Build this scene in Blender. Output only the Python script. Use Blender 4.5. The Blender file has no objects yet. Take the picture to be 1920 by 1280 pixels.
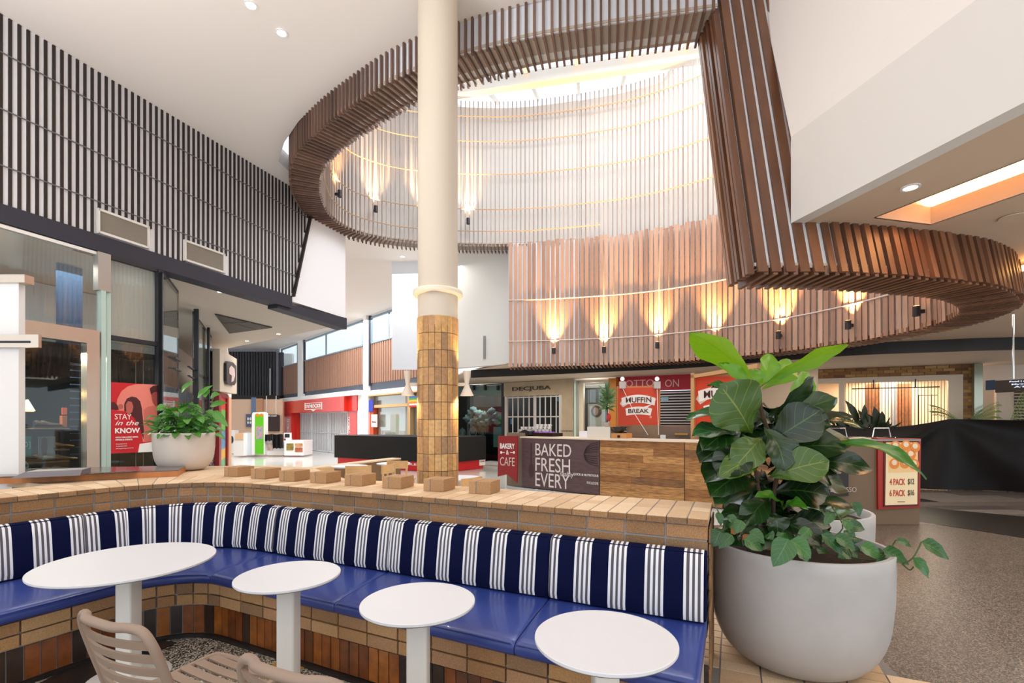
import bpy, bmesh, math, random
from mathutils import Vector, Matrix
random.seed(7)
S = bpy.context.scene
C = S.collection
# ------------------------------------------------------------------ camera, world, exposure
HC, FPX, CX, HY = 1.6, 900.0, 960.0, 790.0      # eye height, focal length in px, principal column, horizon row (1920x1280)
cam = bpy.data.cameras.new('camera'); camo = bpy.data.objects.new('camera', cam); C.objects.link(camo)
camo.location = (0, 0, HC); camo.rotation_euler = (math.radians(90), 0, 0)
cam.sensor_width = 36; cam.lens = FPX / 1920 * 36; cam.shift_y = (HY - 640) / 1920
cam.clip_start = 0.05; cam.clip_end = 200
S.camera = camo
S.view_settings.view_transform = 'Standard'; S.view_settings.look = 'None'
S.view_settings.gamma = 1; S.view_settings.use_curve_mapping = False
S.view_settings.exposure = 0.0
W = bpy.data.worlds.new('world'); S.world = W; W.use_nodes = True
bg = W.node_tree.nodes['Background']; bg.inputs[0].default_value = (0.86, 0.93, 1.0, 1); bg.inputs[1].default_value = 1.85
try:
    S.cycles.use_denoising = True
    S.cycles.max_bounces = 7; S.cycles.diffuse_bounces = 5; S.cycles.glossy_bounces = 3
    S.cycles.transparent_max_bounces = 10; S.cycles.caustics_reflective = False; S.cycles.caustics_refractive = False
    S.cycles.sample_clamp_indirect = 4
except Exception: pass

def light(kind, loc, power, color, rot=(0, 0, 0), size=0.2, size_y=None, spot=None, blend=0.6, name='lamp_light', parent=None):
    l = bpy.data.lights.new(name, kind); l.energy = power; l.color = color
    if kind == 'AREA':
        l.shape = 'RECTANGLE' if size_y else 'DISK'; l.size = size
        if size_y: l.size_y = size_y
    elif kind == 'SPOT':
        l.spot_size = math.radians(spot); l.spot_blend = blend; l.shadow_soft_size = size
    else: l.shadow_soft_size = size
    o = bpy.data.objects.new(name, l); C.objects.link(o); o.location = loc; o.rotation_euler = rot
    if parent is not None:
        o.parent = parent; o.location = Vector(loc) - parent.location
    return o
WARM = (1.0, 0.86, 0.70); HOT = (1.0, 0.55, 0.18); NEUT = (1.0, 0.95, 0.88)
# large soft lights: unseen stand-ins for rows of ceiling downlights, at the ceiling
light('AREA', (-2.6, 2.6, 6.1), 25, NEUT, size=4.5, size_y=3.0, name='ceiling_light')
light('AREA', (1.0, -0.5, 6.1), 25, NEUT, size=6, size_y=3.0, name='ceiling_light')
light('AREA', (-7.5, 19.5, 6.1), 900, (1, .98, .95), size=8, size_y=6.0, name='ceiling_light')
light('AREA', (-3.4, 13.6, 5.95), 110, (1, .98, .95), size=4, size_y=2.5, name='ceiling_light')
light('AREA', (4.6, 2.6, 3.3), 60, WARM, size=2.6, size_y=2.2, name='ceiling_light')
light('AREA', (7.8, 6.2, 3.05), 80, WARM, size=2.2, size_y=3.0, name='ceiling_light')
light('AREA', (2.0, 8.2, 9.6), 450, (0.95, .98, 1.0), size=6, size_y=4.0, name='sky_light')

light('AREA', (-2.2, -1.0, 2.6), 250, (1, .95, .92), rot=(math.radians(180 + 22), 0, 0), size=7, size_y=2.5, name='uplight')  # unseen fill added behind the camera, facing up to brighten the ceiling
light('AREA', (-4.6, 1.2, 2.4), 230, (1, .96, .94), rot=(math.radians(180), 0, 0), size=2.5, size_y=2.5, name='uplight')  # second added fill, out of view, lifting the left part of the ceiling
light('AREA', (1.2, 14.2, 2.9), 90, WARM, size=5, size_y=1.6, rot=(0, 0, -.5), name='shop_row_fill')  # unseen fill added under the soffit to brighten the dress shop row
light('AREA', (7.6, 10.6, 2.95), 60, WARM, size=4, size_y=1.2, rot=(0, 0, -.4), name='shop_row_fill')  # same added fill for the right end of the shop row
# ------------------------------------------------------------------ pixel <-> place helpers
def at(px, py, D): return Vector(((px - CX) / FPX * D, D, HC + (HY - py) / FPX * D))
def zat(px, py, z):
    D = (z - HC) * FPX / (HY - py); return Vector(((px - CX) / FPX * D, D, z))
class VP:                                            # a vertical plane through A along d
    def __init__(s, A, d, away=None):
        s.A = Vector((A[0], A[1])); s.d = Vector((d[0], d[1])).normalized()
        s.n = Vector((s.d.y, -s.d.x))
        if s.n.dot(-s.A) < 0: s.n = -s.n             # towards the eye
    def p2(s, px, off=0):
        A = s.A + s.n * off; u = (px - CX) / FPX
        t = (u * A.y - A.x) / (s.d.x - u * s.d.y); return A + s.d * t
    def p3(s, px, py, off=0):
        q = s.p2(px, off); return Vector((q.x, q.y, HC + (HY - py) / FPX * q.y))
    def z(s, px, py): return s.p3(px, py).z
def thru(a, b): return VP(a, (b[0] - a[0], b[1] - a[1]))

class MB:
    def __init__(s): s.v = []; s.f = []; s.m = []; s.uv = {}
    def add(s, vs, fs, m=0, uvs=None):
        b = len(s.v); s.v += [Vector(v) for v in vs]
        for f in fs: s.f.append([i + b for i in f]); s.m.append(m)
        if uvs:
            for i, u in enumerate(uvs): s.uv[b + i] = u
        return s
    def hexa(s, p, m=0):                             # p: 4 bottom + 4 top
        return s.add(p, [(0, 3, 2, 1), (4, 5, 6, 7), (0, 1, 5, 4), (1, 2, 6, 5), (2, 3, 7, 6), (3, 0, 4, 7)], m)
    def box(s, x0, y0, z0, x1, y1, z1, m=0):
        return s.hexa([(x0, y0, z0), (x1, y0, z0), (x1, y1, z0), (x0, y1, z0), (x0, y0, z1), (x1, y0, z1), (x1, y1, z1), (x0, y1, z1)], m)
    def obox(s, c, sx, sy, z0, z1, rz=0, m=0):       # box centred at c (2D), turned
        ca, sa = math.cos(rz), math.sin(rz); P = []
        for z in (z0, z1):
            for a, b in ((-1, -1), (1, -1), (1, 1), (-1, 1)):
                x, y = a * sx / 2, b * sy / 2; P.append((c[0] + x * ca - y * sa, c[1] + x * sa + y * ca, z))
        return s.hexa(P, m)
    def prism(s, poly, z0, z1, m=0):
        n = len(poly); vs = [(p[0], p[1], z0) for p in poly] + [(p[0], p[1], z1) for p in poly]
        fs = [tuple(range(n - 1, -1, -1)), tuple(range(n, 2 * n))] + [(i, (i + 1) % n, n + (i + 1) % n, n + i) for i in range(n)]
        return s.add(vs, fs, m)
    def ext(s, pts, vec, m=0):                       # polygon in 3D extruded by vec
        n = len(pts); vs = [Vector(p) for p in pts]; vs += [p + Vector(vec) for p in vs]
        fs = [tuple(range(n - 1, -1, -1)), tuple(range(n, 2 * n))] + [(i, (i + 1) % n, n + (i + 1) % n, n + i) for i in range(n)]
        return s.add(vs, fs, m)
    def beam(s, a, b, w, h, up=(0, 0, 1), m=0):      # w across, h along up
        a, b, up = Vector(a), Vector(b), Vector(up); t = (b - a).normalized()
        x = t.cross(up).normalized() * w / 2; y = x.cross(t).normalized() * h / 2
        return s.hexa([a - x - y, a + x - y, a + x + y, a - x + y, b - x - y, b + x - y, b + x + y, b - x + y], m)
    def tube(s, pts, r, seg=8, m=0, closed=False, flat=1.0):
        pts = [Vector(p) for p in pts]; n = len(pts); b = len(s.v); prev = None
        rs = r if isinstance(r, (list, tuple)) else [r] * n
        for i, p in enumerate(pts):
            t = (pts[(i + 1) % n] - pts[i - 1]) if closed else (pts[min(i + 1, n - 1)] - pts[max(i - 1, 0)])
            t.normalize()
            if prev is None: x = t.cross(Vector((0, 0, 1)) if abs(t.z) < .9 else Vector((1, 0, 0))).normalized()
            else: x = (prev - t * prev.dot(t)).normalized()
            prev = x; y = t.cross(x)
            for k in range(seg):
                a = 2 * math.pi * k / seg; s.v.append(p + x * math.cos(a) * rs[i] + y * math.sin(a) * rs[i] * flat)
        for i in range(n if closed else n - 1):
            j = (i + 1) % n
            for k in range(seg):
                l = (k + 1) % seg; s.f.append([b + i * seg + k, b + i * seg + l, b + j * seg + l, b + j * seg + k]); s.m.append(m)
        if not closed:
            s.f.append([b + k for k in range(seg - 1, -1, -1)]); s.m.append(m)
            s.f.append([b + (n - 1) * seg + k for k in range(seg)]); s.m.append(m)
        return s
    def lathe(s, prof, c=(0, 0, 0), seg=32, m=0, cap=True):
        b = len(s.v); n = len(prof)
        for r, z in prof:
            for k in range(seg):
                a = 2 * math.pi * k / seg; s.v.append(Vector((c[0] + r * math.cos(a), c[1] + r * math.sin(a), c[2] + z)))
        for i in range(n - 1):
            for k in range(seg):
                l = (k + 1) % seg; s.f.append([b + i * seg + k, b + i * seg + l, b + (i + 1) * seg + l, b + (i + 1) * seg + k]); s.m.append(m)
        if cap:
            s.f.append([b + k for k in range(seg - 1, -1, -1)]); s.m.append(m)
            s.f.append([b + (n - 1) * seg + k for k in range(seg)]); s.m.append(m)
        return s
    def cyl(s, c, r, z0, z1, seg=20, m=0): return s.lathe([(r, z0), (r, z1)], (c[0], c[1], 0), seg, m)
    def ball(s, c, rx, ry=None, rz=None, m=0, seg=12, rings=8, rot=0):
        ry = ry or rx; rz = rz or rx; b = len(s.v); ca, sa = math.cos(rot), math.sin(rot)
        for i in range(1, rings):
            th = math.pi * i / rings
            for k in range(seg):
                a = 2 * math.pi * k / seg; x, y = rx * math.sin(th) * math.cos(a), ry * math.sin(th) * math.sin(a)
                s.v.append(Vector((c[0] + x * ca - y * sa, c[1] + x * sa + y * ca, c[2] - rz * math.cos(th))))
        for i in range(rings - 2):
            for k in range(seg):
                l = (k + 1) % seg; s.f.append([b + i * seg + k, b + i * seg + l, b + (i + 1) * seg + l, b + (i + 1) * seg + k]); s.m.append(m)
        s.v.append(Vector((c[0], c[1], c[2] - rz))); s.v.append(Vector((c[0], c[1], c[2] + rz))); q = len(s.v)
        for k in range(seg):
            l = (k + 1) % seg
            s.f.append([q - 2, b + l, b + k]); s.m.append(m)
            s.f.append([q - 1, b + (rings - 2) * seg + k, b + (rings - 2) * seg + l]); s.m.append(m)
        return s
    # on a vertical plane, in photo coordinates
    def rect(s, pl, x0, x1, yt, yb, off=0, th=.02, m=0):
        xm = (x0 + x1) / 2; zt, zb = pl.p3(xm, yt, off).z, pl.p3(xm, yb, off).z
        return s.wz(pl, x0, x1, zb, zt, off, th, m)
    def wz(s, pl, x0, x1, z0, z1, off=0, th=.02, m=0):
        a, b = pl.p2(x0, off + th), pl.p2(x1, off + th); n = pl.n * th
        return s.hexa([(a.x, a.y, z0), (b.x, b.y, z0), (b.x - n.x, b.y - n.y, z0), (a.x - n.x, a.y - n.y, z0),
                       (a.x, a.y, z1), (b.x, b.y, z1), (b.x - n.x, b.y - n.y, z1), (a.x - n.x, a.y - n.y, z1)], m)
    def poly(s, pl, pts, off=0, th=.004, m=0):
        return s.ext([pl.p3(x, y, off + th) for x, y in pts], (-pl.n.x * th, -pl.n.y * th, 0), m)
    def disc(s, pl, cx, cy, rx, ry, off=0, th=.004, m=0, n=20):
        return s.poly(pl, [(cx + rx * math.cos(a * 2 * math.pi / n), cy + ry * math.sin(a * 2 * math.pi / n)) for a in range(n)], off, th, m)

def wmat(o):
    m = Matrix.Translation(o.location) @ Matrix.Rotation(o.rotation_euler[2], 4, 'Z')
    return (wmat(o.parent) @ m) if o.parent else m
def build(name, mb, mats, parent=None, smooth=False, local=False, recalc=True, bevel=0, angle=35):
    if not isinstance(mats, (list, tuple)): mats = [mats]
    me = bpy.data.meshes.new(name); o = bpy.data.objects.new(name, me); C.objects.link(o)
    vs = [Vector(v) for v in mb.v]
    if parent is not None:
        o.parent = parent
        if not local:
            inv = wmat(parent).inverted(); vs = [inv @ v for v in vs]
    elif not local:
        xs = [v.x for v in vs]; ys = [v.y for v in vs]; zs = [v.z for v in vs]
        c = Vector(((min(xs) + max(xs)) / 2, (min(ys) + max(ys)) / 2, min(zs))); o.location = c; vs = [v - c for v in vs]
    me.from_pydata([tuple(v) for v in vs], [], mb.f)
    for m in mats: me.materials.append(m)
    for p, i in zip(me.polygons, mb.m): p.material_index = min(i, len(mats) - 1)
    if mb.uv:
        uvl = me.uv_layers.new(name='UVMap')
        for lp in me.loops: uvl.data[lp.index].uv = mb.uv.get(lp.vertex_index, (0, 0))
    if recalc:
        bm = bmesh.new(); bm.from_mesh(me); bmesh.ops.recalc_face_normals(bm, faces=bm.faces); bm.to_mesh(me); bm.free()
    if smooth:
        for p in me.polygons: p.use_smooth = True
        try: me.set_sharp_from_angle(angle=math.radians(angle))
        except Exception: pass
    if bevel:
        md = o.modifiers.new('bevel', 'BEVEL'); md.width = bevel; md.segments = 2; md.limit_method = 'ANGLE'
    return o
def tag(o, label, cat, group=None, kind=None):
    o['label'] = label; o['category'] = cat
    if group: o['group'] = group
    if kind: o['kind'] = kind
    return o
def thing(name, label, cat, loc=(0, 0, 0), rz=0, group=None):
    o = bpy.data.objects.new(name, None); C.objects.link(o); o.location = loc; o.rotation_euler = (0, 0, rz)
    o.empty_display_size = .1
    return tag(o, label, cat, group)
def struct(name, mb, mats, **k):
    o = build(name, mb, mats, **k); o['kind'] = 'structure'; return o
def kids(o): return [c for c in bpy.data.objects if c.parent == o]
def dup(root, loc, rz=None, label=None):
    def cp(o, par):
        c = o.copy(); C.objects.link(c)
        if par is not None: c.parent = par
        for k in kids(o): cp(k, c)
        return c
    r = cp(root, None); r.location = loc
    if rz is not None: r.rotation_euler = (0, 0, rz)
    if label: r['label'] = label
    return r
def text3(txt, a, b, h, n, mat, parent, name='lettering', bold=0.0, ext=.004, align='fit', shear=0, label=None):
    """writing from point a to point b (baseline ends), letter height h, facing n (2D)"""
    cu = bpy.data.curves.new('t', 'FONT'); cu.body = txt; cu.extrude = 0.5 * ext; cu.offset = bold; cu.shear = shear; cu.resolution_u = 3
    to = bpy.data.objects.new('t', cu); C.objects.link(to)
    dg = bpy.context.evaluated_depsgraph_get(); me = bpy.data.meshes.new_from_object(to.evaluated_get(dg))
    bpy.data.objects.remove(to)
    xs = [v.co.x for v in me.vertices]; ys = [v.co.y for v in me.vertices]
    x0, x1, y0, y1 = min(xs), max(xs), min(ys), max(ys); a, b = Vector(a), Vector(b); d = b - a; dn = d.normalized(); up = Vector((0, 0, 1))
    mb = MB(); sx = d.length / (x1 - x0); sy = h / (y1 - y0); nn = Vector((n[0], n[1], 0)); zm = max(v.co.z for v in me.vertices) or 1
    mb.v = [a + dn * (v.co.x - x0) * sx + up * (v.co.y - y0) * sy + nn * (ext * .5 * (1 + v.co.z / zm)) for v in me.vertices]
    mb.f = [list(p.vertices) for p in me.polygons]; mb.m = [0] * len(mb.f)
    bpy.data.meshes.remove(me)
    o = build(name, mb, mat, parent)
    if label: o['label'] = label
    return o
def text(pl, txt, x0, x1, yt, yb, off, mat, parent, name='lettering', bold=0.0, ext=.004, shear=0):
    a, b = pl.p3(x0, yb, off), pl.p3(x1, yb, off)
    xm = (x0 + x1) / 2; h = pl.p3(xm, yt, off).z - pl.p3(xm, yb, off).z
    z = pl.p3(xm, yb, off).z; a.z = b.z = z
    return text3(txt, a, b, h, pl.n, mat, parent, name, bold, ext, shear=shear)

# ------------------------------------------------------------------ materials
def L(c):
    return tuple(((x / 255) / 12.92 if x <= 10 else ((x / 255 + .055) / 1.055) ** 2.4) for x in c) + (1,)
MATS = {}
def mat(name, col, rough=.6, metal=0, noise=0, nscale=8, bump=0, bscale=40, emit=0, spec=.5, coat=0, col2=None, stretch=None, ecol=None):
    if name in MATS: return MATS[name]
    m = bpy.data.materials.new(name); m.use_nodes = True; nt = m.node_tree; b = nt.nodes['Principled BSDF']; N, K = nt.nodes.new, nt.links.new
    c = L(col); b.inputs['Base Color'].default_value = c; b.inputs['Roughness'].default_value = rough; b.inputs['Metallic'].default_value = metal
    b.inputs['Specular IOR Level'].default_value = spec; b.inputs['Coat Weight'].default_value = coat
    if emit: b.inputs['Emission Color'].default_value = L(ecol) if ecol else c; b.inputs['Emission Strength'].default_value = emit
    tc = N('ShaderNodeTexCoord')
    src = tc.outputs['Object']
    if stretch:
        mp = N('ShaderNodeMapping'); mp.inputs['Scale'].default_value = stretch; K(src, mp.inputs[0]); src = mp.outputs[0]
    if noise or col2:
        n = N('ShaderNodeTexNoise'); n.inputs['Scale'].default_value = nscale; n.inputs['Detail'].default_value = 5; K(src, n.inputs['Vector'])
        r = N('ShaderNodeValToRGB'); c2 = L(col2) if col2 else tuple(x * (1 - noise) for x in c[:3]) + (1,)
        r.color_ramp.elements[0].color = c2; r.color_ramp.elements[1].color = c
        r.color_ramp.elements[0].position = .35; r.color_ramp.elements[1].position = .65
        K(n.outputs['Fac'], r.inputs[0]); K(r.outputs[0], b.inputs['Base Color'])
    if bump:
        n = N('ShaderNodeTexNoise'); n.inputs['Scale'].default_value = bscale; n.inputs['Detail'].default_value = 4; K(src, n.inputs['Vector'])
        bp = N('ShaderNodeBump'); bp.inputs['Strength'].default_value = bump; bp.inputs['Distance'].default_value = .01
        K(n.outputs['Fac'], bp.inputs['Height']); K(bp.outputs[0], b.inputs['Normal'])
    MATS[name] = m; return m
def imat(name, cols, rough=.7, speck=0, sscale=60, bump=0, coat=0, stretch=None, grain=None, emit=0):
    """colour differs from piece to piece (random per island), optional speckle or grain"""
    m = bpy.data.materials.new(name); m.use_nodes = True; nt = m.node_tree; b = nt.nodes['Principled BSDF']; N, K = nt.nodes.new, nt.links.new
    g = N('ShaderNodeNewGeometry'); r = N('ShaderNodeValToRGB'); r.color_ramp.interpolation = 'CONSTANT'
    n = len(cols); e = r.color_ramp.elements
    while len(e) < n: e.new(.5)
    for i, c in enumerate(cols): e[i].position = i / n; e[i].color = L(c)
    K(g.outputs['Random Per Island'], r.inputs[0]); out = r.outputs[0]
    b.inputs['Roughness'].default_value = rough; b.inputs['Coat Weight'].default_value = coat
    tc = N('ShaderNodeTexCoord'); src = tc.outputs['Object']
    if stretch:
        mp = N('ShaderNodeMapping'); mp.inputs['Scale'].default_value = stretch; K(src, mp.inputs[0]); src = mp.outputs[0]
    if speck:
        t = N('ShaderNodeTexNoise'); t.inputs['Scale'].default_value = sscale; t.inputs['Detail'].default_value = 3; K(src, t.inputs['Vector'])
        mr = N('ShaderNodeMapRange'); mr.inputs[1].default_value = .3; mr.inputs[2].default_value = .7; mr.inputs[3].default_value = 1 - speck; mr.inputs[4].default_value = 1 + speck * .6
        K(t.outputs['Fac'], mr.inputs[0]); mx = N('ShaderNodeVectorMath'); mx.operation = 'SCALE'; K(out, mx.inputs[0]); K(mr.outputs[0], mx.inputs['Scale']); out = mx.outputs[0]
        if bump:
            bp = N('ShaderNodeBump'); bp.inputs['Strength'].default_value = bump; bp.inputs['Distance'].default_value = .004
            K(t.outputs['Fac'], bp.inputs['Height']); K(bp.outputs[0], b.inputs['Normal'])
    K(out, b.inputs['Base Color'])
    return m
def glassmat(name, tint=(246, 250, 249), refl=.12):
    m = bpy.data.materials.new(name); m.use_nodes = True; nt = m.node_tree; nt.nodes.clear(); N, K = nt.nodes.new, nt.links.new
    o = N('ShaderNodeOutputMaterial'); mx = N('ShaderNodeMixShader'); t = N('ShaderNodeBsdfTransparent'); t.inputs[0].default_value = L(tint)
    g = N('ShaderNodeBsdfGlossy'); g.inputs['Roughness'].default_value = .02; f = N('ShaderNodeLayerWeight'); f.inputs[0].default_value = .1
    mt = N('ShaderNodeMath'); mt.operation = 'ADD'; mt.inputs[1].default_value = refl - .06; mt.use_clamp = True
    K(f.outputs[1], mt.inputs[0]); K(mt.outputs[0], mx.inputs[0]); K(t.outputs[0], mx.inputs[1]); K(g.outputs[0], mx.inputs[2]); K(mx.outputs[0], o.inputs[0])
    return m
def speckmat(name, cols, scale, rough=.35, mid=None):
    m = bpy.data.materials.new(name); m.use_nodes = True; nt = m.node_tree; b = nt.nodes['Principled BSDF']; N, K = nt.nodes.new, nt.links.new
    tc = N('ShaderNodeTexCoord'); v = N('ShaderNodeTexVoronoi'); v.inputs['Scale'].default_value = scale; K(tc.outputs['Object'], v.inputs['Vector'])
    sp = N('ShaderNodeSeparateColor'); K(v.outputs['Color'], sp.inputs[0])
    r = N('ShaderNodeValToRGB'); r.color_ramp.interpolation = 'CONSTANT'; e = r.color_ramp.elements
    while len(e) < len(cols): e.new(.5)
    for i, c in enumerate(cols): e[i].position = i / len(cols); e[i].color = L(c)
    K(sp.outputs[0], r.inputs[0]); K(r.outputs[0], b.inputs['Base Color']); b.inputs['Roughness'].default_value = rough
    return m
white = mat('white_plaster', (226, 220, 214), .8)
ceilm = mat('ceiling_paint', (238, 230, 224), .85)
coolw = mat('cool_white_paint', (236, 236, 240), .8)
black = mat('black_metal', (34, 34, 40), .45)
dark = mat('near_black', (14, 14, 15), .5)
bandm = mat('charcoal_band', (44, 44, 56), .6)
brownband = mat('black_brown_band', (17, 13, 12), .6)
steel = mat('brushed_steel', (206, 190, 174), .3, .8, bump=.1, bscale=90, stretch=(1, 1, .05))
chrome = mat('chrome', (215, 215, 215), .15, 1)
darkslat = mat('dark_slat', (44, 34, 31), .55, noise=.3, nscale=6, stretch=(1, 1, .1))
railm = mat('rail_metal', (120, 110, 105), .4, .6)
slat_bronze = imat('drum_slat', [(112, 84, 70), (100, 74, 62), (124, 94, 80)], .5, .15, 12, stretch=(1, 1, .08))
slat_thin = imat('thin_slat', [(156, 138, 128), (146, 128, 118), (166, 148, 138)], .5)
wood_slat = imat('wood_batten', [(176, 136, 114), (166, 127, 106), (184, 145, 122), (158, 120, 100), (190, 152, 130)], .5, .22, 9, stretch=(1, 1, .06))
wood_dark = imat('ring_batten', [(126, 84, 58), (112, 74, 52), (138, 94, 66), (104, 68, 48)], .42, .25, 9, stretch=(1, 1, .08))
glass = glassmat('clear_glass')
glassd = glassmat('dim_glass', (206, 216, 216), .08)
tealglass = mat('teal_glass', (184, 206, 198), .15, spec=.8)
lampglow = mat('lamp_glow', (255, 236, 205), .5, emit=14)
warmglow = mat('warm_glow', (255, 190, 110), .5, emit=9)
redm = mat('gloss_red', (218, 44, 28), .25, coat=.3)
whitegloss = mat('white_gloss', (240, 240, 240), .25)
paper = mat('white_letter', (245, 242, 238), .6)
# ================================================================== STRUCTURE
PL = VP((-5.73, 6), (.36, 1))                 # left shopfront wall
PL2 = VP((-5.27, 7.28), (-.495, 1))           # shopfront that turns away to the left
PC = VP((-10.4, 26), (-.9, 1))                # far wall with high windows
PD = thru((-.29, 16.6), (1.92, 15.04))        # dress shop front
PR = thru((8.36, 13.2), (11.4, 11.85))       # brick shop front
ZC, ZLOW, ZHI, ZR = 6.3, 2.95, 5.9, 3.42

def catmull(P, n=8, closed=True):
    out = []; N = len(P)
    rng = range(N) if closed else range(N - 1)
    for i in rng:
        g = (lambda k: P[k % N]) if closed else (lambda k: P[min(max(k, 0), N - 1)])
        a, b, c, d = (Vector(g(i + k)) for k in (-1, 0, 1, 2))
        for j in range(n):
            t = j / n
            out.append(.5 * ((2 * b) + (c - a) * t + (2 * a - 5 * b + 4 * c - d) * t * t + (3 * b - a - 3 * c + d) * t ** 3))
    if not closed: out.append(Vector(P[-1]))
    return out
# inner line of the oval drum at z = 2.95; third value = how far the wall leans away per metre of height
RING = [(2.16, 4.74, .24), (1.4, 5.5, .06), (.75, 5.72, .01), (.2, 5.87, 0), (-.63, 6.15, 0), (-1.25, 6.46, 0), (-1.85, 6.88, 0), (-2.55, 7.44, 0),
        (-3.14, 8.05, 0), (-3.55, 8.7, 0), (-3.78, 9.4, 0), (-3.85, 10.1, 0), (-3.6, 10.8, 0), (-2.9, 11.35, 0), (-2, 11.6, 0), (-.9, 11.72, 0),
        (.3, 11.7, 0), (1.6, 11.45, 0), (2.77, 11.1, 0), (3.76, 10.55, 0), (4.6, 9.85, 0), (5.25, 9.0, 0), (5.68, 8.05, 0), (5.86, 7.1, .02),
        (5.75, 6.35, .05), (5.4, 5.75, .12), (4.71, 5.21, .2), (3.97, 4.96, .25), (3.01, 4.77, .26)]
# the near low part and the raised part are separate curves (they meet at the tall end)
lowpts = catmull([Vector(p) for p in RING[17:] + [(2.16, 4.74, .25)]], 10, False)
hipts = catmull([Vector((x, y, 0)) for x, y in [(2.23, 5.47), (1.4, 5.62), (.75, 5.75), (.2, 5.88), (-.63, 6.16), (-1.25, 6.46), (-1.85, 6.88), (-2.55, 7.44),
        (-3.14, 8.05), (-3.5, 8.7), (-3.72, 9.4), (-3.8, 10.1), (-3.6, 10.8), (-2.9, 11.35), (-2, 11.6), (-.9, 11.72), (.3, 11.7), (1.6, 11.45)]], 10, False)
class Curve:
    def __init__(s, P):
        s.P = P; s.S = [0]
        for a, b in zip(P, P[1:]): s.S.append(s.S[-1] + (Vector(b[:2]) - Vector(a[:2])).length)
        s.L = s.S[-1]
    def at(s, q, z=ZLOW, off=0):
        q = min(max(q, 0), s.L - 1e-6); i = 0
        lo, hi = 0, len(s.S) - 1
        while hi - lo > 1:
            m = (lo + hi) // 2
            if s.S[m] <= q: lo = m
            else: hi = m
        a, b = s.P[lo], s.P[lo + 1]; t = (q - s.S[lo]) / max(1e-9, s.S[lo + 1] - s.S[lo]); p = a + (b - a) * t
        T = Vector((b[0] - a[0], b[1] - a[1])).normalized(); N = Vector((T.y, -T.x))          # right-hand side
        # smoothed tangent
        a2, b2 = s.P[max(lo - 1, 0)], s.P[min(lo + 2, len(s.P) - 1)]; T = Vector((b2[0] - a2[0], b2[1] - a2[1])).normalized(); N = Vector((T.y, -T.x))
        k = p[2] if len(p) > 2 else 0
        return Vector((p[0] + N.x * off, p[1] + N.y * off + k * (z - ZLOW), z)), Vector((T.x, T.y, 0)), Vector((N.x, N.y, 0))
    def at_px(s, px, off=0, far=False):
        best = None; n = int(s.L / .02)
        for i in range(n):
            p = s.at(i * .02, off=off)[0]; e = abs(CX + FPX * p.x / p.y - px)
            if e < 4 and (best is None or (p.y > best[1] if far else e < best[2])): best = (i * .02, p.y, e)
        return best[0] if best else 0
low, hi = Curve(lowpts), Curve(hipts)
# orientation: low runs far->right->near (clockwise seen from above?), hi runs near->left->far: both keep the drum centre on the same side
cen = Vector((1, 8.2, 0))
def side(cv):
    p, T, N = cv.at(cv.L / 2); return 1 if N.dot(cen - p) > 0 else -1
SI_L, SI_H = side(low), side(hi)              # sign of N pointing INTO the drum
def ribbon(cv, s0, s1, z0, z1, off0, off1=None, step=.12, th=None, mb=None):
    """vertical wall along curve"""
    mb = mb or MB(); n = max(2, int((s1 - s0) / step)); off1 = off0 if off1 is None else off1
    rows = []
    for i in range(n + 1):
        s = s0 + (s1 - s0) * i / n; rows.append((cv.at(s, z0, off0)[0], cv.at(s, z1, off0)[0], cv.at(s, z0, off1)[0], cv.at(s, z1, off1)[0]))
    vs = [p for r in rows for p in r]; fs = []
    for i in range(n):
        a, b = i * 4, i * 4 + 4
        fs.append((a, b, b + 1, a + 1))
        if off1 != off0: fs += [(a + 2, a + 3, b + 3, b + 2), (a, a + 2, b + 2, b), (a + 1, b + 1, b + 3, a + 3)]
    if off1 != off0: e = n * 4; fs += [(0, 1, 3, 2), (e, e + 2, e + 3, e + 1)]
    return mb.add(vs, fs)
def slats(cv, s0, s1, z0, z1, off, pitch, w, d, mb=None, jit=0, jz=0, jd=0):
    mb = mb or MB(); n = int((s1 - s0) / pitch); pitch = (s1 - s0) / n
    for i in range(n):
        s = s0 + (i + .5) * pitch + random.uniform(-jit, jit); zz1 = z1 + random.uniform(-jz, jz); dd = d + random.uniform(-jd, jd)
        P = []
        for z in (z0, zz1):
            p, T, N = cv.at(s, z, off); x = T * w / 2; y = N * (dd * (1 if off >= 0 else -1))
            P += [p - x, p + x, p + x + y, p - x + y]
        mb.hexa(P)
    return mb
THK = .46
zD = 9.3
# the drum wall (white backing), inside skin and outer box
oi = -SI_H; ol = -SI_L                        # outward signs
w_ = MB()
ribbon(hi, 0, hi.L, ZHI + .03, zD, oi * .06, oi * .16, mb=w_)
s_tall = low.L                                 # end of low curve = tall near end
ribbon(low, 0, low.L, ZLOW + .03, zD, ol * .08, ol * .16, mb=w_)
struct('wall_drum', w_, mat('drum_white', (232, 229, 224), .8), recalc=False)
# lower drum wall behind the left far section: fascia pieces between ring and ceiling (outer backing)
w_ = MB()
s_hi_end = hi.at_px(956, far=True)
ribbon(hi, 0, s_hi_end, ZHI + .03, ZC + .35, oi * (THK - .03), oi * (THK - .01), mb=w_)
ribbon(low, 0, low.L - .0, ZLOW + .03, ZR + .1, ol * (THK - .02), ol * (THK - .005), mb=w_)
# tall near corner backing: outer face up to ceiling, end face
sT = low.L - .62
ribbon(low, sT, low.L, ZR, ZC + .1, ol * (THK - .02), ol * (THK - .005), mb=w_)
struct('wall_ring_backing', w_, coolw, recalc=False)
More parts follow.
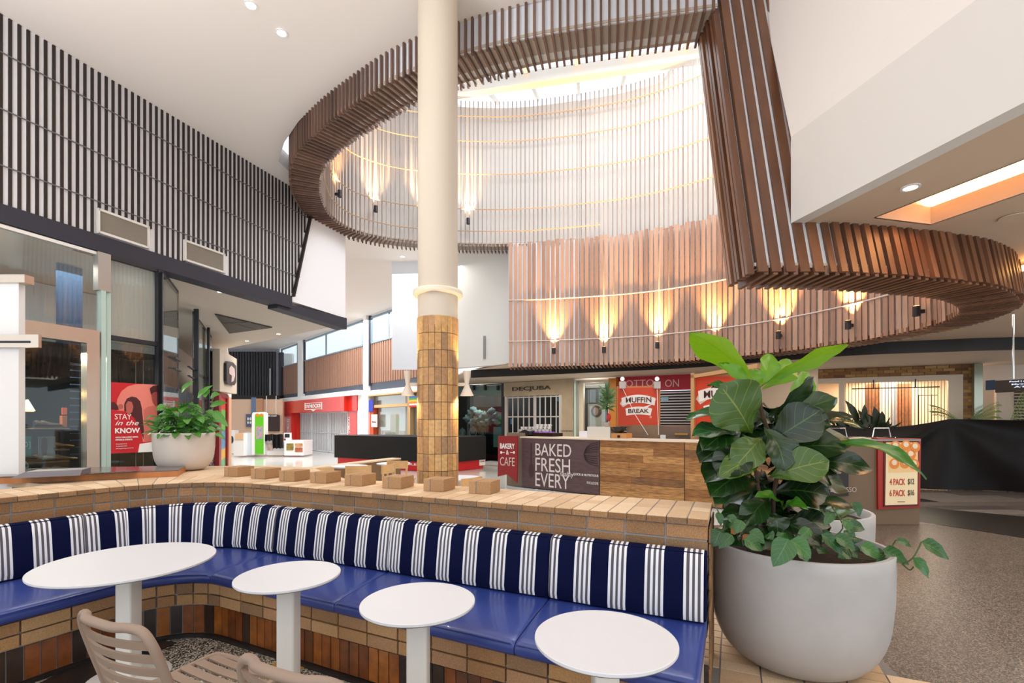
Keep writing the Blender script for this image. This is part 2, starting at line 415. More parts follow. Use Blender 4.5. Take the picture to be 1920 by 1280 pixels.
# soffit backings
def soffit(cv, s0, s1, z, a, b, th=.03):
    mb = MB(); n = int((s1 - s0) / .12); vs = []; fs = []
    for i in range(n + 1):
        s = s0 + (s1 - s0) * i / n; vs += [cv.at(s, z, a)[0], cv.at(s, z, b)[0], cv.at(s, z, a)[0] + Vector((0, 0, th)), cv.at(s, z, b)[0] + Vector((0, 0, th))]
    for i in range(n):
        p, q = i * 4, i * 4 + 4; fs += [(p, p + 1, q + 1, q), (p + 2, q + 2, q + 3, p + 3), (p, q, q + 2, p + 2), (p + 1, p + 3, q + 3, q + 1)]
    return mb.add(vs, fs)
soff = MB()
for cv, s0, s1, z, sg in ((hi, 0, hi.L, ZHI + .04, oi), (low, 0, low.L, ZLOW + .04, ol)):
    q = soffit(cv, s0, s1, z, 0, sg * THK); soff.add(q.v, q.f)
struct('ceiling_ring_soffit', soff, mat('soffit_backing', (196, 180, 164), .8), recalc=False)

def soffit_slats(cv, s0, s1, z, sg, pitch, w, h, over=.03, mb=None):
    mb = mb or MB(); n = int((s1 - s0) / pitch)
    for i in range(n):
        s = s0 + (i + .5) * pitch; a, T, N = cv.at(s, z, -sg * over); b = cv.at(s, z, sg * (THK + .0))[0]; mb.beam(a + Vector((0, 0, h / 2)), b + Vector((0, 0, h / 2)), w, h)
    return mb
ring = thing('timber_slat_canopy', 'large oval timber-slatted canopy ring hanging below the skylight drum', 'ceiling canopy', (1.0, 8.2, ZLOW))
# raised part (thin dark battens)
build('fascia', slats(hi, 0, hi.L - 1.2, ZHI - .03, ZC + .3, oi * THK, .088, .026, .035), slat_bronze, ring)
build('soffit', soffit_slats(hi, 0, hi.L - 1.2, ZHI - .01, oi, .088, .026, .035), slat_bronze, ring)
# low part: wide timber battens
fs_ = slats(low, 0, sT, ZLOW - .02, ZR + .02, ol * THK, .090, .058, .04, jd=.012)
slats(low, sT, low.L, ZLOW - .02, ZC + .02, ol * THK, .122, .086, .025, mb=fs_)
fs_o = build('outer_fascia', fs_, wood_dark, ring)
build('soffit', soffit_slats(low, 0, low.L, ZLOW - .04, ol, .088, .04, .08), wood_dark, ring)
# tall end face
ef = MB(); eb = MB()
for i in range(6):
    o_ = (i + .3) / 6 * THK; P = []
    for z in (ZLOW - .03, ZC + .02):
        p, T, N = low.at(low.L, z, ol * o_); y = N * ol * .042; P += [p, p + y, p + y + T * (.05 + .012 * (i % 2)), p + T * (.05 + .012 * (i % 2))]
    ef.hexa(P)
build('end_fascia', ef, wood_dark, ring)
a0, T0, N0 = low.at(low.L, ZLOW + .03, 0); a1 = low.at(low.L, ZC + .1, 0)[0]; b0 = low.at(low.L, ZLOW + .03, ol * THK)[0]; b1 = low.at(low.L, ZC + .1, ol * THK)[0]
eb.hexa([a0, b0, b0 - T0 * .04, a0 - T0 * .04, a1, b1, b1 - T0 * .04, a1 - T0 * .04]); struct('wall_ring_end', eb, mat('end_backing', (58, 42, 34), .7))
# inner lining: thin battens on the white drum, rails
lin = thing('drum_batten_lining', 'thin pale vertical battens lining the tall white skylight drum', 'wall lining', (1.0, 11.5, ZHI))
sA = hi.at_px(600, far=True)
th_ = slats(hi, 2.2, hi.L, ZHI - .03, zD + .1, SI_H * .0, .104, .024, .03)
build('batten', th_, slat_thin, lin)
sB = 0
th_ = slats(low, 0, low.L * .62, ZHI + .0, zD + .1, SI_L * .0, .104, .024, .03)
build('batten', th_, slat_thin, lin)
rl = MB()
for z in (6.22, 6.75, 7.6, 8.4, 9.0):
    for cv, s0, s1, sg in ((hi, 4.2, hi.L, SI_H), (low, 0, low.L * .62, SI_L)):
        if z == 6.22: s1 = hi.L if cv is hi else .5
        n = int((s1 - s0) / .25); rl.tube([cv.at(s0 + (s1 - s0) * i / n, z, sg * .07)[0] for i in range(n + 1)], .012, 6)
build('rail', rl, mat('rail_bronze', (188, 158, 128), .5), lin)
# lower wide timber wall from the panel's left edge round to the right
pan = thing('timber_slat_wall', 'broad vertical timber battens with white gaps on the curved far wall under the drum', 'wall panel', (3.0, 11.0, ZLOW))
s0p = hi.at_px(957, far=True)
mbp = slats(hi, s0p, hi.L, ZLOW - .02, ZHI + .05, SI_H * .012, .112, .080, .02, jz=.04, jd=.008, jit=.005)
slats(low, .02, low.L * .72, ZLOW - .02, ZHI + .05, SI_L * .012, .112, .080, .02, jz=.04, jd=.008, jit=.005, mb=mbp)
build('batten', mbp, wood_slat, pan)
rl = MB()
for z in (3.55, 4.55):
    for cv, s0, s1, sg in ((hi, s0p, hi.L, SI_H), (low, 0, low.L * .72, SI_L)):
        n = max(2, int((s1 - s0) / .2)); rl.tube([cv.at(s0 + (s1 - s0) * i / n, z, sg * .035)[0] for i in range(n + 1)], .014, 6)
build('rail', rl, mat('rail_pale', (205, 190, 180), .5), pan)
# white backing of that panel below 5.9 and its soffit
w_ = MB(); ribbon(hi, s0p, hi.L, ZLOW, ZHI + .05, 0, oi * .12, mb=w_)
struct('wall_far_curve', w_, coolw, recalc=False)
so2 = soffit(hi, s0p, hi.L, ZLOW + .04, 0, oi * THK); struct('ceiling_far_soffit', so2, MATS['soffit_backing'], recalc=False)
build('soffit', soffit_slats(hi, s0p, hi.L, ZLOW - .04, oi, .088, .04, .08), wood_dark, pan)
w_ = MB(); ribbon(hi, s0p, hi.L, ZLOW + .03, ZC, oi * (THK - .04), oi * THK, mb=w_); struct('wall_far_outer', w_, coolw, recalc=False)

# ceiling plate with the oval opening
edge = [zat(x, y, ZC) for x, y in ((937, 68), (922, 33), (862, 52), (787, 80), (717, 113), (640, 160), (593, 197), (560, 227), (533, 267), (522, 302))]
hole = [(p.x, p.y) for p in edge]
n = 40
sE = hi.at_px(556)
pts = []
s_l = 0
for i in range(n + 1):
    s = hi.L * .36 + (hi.L - hi.L * .36) * i / n
    p = hi.at(s, ZC, oi * (THK + .02))[0]
    if p.y > 9.2: pts.append((p.x, p.y))
hole += pts
for i in range(1, n + 1):
    s = low.L * i / n; p = low.at(s, ZC, ol * (THK - .03))[0]; hole.append((p.x, p.y))
# near raised edge from the tall corner back to the notch
pp = []
for i in range(20):
    p = hi.at(hi.L * .3 * i / 20, ZC, oi * (THK + .0))[0]
    if p.x > hole[0][0] + .05: pp.append((p.x, p.y))
hole += pp
def plate_with_hole(outer, hole, z, th):
    bm = bmesh.new()
    ov = [bm.verts.new((x, y, z)) for x, y in outer]; hv = [bm.verts.new((x, y, z)) for x, y in hole]
    es = [bm.edges.new((ov[i], ov[(i + 1) % len(ov)])) for i in range(len(ov))] + [bm.edges.new((hv[i], hv[(i + 1) % len(hv)])) for i in range(len(hv))]
    bmesh.ops.triangle_fill(bm, use_beauty=True, use_dissolve=False, edges=es)
    # keep only faces outside the hole
    def inside(x, y):
        c = False; j = len(hole) - 1
        for i in range(len(hole)):
            xi, yi = hole[i]; xj, yj = hole[j]
            if (yi > y) != (yj > y) and x < (xj - xi) * (y - yi) / (yj - yi) + xi: c = not c
            j = i
        return c
    for f in list(bm.faces):
        c = f.calc_center_median()
        if inside(c.x, c.y): bm.faces.remove(f)
    r = bmesh.ops.extrude_face_region(bm, geom=list(bm.faces))
    for v in [g for g in r['geom'] if isinstance(g, bmesh.types.BMVert)]: v.co.z += th
    bmesh.ops.recalc_face_normals(bm, faces=bm.faces)
    me = bpy.data.meshes.new('ceiling'); bm.to_mesh(me); bm.free(); o = bpy.data.objects.new('ceiling', me); C.objects.link(o); o['kind'] = 'structure'
    return o
ce = plate_with_hole([(-30, -5), (9, -5), (9, 3), (16, 3), (16, 15), (0, 19), (-3.0, 17.9), (-17.2, 33.6), (-30, 33.6)], hole, ZC, .3); ce.data.materials.append(ceilm)

# skylight frame on top of the drum
sk = thing('skylight', 'bright glazed skylight with cream beams at the top of the white drum', 'skylight', (1, 8.3, zD))
fr = MB()
cA, cB = Vector((-1.9, 11.75, 9.62)), Vector((4.9, 10.35, 9.62)); fr.beam(cA, cB, .22, .28)
cA2, cB2 = Vector((-4.0, 8.9, 9.62)), Vector((5.8, 6.8, 9.62)); fr.beam(cA2, cB2, .2, .26)
for k in range(7):
    u = cA + (cB - cA) * (k / 6); w_ = cA2 + (cB2 - cA2) * (k / 6); t_ = (u - w_).normalized(); fr.beam(w_ - t_ * 2.2 + Vector((0, 0, .2)), u + t_ * .9 + Vector((0, 0, .12)), .07, .10)
build('frame', fr, mat('cream_frame', (236, 228, 216), .5), sk)
gl = MB().box(-5, 4, zD + .72, 7, 12.9, zD + .74); build('glazing', gl, glassmat('roof_glass', (245, 250, 255), .04), sk)

# ---------------- floors
far_tile = mat('polished_tile', (206, 208, 206), .12, noise=.06, nscale=.6)
struct('floor', MB().box(-30, -6, -.25, 20, 40, -.01), far_tile)
terr = speckmat('terrazzo', [(40, 34, 30), (72, 62, 54), (96, 84, 75), (124, 110, 98), (58, 48, 42), (144, 132, 120)], 140, .3)
p1 = [zat(x, y, 0) for x, y in ((1320, 1400), (2300, 1400), (2300, 1010), (1930, 1010), (1725, 977), (1560, 972), (1330, 985))]
struct('floor_terrazzo', MB().prism([(p.x, p.y) for p in p1] , -.009, .0), terr)
pebble = speckmat('pebble', [(30, 28, 26), (215, 208, 190), (58, 52, 46), (150, 140, 122), (22, 20, 20), (190, 180, 160)], 130, .4)
struct('floor_pebble', MB().prism([(-5, 0), (1.18, 0), (1.18, 2.9), (-2.4, 4.4), (-5, 3.6)], -.009, .001), pebble)
ch_ = MB().prism([(zat(x, y, 0).x, zat(x, y, 0).y) for x, y in ((150, 1300), (330, 1205), (236, 1195), (40, 1300))], .001, .006)
struct('floor_dark_border', ch_, mat('dark_tile', (34, 30, 30), .3))
oc = MB()
for i, (dx, dy) in enumerate(((0, 0), (.11, -.05), (.05, .1), (.16, .05))):
    q = zat(497, 1262, 0); oc.obox((q.x + dx, q.y + dy), .1, .1, .001, .006, -.43)
struct('floor_ochre_inset', oc, imat('ochre_tile', [(150, 106, 40), (178, 134, 60)], .4))
# plank tiles to the right, behind the kiosk
pk = MB()
for r in range(13):
    y = 7.45 + r * .42; x = 5.4 - random.random() * 1.5
    while x < 14:
        l = random.uniform(1.2, 2.6); pk.box(x, y, -.009, x + l - .004, y + .416, .002); x += l
struct('floor_planks', pk, imat('plank_tile', [(120, 112, 108), (96, 88, 86), (138, 130, 126), (44, 38, 36), (108, 100, 98)], .25, .1, 6))
struct('floor_dark_strip', MB().prism([(zat(x, y, 0).x, zat(x, y, 0).y) for x, y in ((1720, 977), (1930, 1010), (2100, 1010), (2100, 985), (1720, 950))], -.008, .004), mat('dark_strip', (32, 26, 24), .3))
# tan brick paving round the planter
tanb = imat('tan_brick', [(172, 130, 86), (158, 116, 76), (182, 142, 98), (148, 110, 74), (166, 126, 90), (138, 106, 76)], .85, .28, 160, .5)
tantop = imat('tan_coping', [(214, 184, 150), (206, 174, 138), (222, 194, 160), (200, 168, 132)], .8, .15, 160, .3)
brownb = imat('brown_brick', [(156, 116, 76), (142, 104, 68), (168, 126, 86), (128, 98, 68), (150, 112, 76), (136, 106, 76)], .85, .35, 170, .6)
mortar = mat('mortar', (140, 134, 130), .9, noise=.15, nscale=60)
pv = MB(); a = Vector((.908, -.42)); bvec = Vector((.42, .908))
o_ = Vector((1.9, 2.9))
for i in range(-12, 12):
    for j in range(-24, 20):
        c = o_ + a * (i * .236) + bvec * (j * .118)
        if (c.x > 1.22 or (c.y < 2.7 and c.x / c.y > .42)) and c.x < 2.44 + (c.y - 2.94) * .26 and .9 < c.y < 4.1: pv.obox(c, .226, .108, .001, .012, math.atan2(a.y, a.x))
struct('floor_brick_paving', pv, tantop)
struct('floor_paving_bed', MB().prism([(.34, .85), (1.87, .85), (2.73, 4.2), (1.17, 4.2), (1.17, 2.85), (1.06, 2.72)], -.008, .006), mortar)

# ---------------- left wall with dark batten screen
wl = MB()
e1 = PL.p2(648); e0 = PL.A - PL.d * 4
def on(pl, D): t = (D - pl.A.y) / pl.d.y; return pl.A + pl.d * t
pA, pB = on(PL, 3.0), on(PL, 11.16)
nn = PL.n
wl.hexa([(pA.x, pA.y, 4.08), (pB.x, pB.y, 4.0), (pB.x - nn.x * .3, pB.y - nn.y * .3, 4.0), (pA.x - nn.x * .3, pA.y - nn.y * .3, 4.08),
         (pA.x, pA.y, ZC), (pB.x, pB.y, ZC), (pB.x - nn.x * .3, pB.y - nn.y * .3, ZC), (pA.x - nn.x * .3, pA.y - nn.y * .3, ZC)])
struct('wall_left', wl, mat('left_wall_white', (246, 244, 246), .8))
bd = MB()
pM = on(PL, 9.6)
bd.hexa([(pA.x + nn.x * .05, pA.y + nn.y * .05, 3.9), (pM.x + nn.x * .05, pM.y + nn.y * .05, 3.86), (pM.x - nn.x * .25, pM.y - nn.y * .25, 3.86), (pA.x - nn.x * .25, pA.y - nn.y * .25, 3.9),
         (pA.x + nn.x * .05, pA.y + nn.y * .05, 4.1), (pM.x + nn.x * .05, pM.y + nn.y * .05, 4.1), (pM.x - nn.x * .25, pM.y - nn.y * .25, 4.1), (pA.x - nn.x * .25, pA.y - nn.y * .25, 4.1)])
pM2 = on(PL, 9.3)
bd.hexa([(pM2.x + nn.x * .0, pM2.y, 3.8), (pB.x + nn.x * .04, pB.y + nn.y * .04, 3.74), (pB.x - nn.x * .25, pB.y - nn.y * .25, 3.74), (pM2.x - nn.x * .25, pM2.y - nn.y * .25, 3.8),
         (pM2.x + nn.x * .0, pM2.y, 3.93), (pB.x + nn.x * .04, pB.y + nn.y * .04, 4.0), (pB.x - nn.x * .25, pB.y - nn.y * .25, 4.0), (pM2.x - nn.x * .25, pM2.y - nn.y * .25, 3.93)])
struct('trim_1', bd, bandm)
scr = thing('dark_slat_screen', 'dark brown vertical batten screen on the upper wall above the left shopfronts', 'wall screen', (pM.x, pM.y, 4.1))
sl = MB(); D = 4.6; k = 0
ventr = [(PL.p2(188).y, PL.p2(278).y, 4.44), (PL.p2(350).y, PL.p2(420).y, 4.44)]
while D < 10.13:
    q = on(PL, D); z0 = 4.1; z1 = ZC - .01
    for a_, b_, zz in ventr:
        if a_ - .03 < D < b_ + .03: z0 = zz
    if D > 9.62: z0 = 4.1 + (D - 9.62) / .51 * 2.2
    d3 = Vector((PL.d.x, PL.d.y, 0)); n3 = Vector((nn.x, nn.y, 0)); q3 = Vector((q.x, q.y, 0)) + n3 * .006; P = []
    if z0 < ZC - .1:
        for z in (z0, z1): P += [q3 - d3 * .0155 + Vector((0, 0, z)), q3 + d3 * .0155 + Vector((0, 0, z)), q3 + d3 * .0155 + n3 * .018 + Vector((0, 0, z)), q3 - d3 * .0155 + n3 * .018 + Vector((0, 0, z))]
        sl.hexa(P)
    D += .0775
build('batten', sl, darkslat, scr)
rr = MB()
for z in (4.55, 5.2, 5.85):
    a_, b_ = on(PL, 4.6), on(PL, 9.75 + (z - 4.1) * .16); rr.beam((a_.x + nn.x * .02, a_.y + nn.y * .02, z), (b_.x + nn.x * .02, b_.y + nn.y * .02, z), .012, .012)
build('rail', rr, mat('grey_rail', (110, 106, 110), .5), scr)
en = MB(); a_, b_ = on(PL, 10.16), on(PL, 9.62); en.beam((a_.x + nn.x * .06, a_.y + nn.y * .06, ZC), (b_.x + nn.x * .06, b_.y + nn.y * .06, 4.1), .03, .07, (nn.x, nn.y, 0)); build('edge_batten', en, darkslat, scr)
for i, (x0, x1, nm) in enumerate(((188, 278, 'beige air vent under the dark battens, nearer the steel shop frame'), (350, 420, 'beige air vent under the dark battens, farther along above the white soffit'))):
    v = thing('air_vent', nm, 'vent', (PL.p2(x0).x, PL.p2(x0).y, 4.14), 0, 'vents under the batten screen')
    m_ = MB(); m_.wz(PL, x0, x1, 4.15, 4.42, .02, .03); build('grille', m_, mat('vent_beige', (132, 124, 112), .6, bump=.5, bscale=120), v)
    m_ = MB(); m_.wz(PL, x0 - 2, x1 + 2, 4.12, 4.15, .02, .05); m_.wz(PL, x0 - 2, x1 + 2, 4.42, 4.45, .02, .05); m_.wz(PL, x1, x1 + 3, 4.12, 4.45, .02, .05); m_.wz(PL, x0 - 3, x0, 4.12, 4.45, .02, .05); build('frame', m_, white, v)

# soffit over the left walkway
q0, q1 = on(PL, 5.0), on(PL, 11.2)
so = MB().prism([(q0.x, q0.y), (q1.x, q1.y), (-8.9, 15.0), (PL2.p2(430).x, PL2.p2(430).y), (-14, 20), (-14, 5)], 3.88, 3.95)
struct('ceiling_left_soffit', so, mat('soffit_white', (216, 204, 190), .8))
tg = thing('ceiling_grille', 'dark triangular louvre grille in the white soffit above the walkway', 'ceiling grille', zat(440, 605, 3.86))
P_ = [zat(x, y, 3.87) for x, y in ((403, 588), (510, 613), (430, 624))]
build('louvre', MB().prism([(p.x, p.y) for p in P_], 3.85, 3.875), mat('grille_dark', (74, 64, 56), .6, bump=.6, bscale=60), tg)
br = MB(); br.beam(zat(420, 606, 3.845), zat(472, 604, 3.845), .02, .01); br.beam(zat(416, 601, 3.845), zat(480, 618, 3.845), .02, .01); build('bar', br, mat('grille_bar', (120, 110, 100), .6), tg)

# ---------------- far wall with high windows
wf = MB()
zS, zW0, zW1 = 3.15, 5.05, 6.25
wf.wz(PC, 500, 800, 0, zS - .0, -.3, .28)
struct('wall_far', wf, white)
wf = MB(); wf.wz(PC, 500, 800, 2.95, 3.3, -.02, .05); struct('trim_2', wf, mat('blue_grey_fascia', (66, 74, 88), .5))
wb_ = MB(); wb_.wz(PC, 440, 800, 3.3, zW0, -.1, .1); struct('wall_far_upper', wb_, coolw)
for i, (x0, x1) in enumerate(((526, 558), (570, 680), (692, 782))):
    pnl = thing('wood_slat_panel', ['narrow brown slatted panel beside the dark slatted wall', 'wide brown slatted panel above the red shop sign', 'brown slatted panel behind the white hanging banner'][i], 'wall panel', (PC.p2(x0).x, PC.p2(x0).y, 3.3), 0, 'slatted panels under the high windows')
    m_ = MB(); a_, b_ = PC.p2(x0, .02), PC.p2(x1, .02); n_ = int((b_ - a_).length / .2)
    for k in range(n_):
        c_ = a_ + (b_ - a_) * ((k + .5) / n_); m_.obox(c_, .125, .06, 3.3, 5.05, math.atan2(PC.d.y, PC.d.x))
    build('batten', m_, mat('far_brown', (150, 112, 92), .6), pnl)
for i, (x0, x1) in enumerate(((526, 558), (568, 680), (694, 790))):
    m_ = MB(); m_.wz(PC, x0, x1, zW0, zW0 + .06, 0, .08); m_.wz(PC, x0, x1, zW1 - .08, zW1, 0, .08); m_.wz(PC, x0, x0 + 1.5, zW0, zW1, 0, .08); m_.wz(PC, x1 - 1.5, x1, zW0, zW1, 0, .08)
    if i: m_.wz(PC, (x0 + x1) / 2 - 14, (x0 + x1) / 2 - 13, zW0, zW1, 0, .06)
    w = struct('window_%d' % (i + 1), m_, mat('window_frame', (120, 140, 155), .4)); g_ = MB(); g_.wz(PC, x0, x1, zW0, zW1, .03, .01); build('pane', g_, glass, w)
cl = MB(); cl.wz(PC, 558, 566, 2.95, ZC, .0, .2); cl.wz(PC, 681, 686, 2.95, ZC, 0, .25); struct('trim_3', cl, whitegloss)
cl = MB(); cl.wz(PC, 686, 693, 3.2, ZC, 0, .12); cl.wz(PC, 566, 569, 3.2, ZC, 0, .12); cl.wz(PC, 522, 526, 2.9, 6.0, 0, .2); struct('trim_4', cl, bandm)
# far left dark slatted wall
PF = VP((-18, 31), (1, 0))
fw = MB(); fw.wz(PF, 380, 524, 3.2, ZC, -.1, .1); struct('wall_far_left', fw, mat('grey_back', (150, 150, 156), .7))
fd = thing('dark_slat_cladding', 'black vertical slatted panel on the far wall left of the red shop', 'wall panel', (-17, 31, 3.2))
m_ = MB(); xx = PF.p2(425).x
while xx < PF.p2(519).x: m_.box(xx, 30.9, 3.2, xx + .11, 31, 6.1); xx += .18
build('batten', m_, mat('far_black', (40, 40, 46), .6), fd)
m_ = MB(); m_.wz(PF, 505.5, 507, 3.3, 5.0, .2, .05); build('bright_strip', m_, whitegloss, fd)
# white bulkhead left of the timber panel
WB = thru(((845 - CX) / FPX * 13.6, 13.6), ((956 - CX) / FPX * 12.45, 12.45))
m_ = MB(); m_.wz(WB, 845, 957, 3.1, ZC, -.2, .2); struct('wall_bulkhead', m_, mat('bulkhead_white', (224, 222, 216), .8))
m_ = MB(); m_.wz(WB, 906, 909.5, WB.z(908, 673), WB.z(908, 630), 0, .03)
tag(build('wall_slot_vent', m_, mat('slot_grey', (140, 138, 134), .5)), 'slim grey vertical slot vent on the white bulkhead beside the timber panel', 'vent')
# low dark band round the back and the soffits behind it
band = [(-1.19, 13.9), (.9, 13.0), (2.57, 12.16), (4.06, 11.4), (5.4, 10.2), (6.55, 9.2), (7.8, 8.75), (9.03, 8.47), (14, 8.1)]
bs = catmull([Vector((x, y, 0)) for x, y in band], 5, False)
m_ = MB()
for p, q in zip(bs, bs[1:]):
    t = (q - p).normalized(); n_ = Vector((-t.y, t.x, 0)) * .06; m_.hexa([p + Vector((0, 0, 2.87)), q + Vector((0, 0, 2.87)), q + n_ + Vector((0, 0, 2.87)), p + n_ + Vector((0, 0, 2.87)), p + Vector((0, 0, 3.09)), q + Vector((0, 0, 3.09)), q + n_ + Vector((0, 0, 3.09)), p + n_ + Vector((0, 0, 3.09))])
struct('trim_5', m_, brownband)
m_ = MB().prism([(p.x, p.y + .02) for p in bs] + [(14, 16), (3, 19), (-3.2, 20.5), (-2.9, 18.6), (-2.2, 16.5), (-1.4, 13.9)], 3.02, 3.06)
struct('ceiling_shop_soffit', m_, mat('shop_soffit', (216, 200, 182), .8))
# right low ceiling (slopes gently down to the band) with a light cove
wallR = [zat(1483, 417, ZR), zat(1920, 190, ZR)]
dR = (wallR[1] - wallR[0]).normalized(); far_out = wallR[0] + dR * 6.5
cA, cB = zat(1640, 412, ZR), None
rc = MB()
ringo = []
for i in range(31):
    s = low.L * (.28 + .70 * i / 30); p = low.at(s, ZLOW, ol * (THK - .02))[0]; ringo.append(p)
zc_ = lambda y: ZR if y < 5 else max(3.09, ZR - (y - 5) * .11)
def strip(A, B, mb, zf=zc_):
    n_ = len(A); vs = [(p[0], p[1], zf(p[1])) for p in A] + [(p[0], p[1], zf(p[1])) for p in B]
    mb.add(vs, [(i, i + 1, n_ + i + 1, n_ + i) for i in range(n_ - 1)])
# far part: from band to ring outer
A_ = [(bs[int(i * (len(bs) - 1) / 30)].x, bs[int(i * (len(bs) - 1) / 30)].y) for i in range(31)]
nr = 60
# grid ceiling: cells outside ring and right of bulkhead wall
def in_ring(x, y):
    poly = [low.at(low.L * i / 60, 3.2, ol * (THK - .1))[0] for i in range(61)]
    return poly
rp_ = [low.at(low.L * i / 60, 3.3, ol * (THK - .06))[0] for i in range(61)]
rpoly = [(p.x, p.y) for p in rp_]
m_ = MB()
outer = [(-.2, 11.95)] ; 
cove = [zat(1640, 408, ZR), zat(1745, 421, ZR), zat(2100, 300, ZR), zat(2100, 228, ZR)]
cvx = [(p.x, p.y) for p in cove]
bm = bmesh.new()
wl0 = (wallR[0].x, wallR[0].y); wl1 = (far_out.x, far_out.y)
O = [wl0, wl1, (16, wl1[1]), (16, 8.05)] + [(p.x, p.y + .03) for p in reversed(bs) if p.x < 14] + [(.0, 12.3)]
Rg = [(p.x, p.y) for p in rp_ if p.x > .2]
loop = O + Rg[:-6]
from mathutils.geometry import tessellate_polygon
def flat_poly(loop, hole, zf, th, name, mt):
    pts = [Vector((x, y, 0)) for x, y in loop]; polys = [pts]
    if hole: polys.append([Vector((x, y, 0)) for x, y in hole])
    tris = tessellate_polygon(polys); allp = pts + (polys[1] if hole else [])
    mb = MB(); n_ = len(allp)
    mb.add([(p.x, p.y, zf(p.y)) for p in allp] + [(p.x, p.y, zf(p.y) + th) for p in allp], [tuple(t) for t in tris] + [tuple(n_ + i for i in reversed(t)) for t in tris])
    return struct(name, mb, mt, recalc=False)
flat_poly(loop, cvx, zc_, .03, 'ceiling_right', mat('right_ceiling', (212, 188, 164), .8))
# cove recess: raised lid and glowing strip
cv = MB(); cv.prism(cvx, ZR + .30, ZR + .33)
for i in range(4):
    a_, b_ = cove[i], cove[(i + 1) % 4]; cv.beam((a_.x, a_.y, ZR + .165), (b_.x, b_.y, ZR + .165), .02, .33)
struct('ceiling_cove', cv, mat('right_ceiling', (212, 188, 164), .8))
cs = thing('cove_light', 'glowing warm strip light in the recessed cove of the right ceiling', 'light', cove[1])
a_, b_ = cove[1] + Vector((.1, 0, .12)), cove[2] + Vector((0, .0, .12))
build('strip', MB().beam(a_ + Vector((0, -.1, 0)), b_ + Vector((0, -.1, 0)), .05, .03), warmglow, cs)
light('AREA', (cove[1] + cove[2]) / 2 + Vector((0, -.15, .16)), 60, (1, .62, .32), rot=(math.radians(180), 0, math.atan2(dR.y * 0 + (cove[2] - cove[1]).y, (cove[2] - cove[1]).x)), size=1.8, size_y=.1, name='cove_lamp')
# second glow far right
cs2 = thing('strip_light', 'warm strip light glowing at the right edge behind the end of the timber ring', 'light', at(1905, 500, 6.4))
build('strip', MB().beam(at(1886, 514, 5.45), at(2010, 470, 4.9), .05, .05), warmglow, cs2)
# big white bulkhead on the right: vertical face, crease, leaning upper face
w0, w1 = wallR[0], far_out; z1_ = 4.2; top0 = Vector((2.6, 5.42, ZC)); m_ = MB()
w0, w1 = wallR[0] - Vector((0, 0, .006)), far_out - Vector((0, 0, .006))
c0, c1 = Vector((w0.x, w0.y, z1_)), Vector((w1.x, w1.y, z1_)); t0, t1 = Vector((w0.x + .16, w0.y + .85, ZC)), Vector((w1.x + .5, w1.y, ZC))
b_ = Vector((.12, .03, 0))
m_.hexa([w0, w1, w1 + b_, w0 + b_, c0, c1, c1 + b_, c0 + b_]); struct('wall_right_bulkhead', m_, white)
m_ = MB(); m_.hexa([c0, c1, c1 + b_, c0 + b_, t0, t1, t1 + b_, t0 + b_]); struct('wall_right_upper', m_, ceilm)
# ================================================================== FOREGROUND: brick bench, cushions, tables, chairs, planters
def fillet(P0, Cn, P1, R, n=14):
    P0, Cn, P1 = Vector(P0), Vector(Cn), Vector(P1); a = (P0 - Cn).normalized(); b = (P1 - Cn).normalized()
    ang = a.angle(b); tl = R / math.tan(ang / 2); A, B = Cn + a * tl, Cn + b * tl
    bis = (a + b).normalized(); O = Cn + bis * (R / math.sin(ang / 2)); out = [P0]
    va, vb = A - O, B - O; th = va.angle_signed(vb) if False else math.atan2(va.x * vb.y - va.y * vb.x, va.dot(vb))
    for i in range(n + 1):
        t = th * i / n; out.append(O + Vector((va.x * math.cos(t) - va.y * math.sin(t), va.x * math.sin(t) + va.y * math.cos(t))))
    out.append(P1); return out
def meet(p, d, q, e):
    p, d, q, e = Vector(p), Vector(d), Vector(q), Vector(e); k = d.x * e.y - d.y * e.x; r = q - p
    return p + d * ((r.x * e.y - r.y * e.x) / k)
dL, dRt = Vector((.5, .866)), Vector((.908, -.42))
def bench_path(pl_, pr_, R, dl=dL, dr=dRt, lback=2.6, xr=1.135):
    c = meet(pl_, dl, pr_, dr); P0 = c - dl * lback; k = (xr - c.x) / dr.x; return Curve(fillet(P0, c, c + dr * k, R))
wall_p = bench_path((-3.50, 4.03), (1.0, 2.83), .887)
back_p = bench_path(Vector((-3.45, 4.0)) + Vector((.866, -.5)) * .10, (1.0, 2.83), .887)
front_p = bench_path((-2.99, 2.8), (.01, 2.44), .42, Vector((.46, .888)), Vector((.9, -.44)), 2.4, xr=.80)
PI = math.pi
# right-hand normal N of a Curve points to -camera or camera?  N=(T.y,-T.x): going left->right T=(.9,-.4) -> N=(-.4,-.9): towards the eye
def offp(cv, s, o, z=0): p, T, N = cv.at(s, ZLOW, o); return Vector((p.x, p.y, z))
def bricks(cv, s0, s1, z0, ch, rows, bl, depth, f, mb, gap=.010, prot=0.0, zg=.010, jit=.002):
    """stack-bonded bricks: front faces at offset f, going back by depth"""
    n = max(1, round((s1 - s0) / bl)); st = (s1 - s0) / n
    for r in range(rows):
        for i in range(n):
            a, b = s0 + i * st + gap / 2, s0 + (i + 1) * st - gap / 2; za, zb = z0 + r * ch + zg / 2, z0 + (r + 1) * ch - zg / 2; j = random.uniform(-jit, jit)
            P = []
            for z in (za, zb): P += [offp(cv, a, f + j, z), offp(cv, b, f + j, z), offp(cv, b, f - depth, z), offp(cv, a, f - depth, z)]
            mb.hexa(P)
    return mb
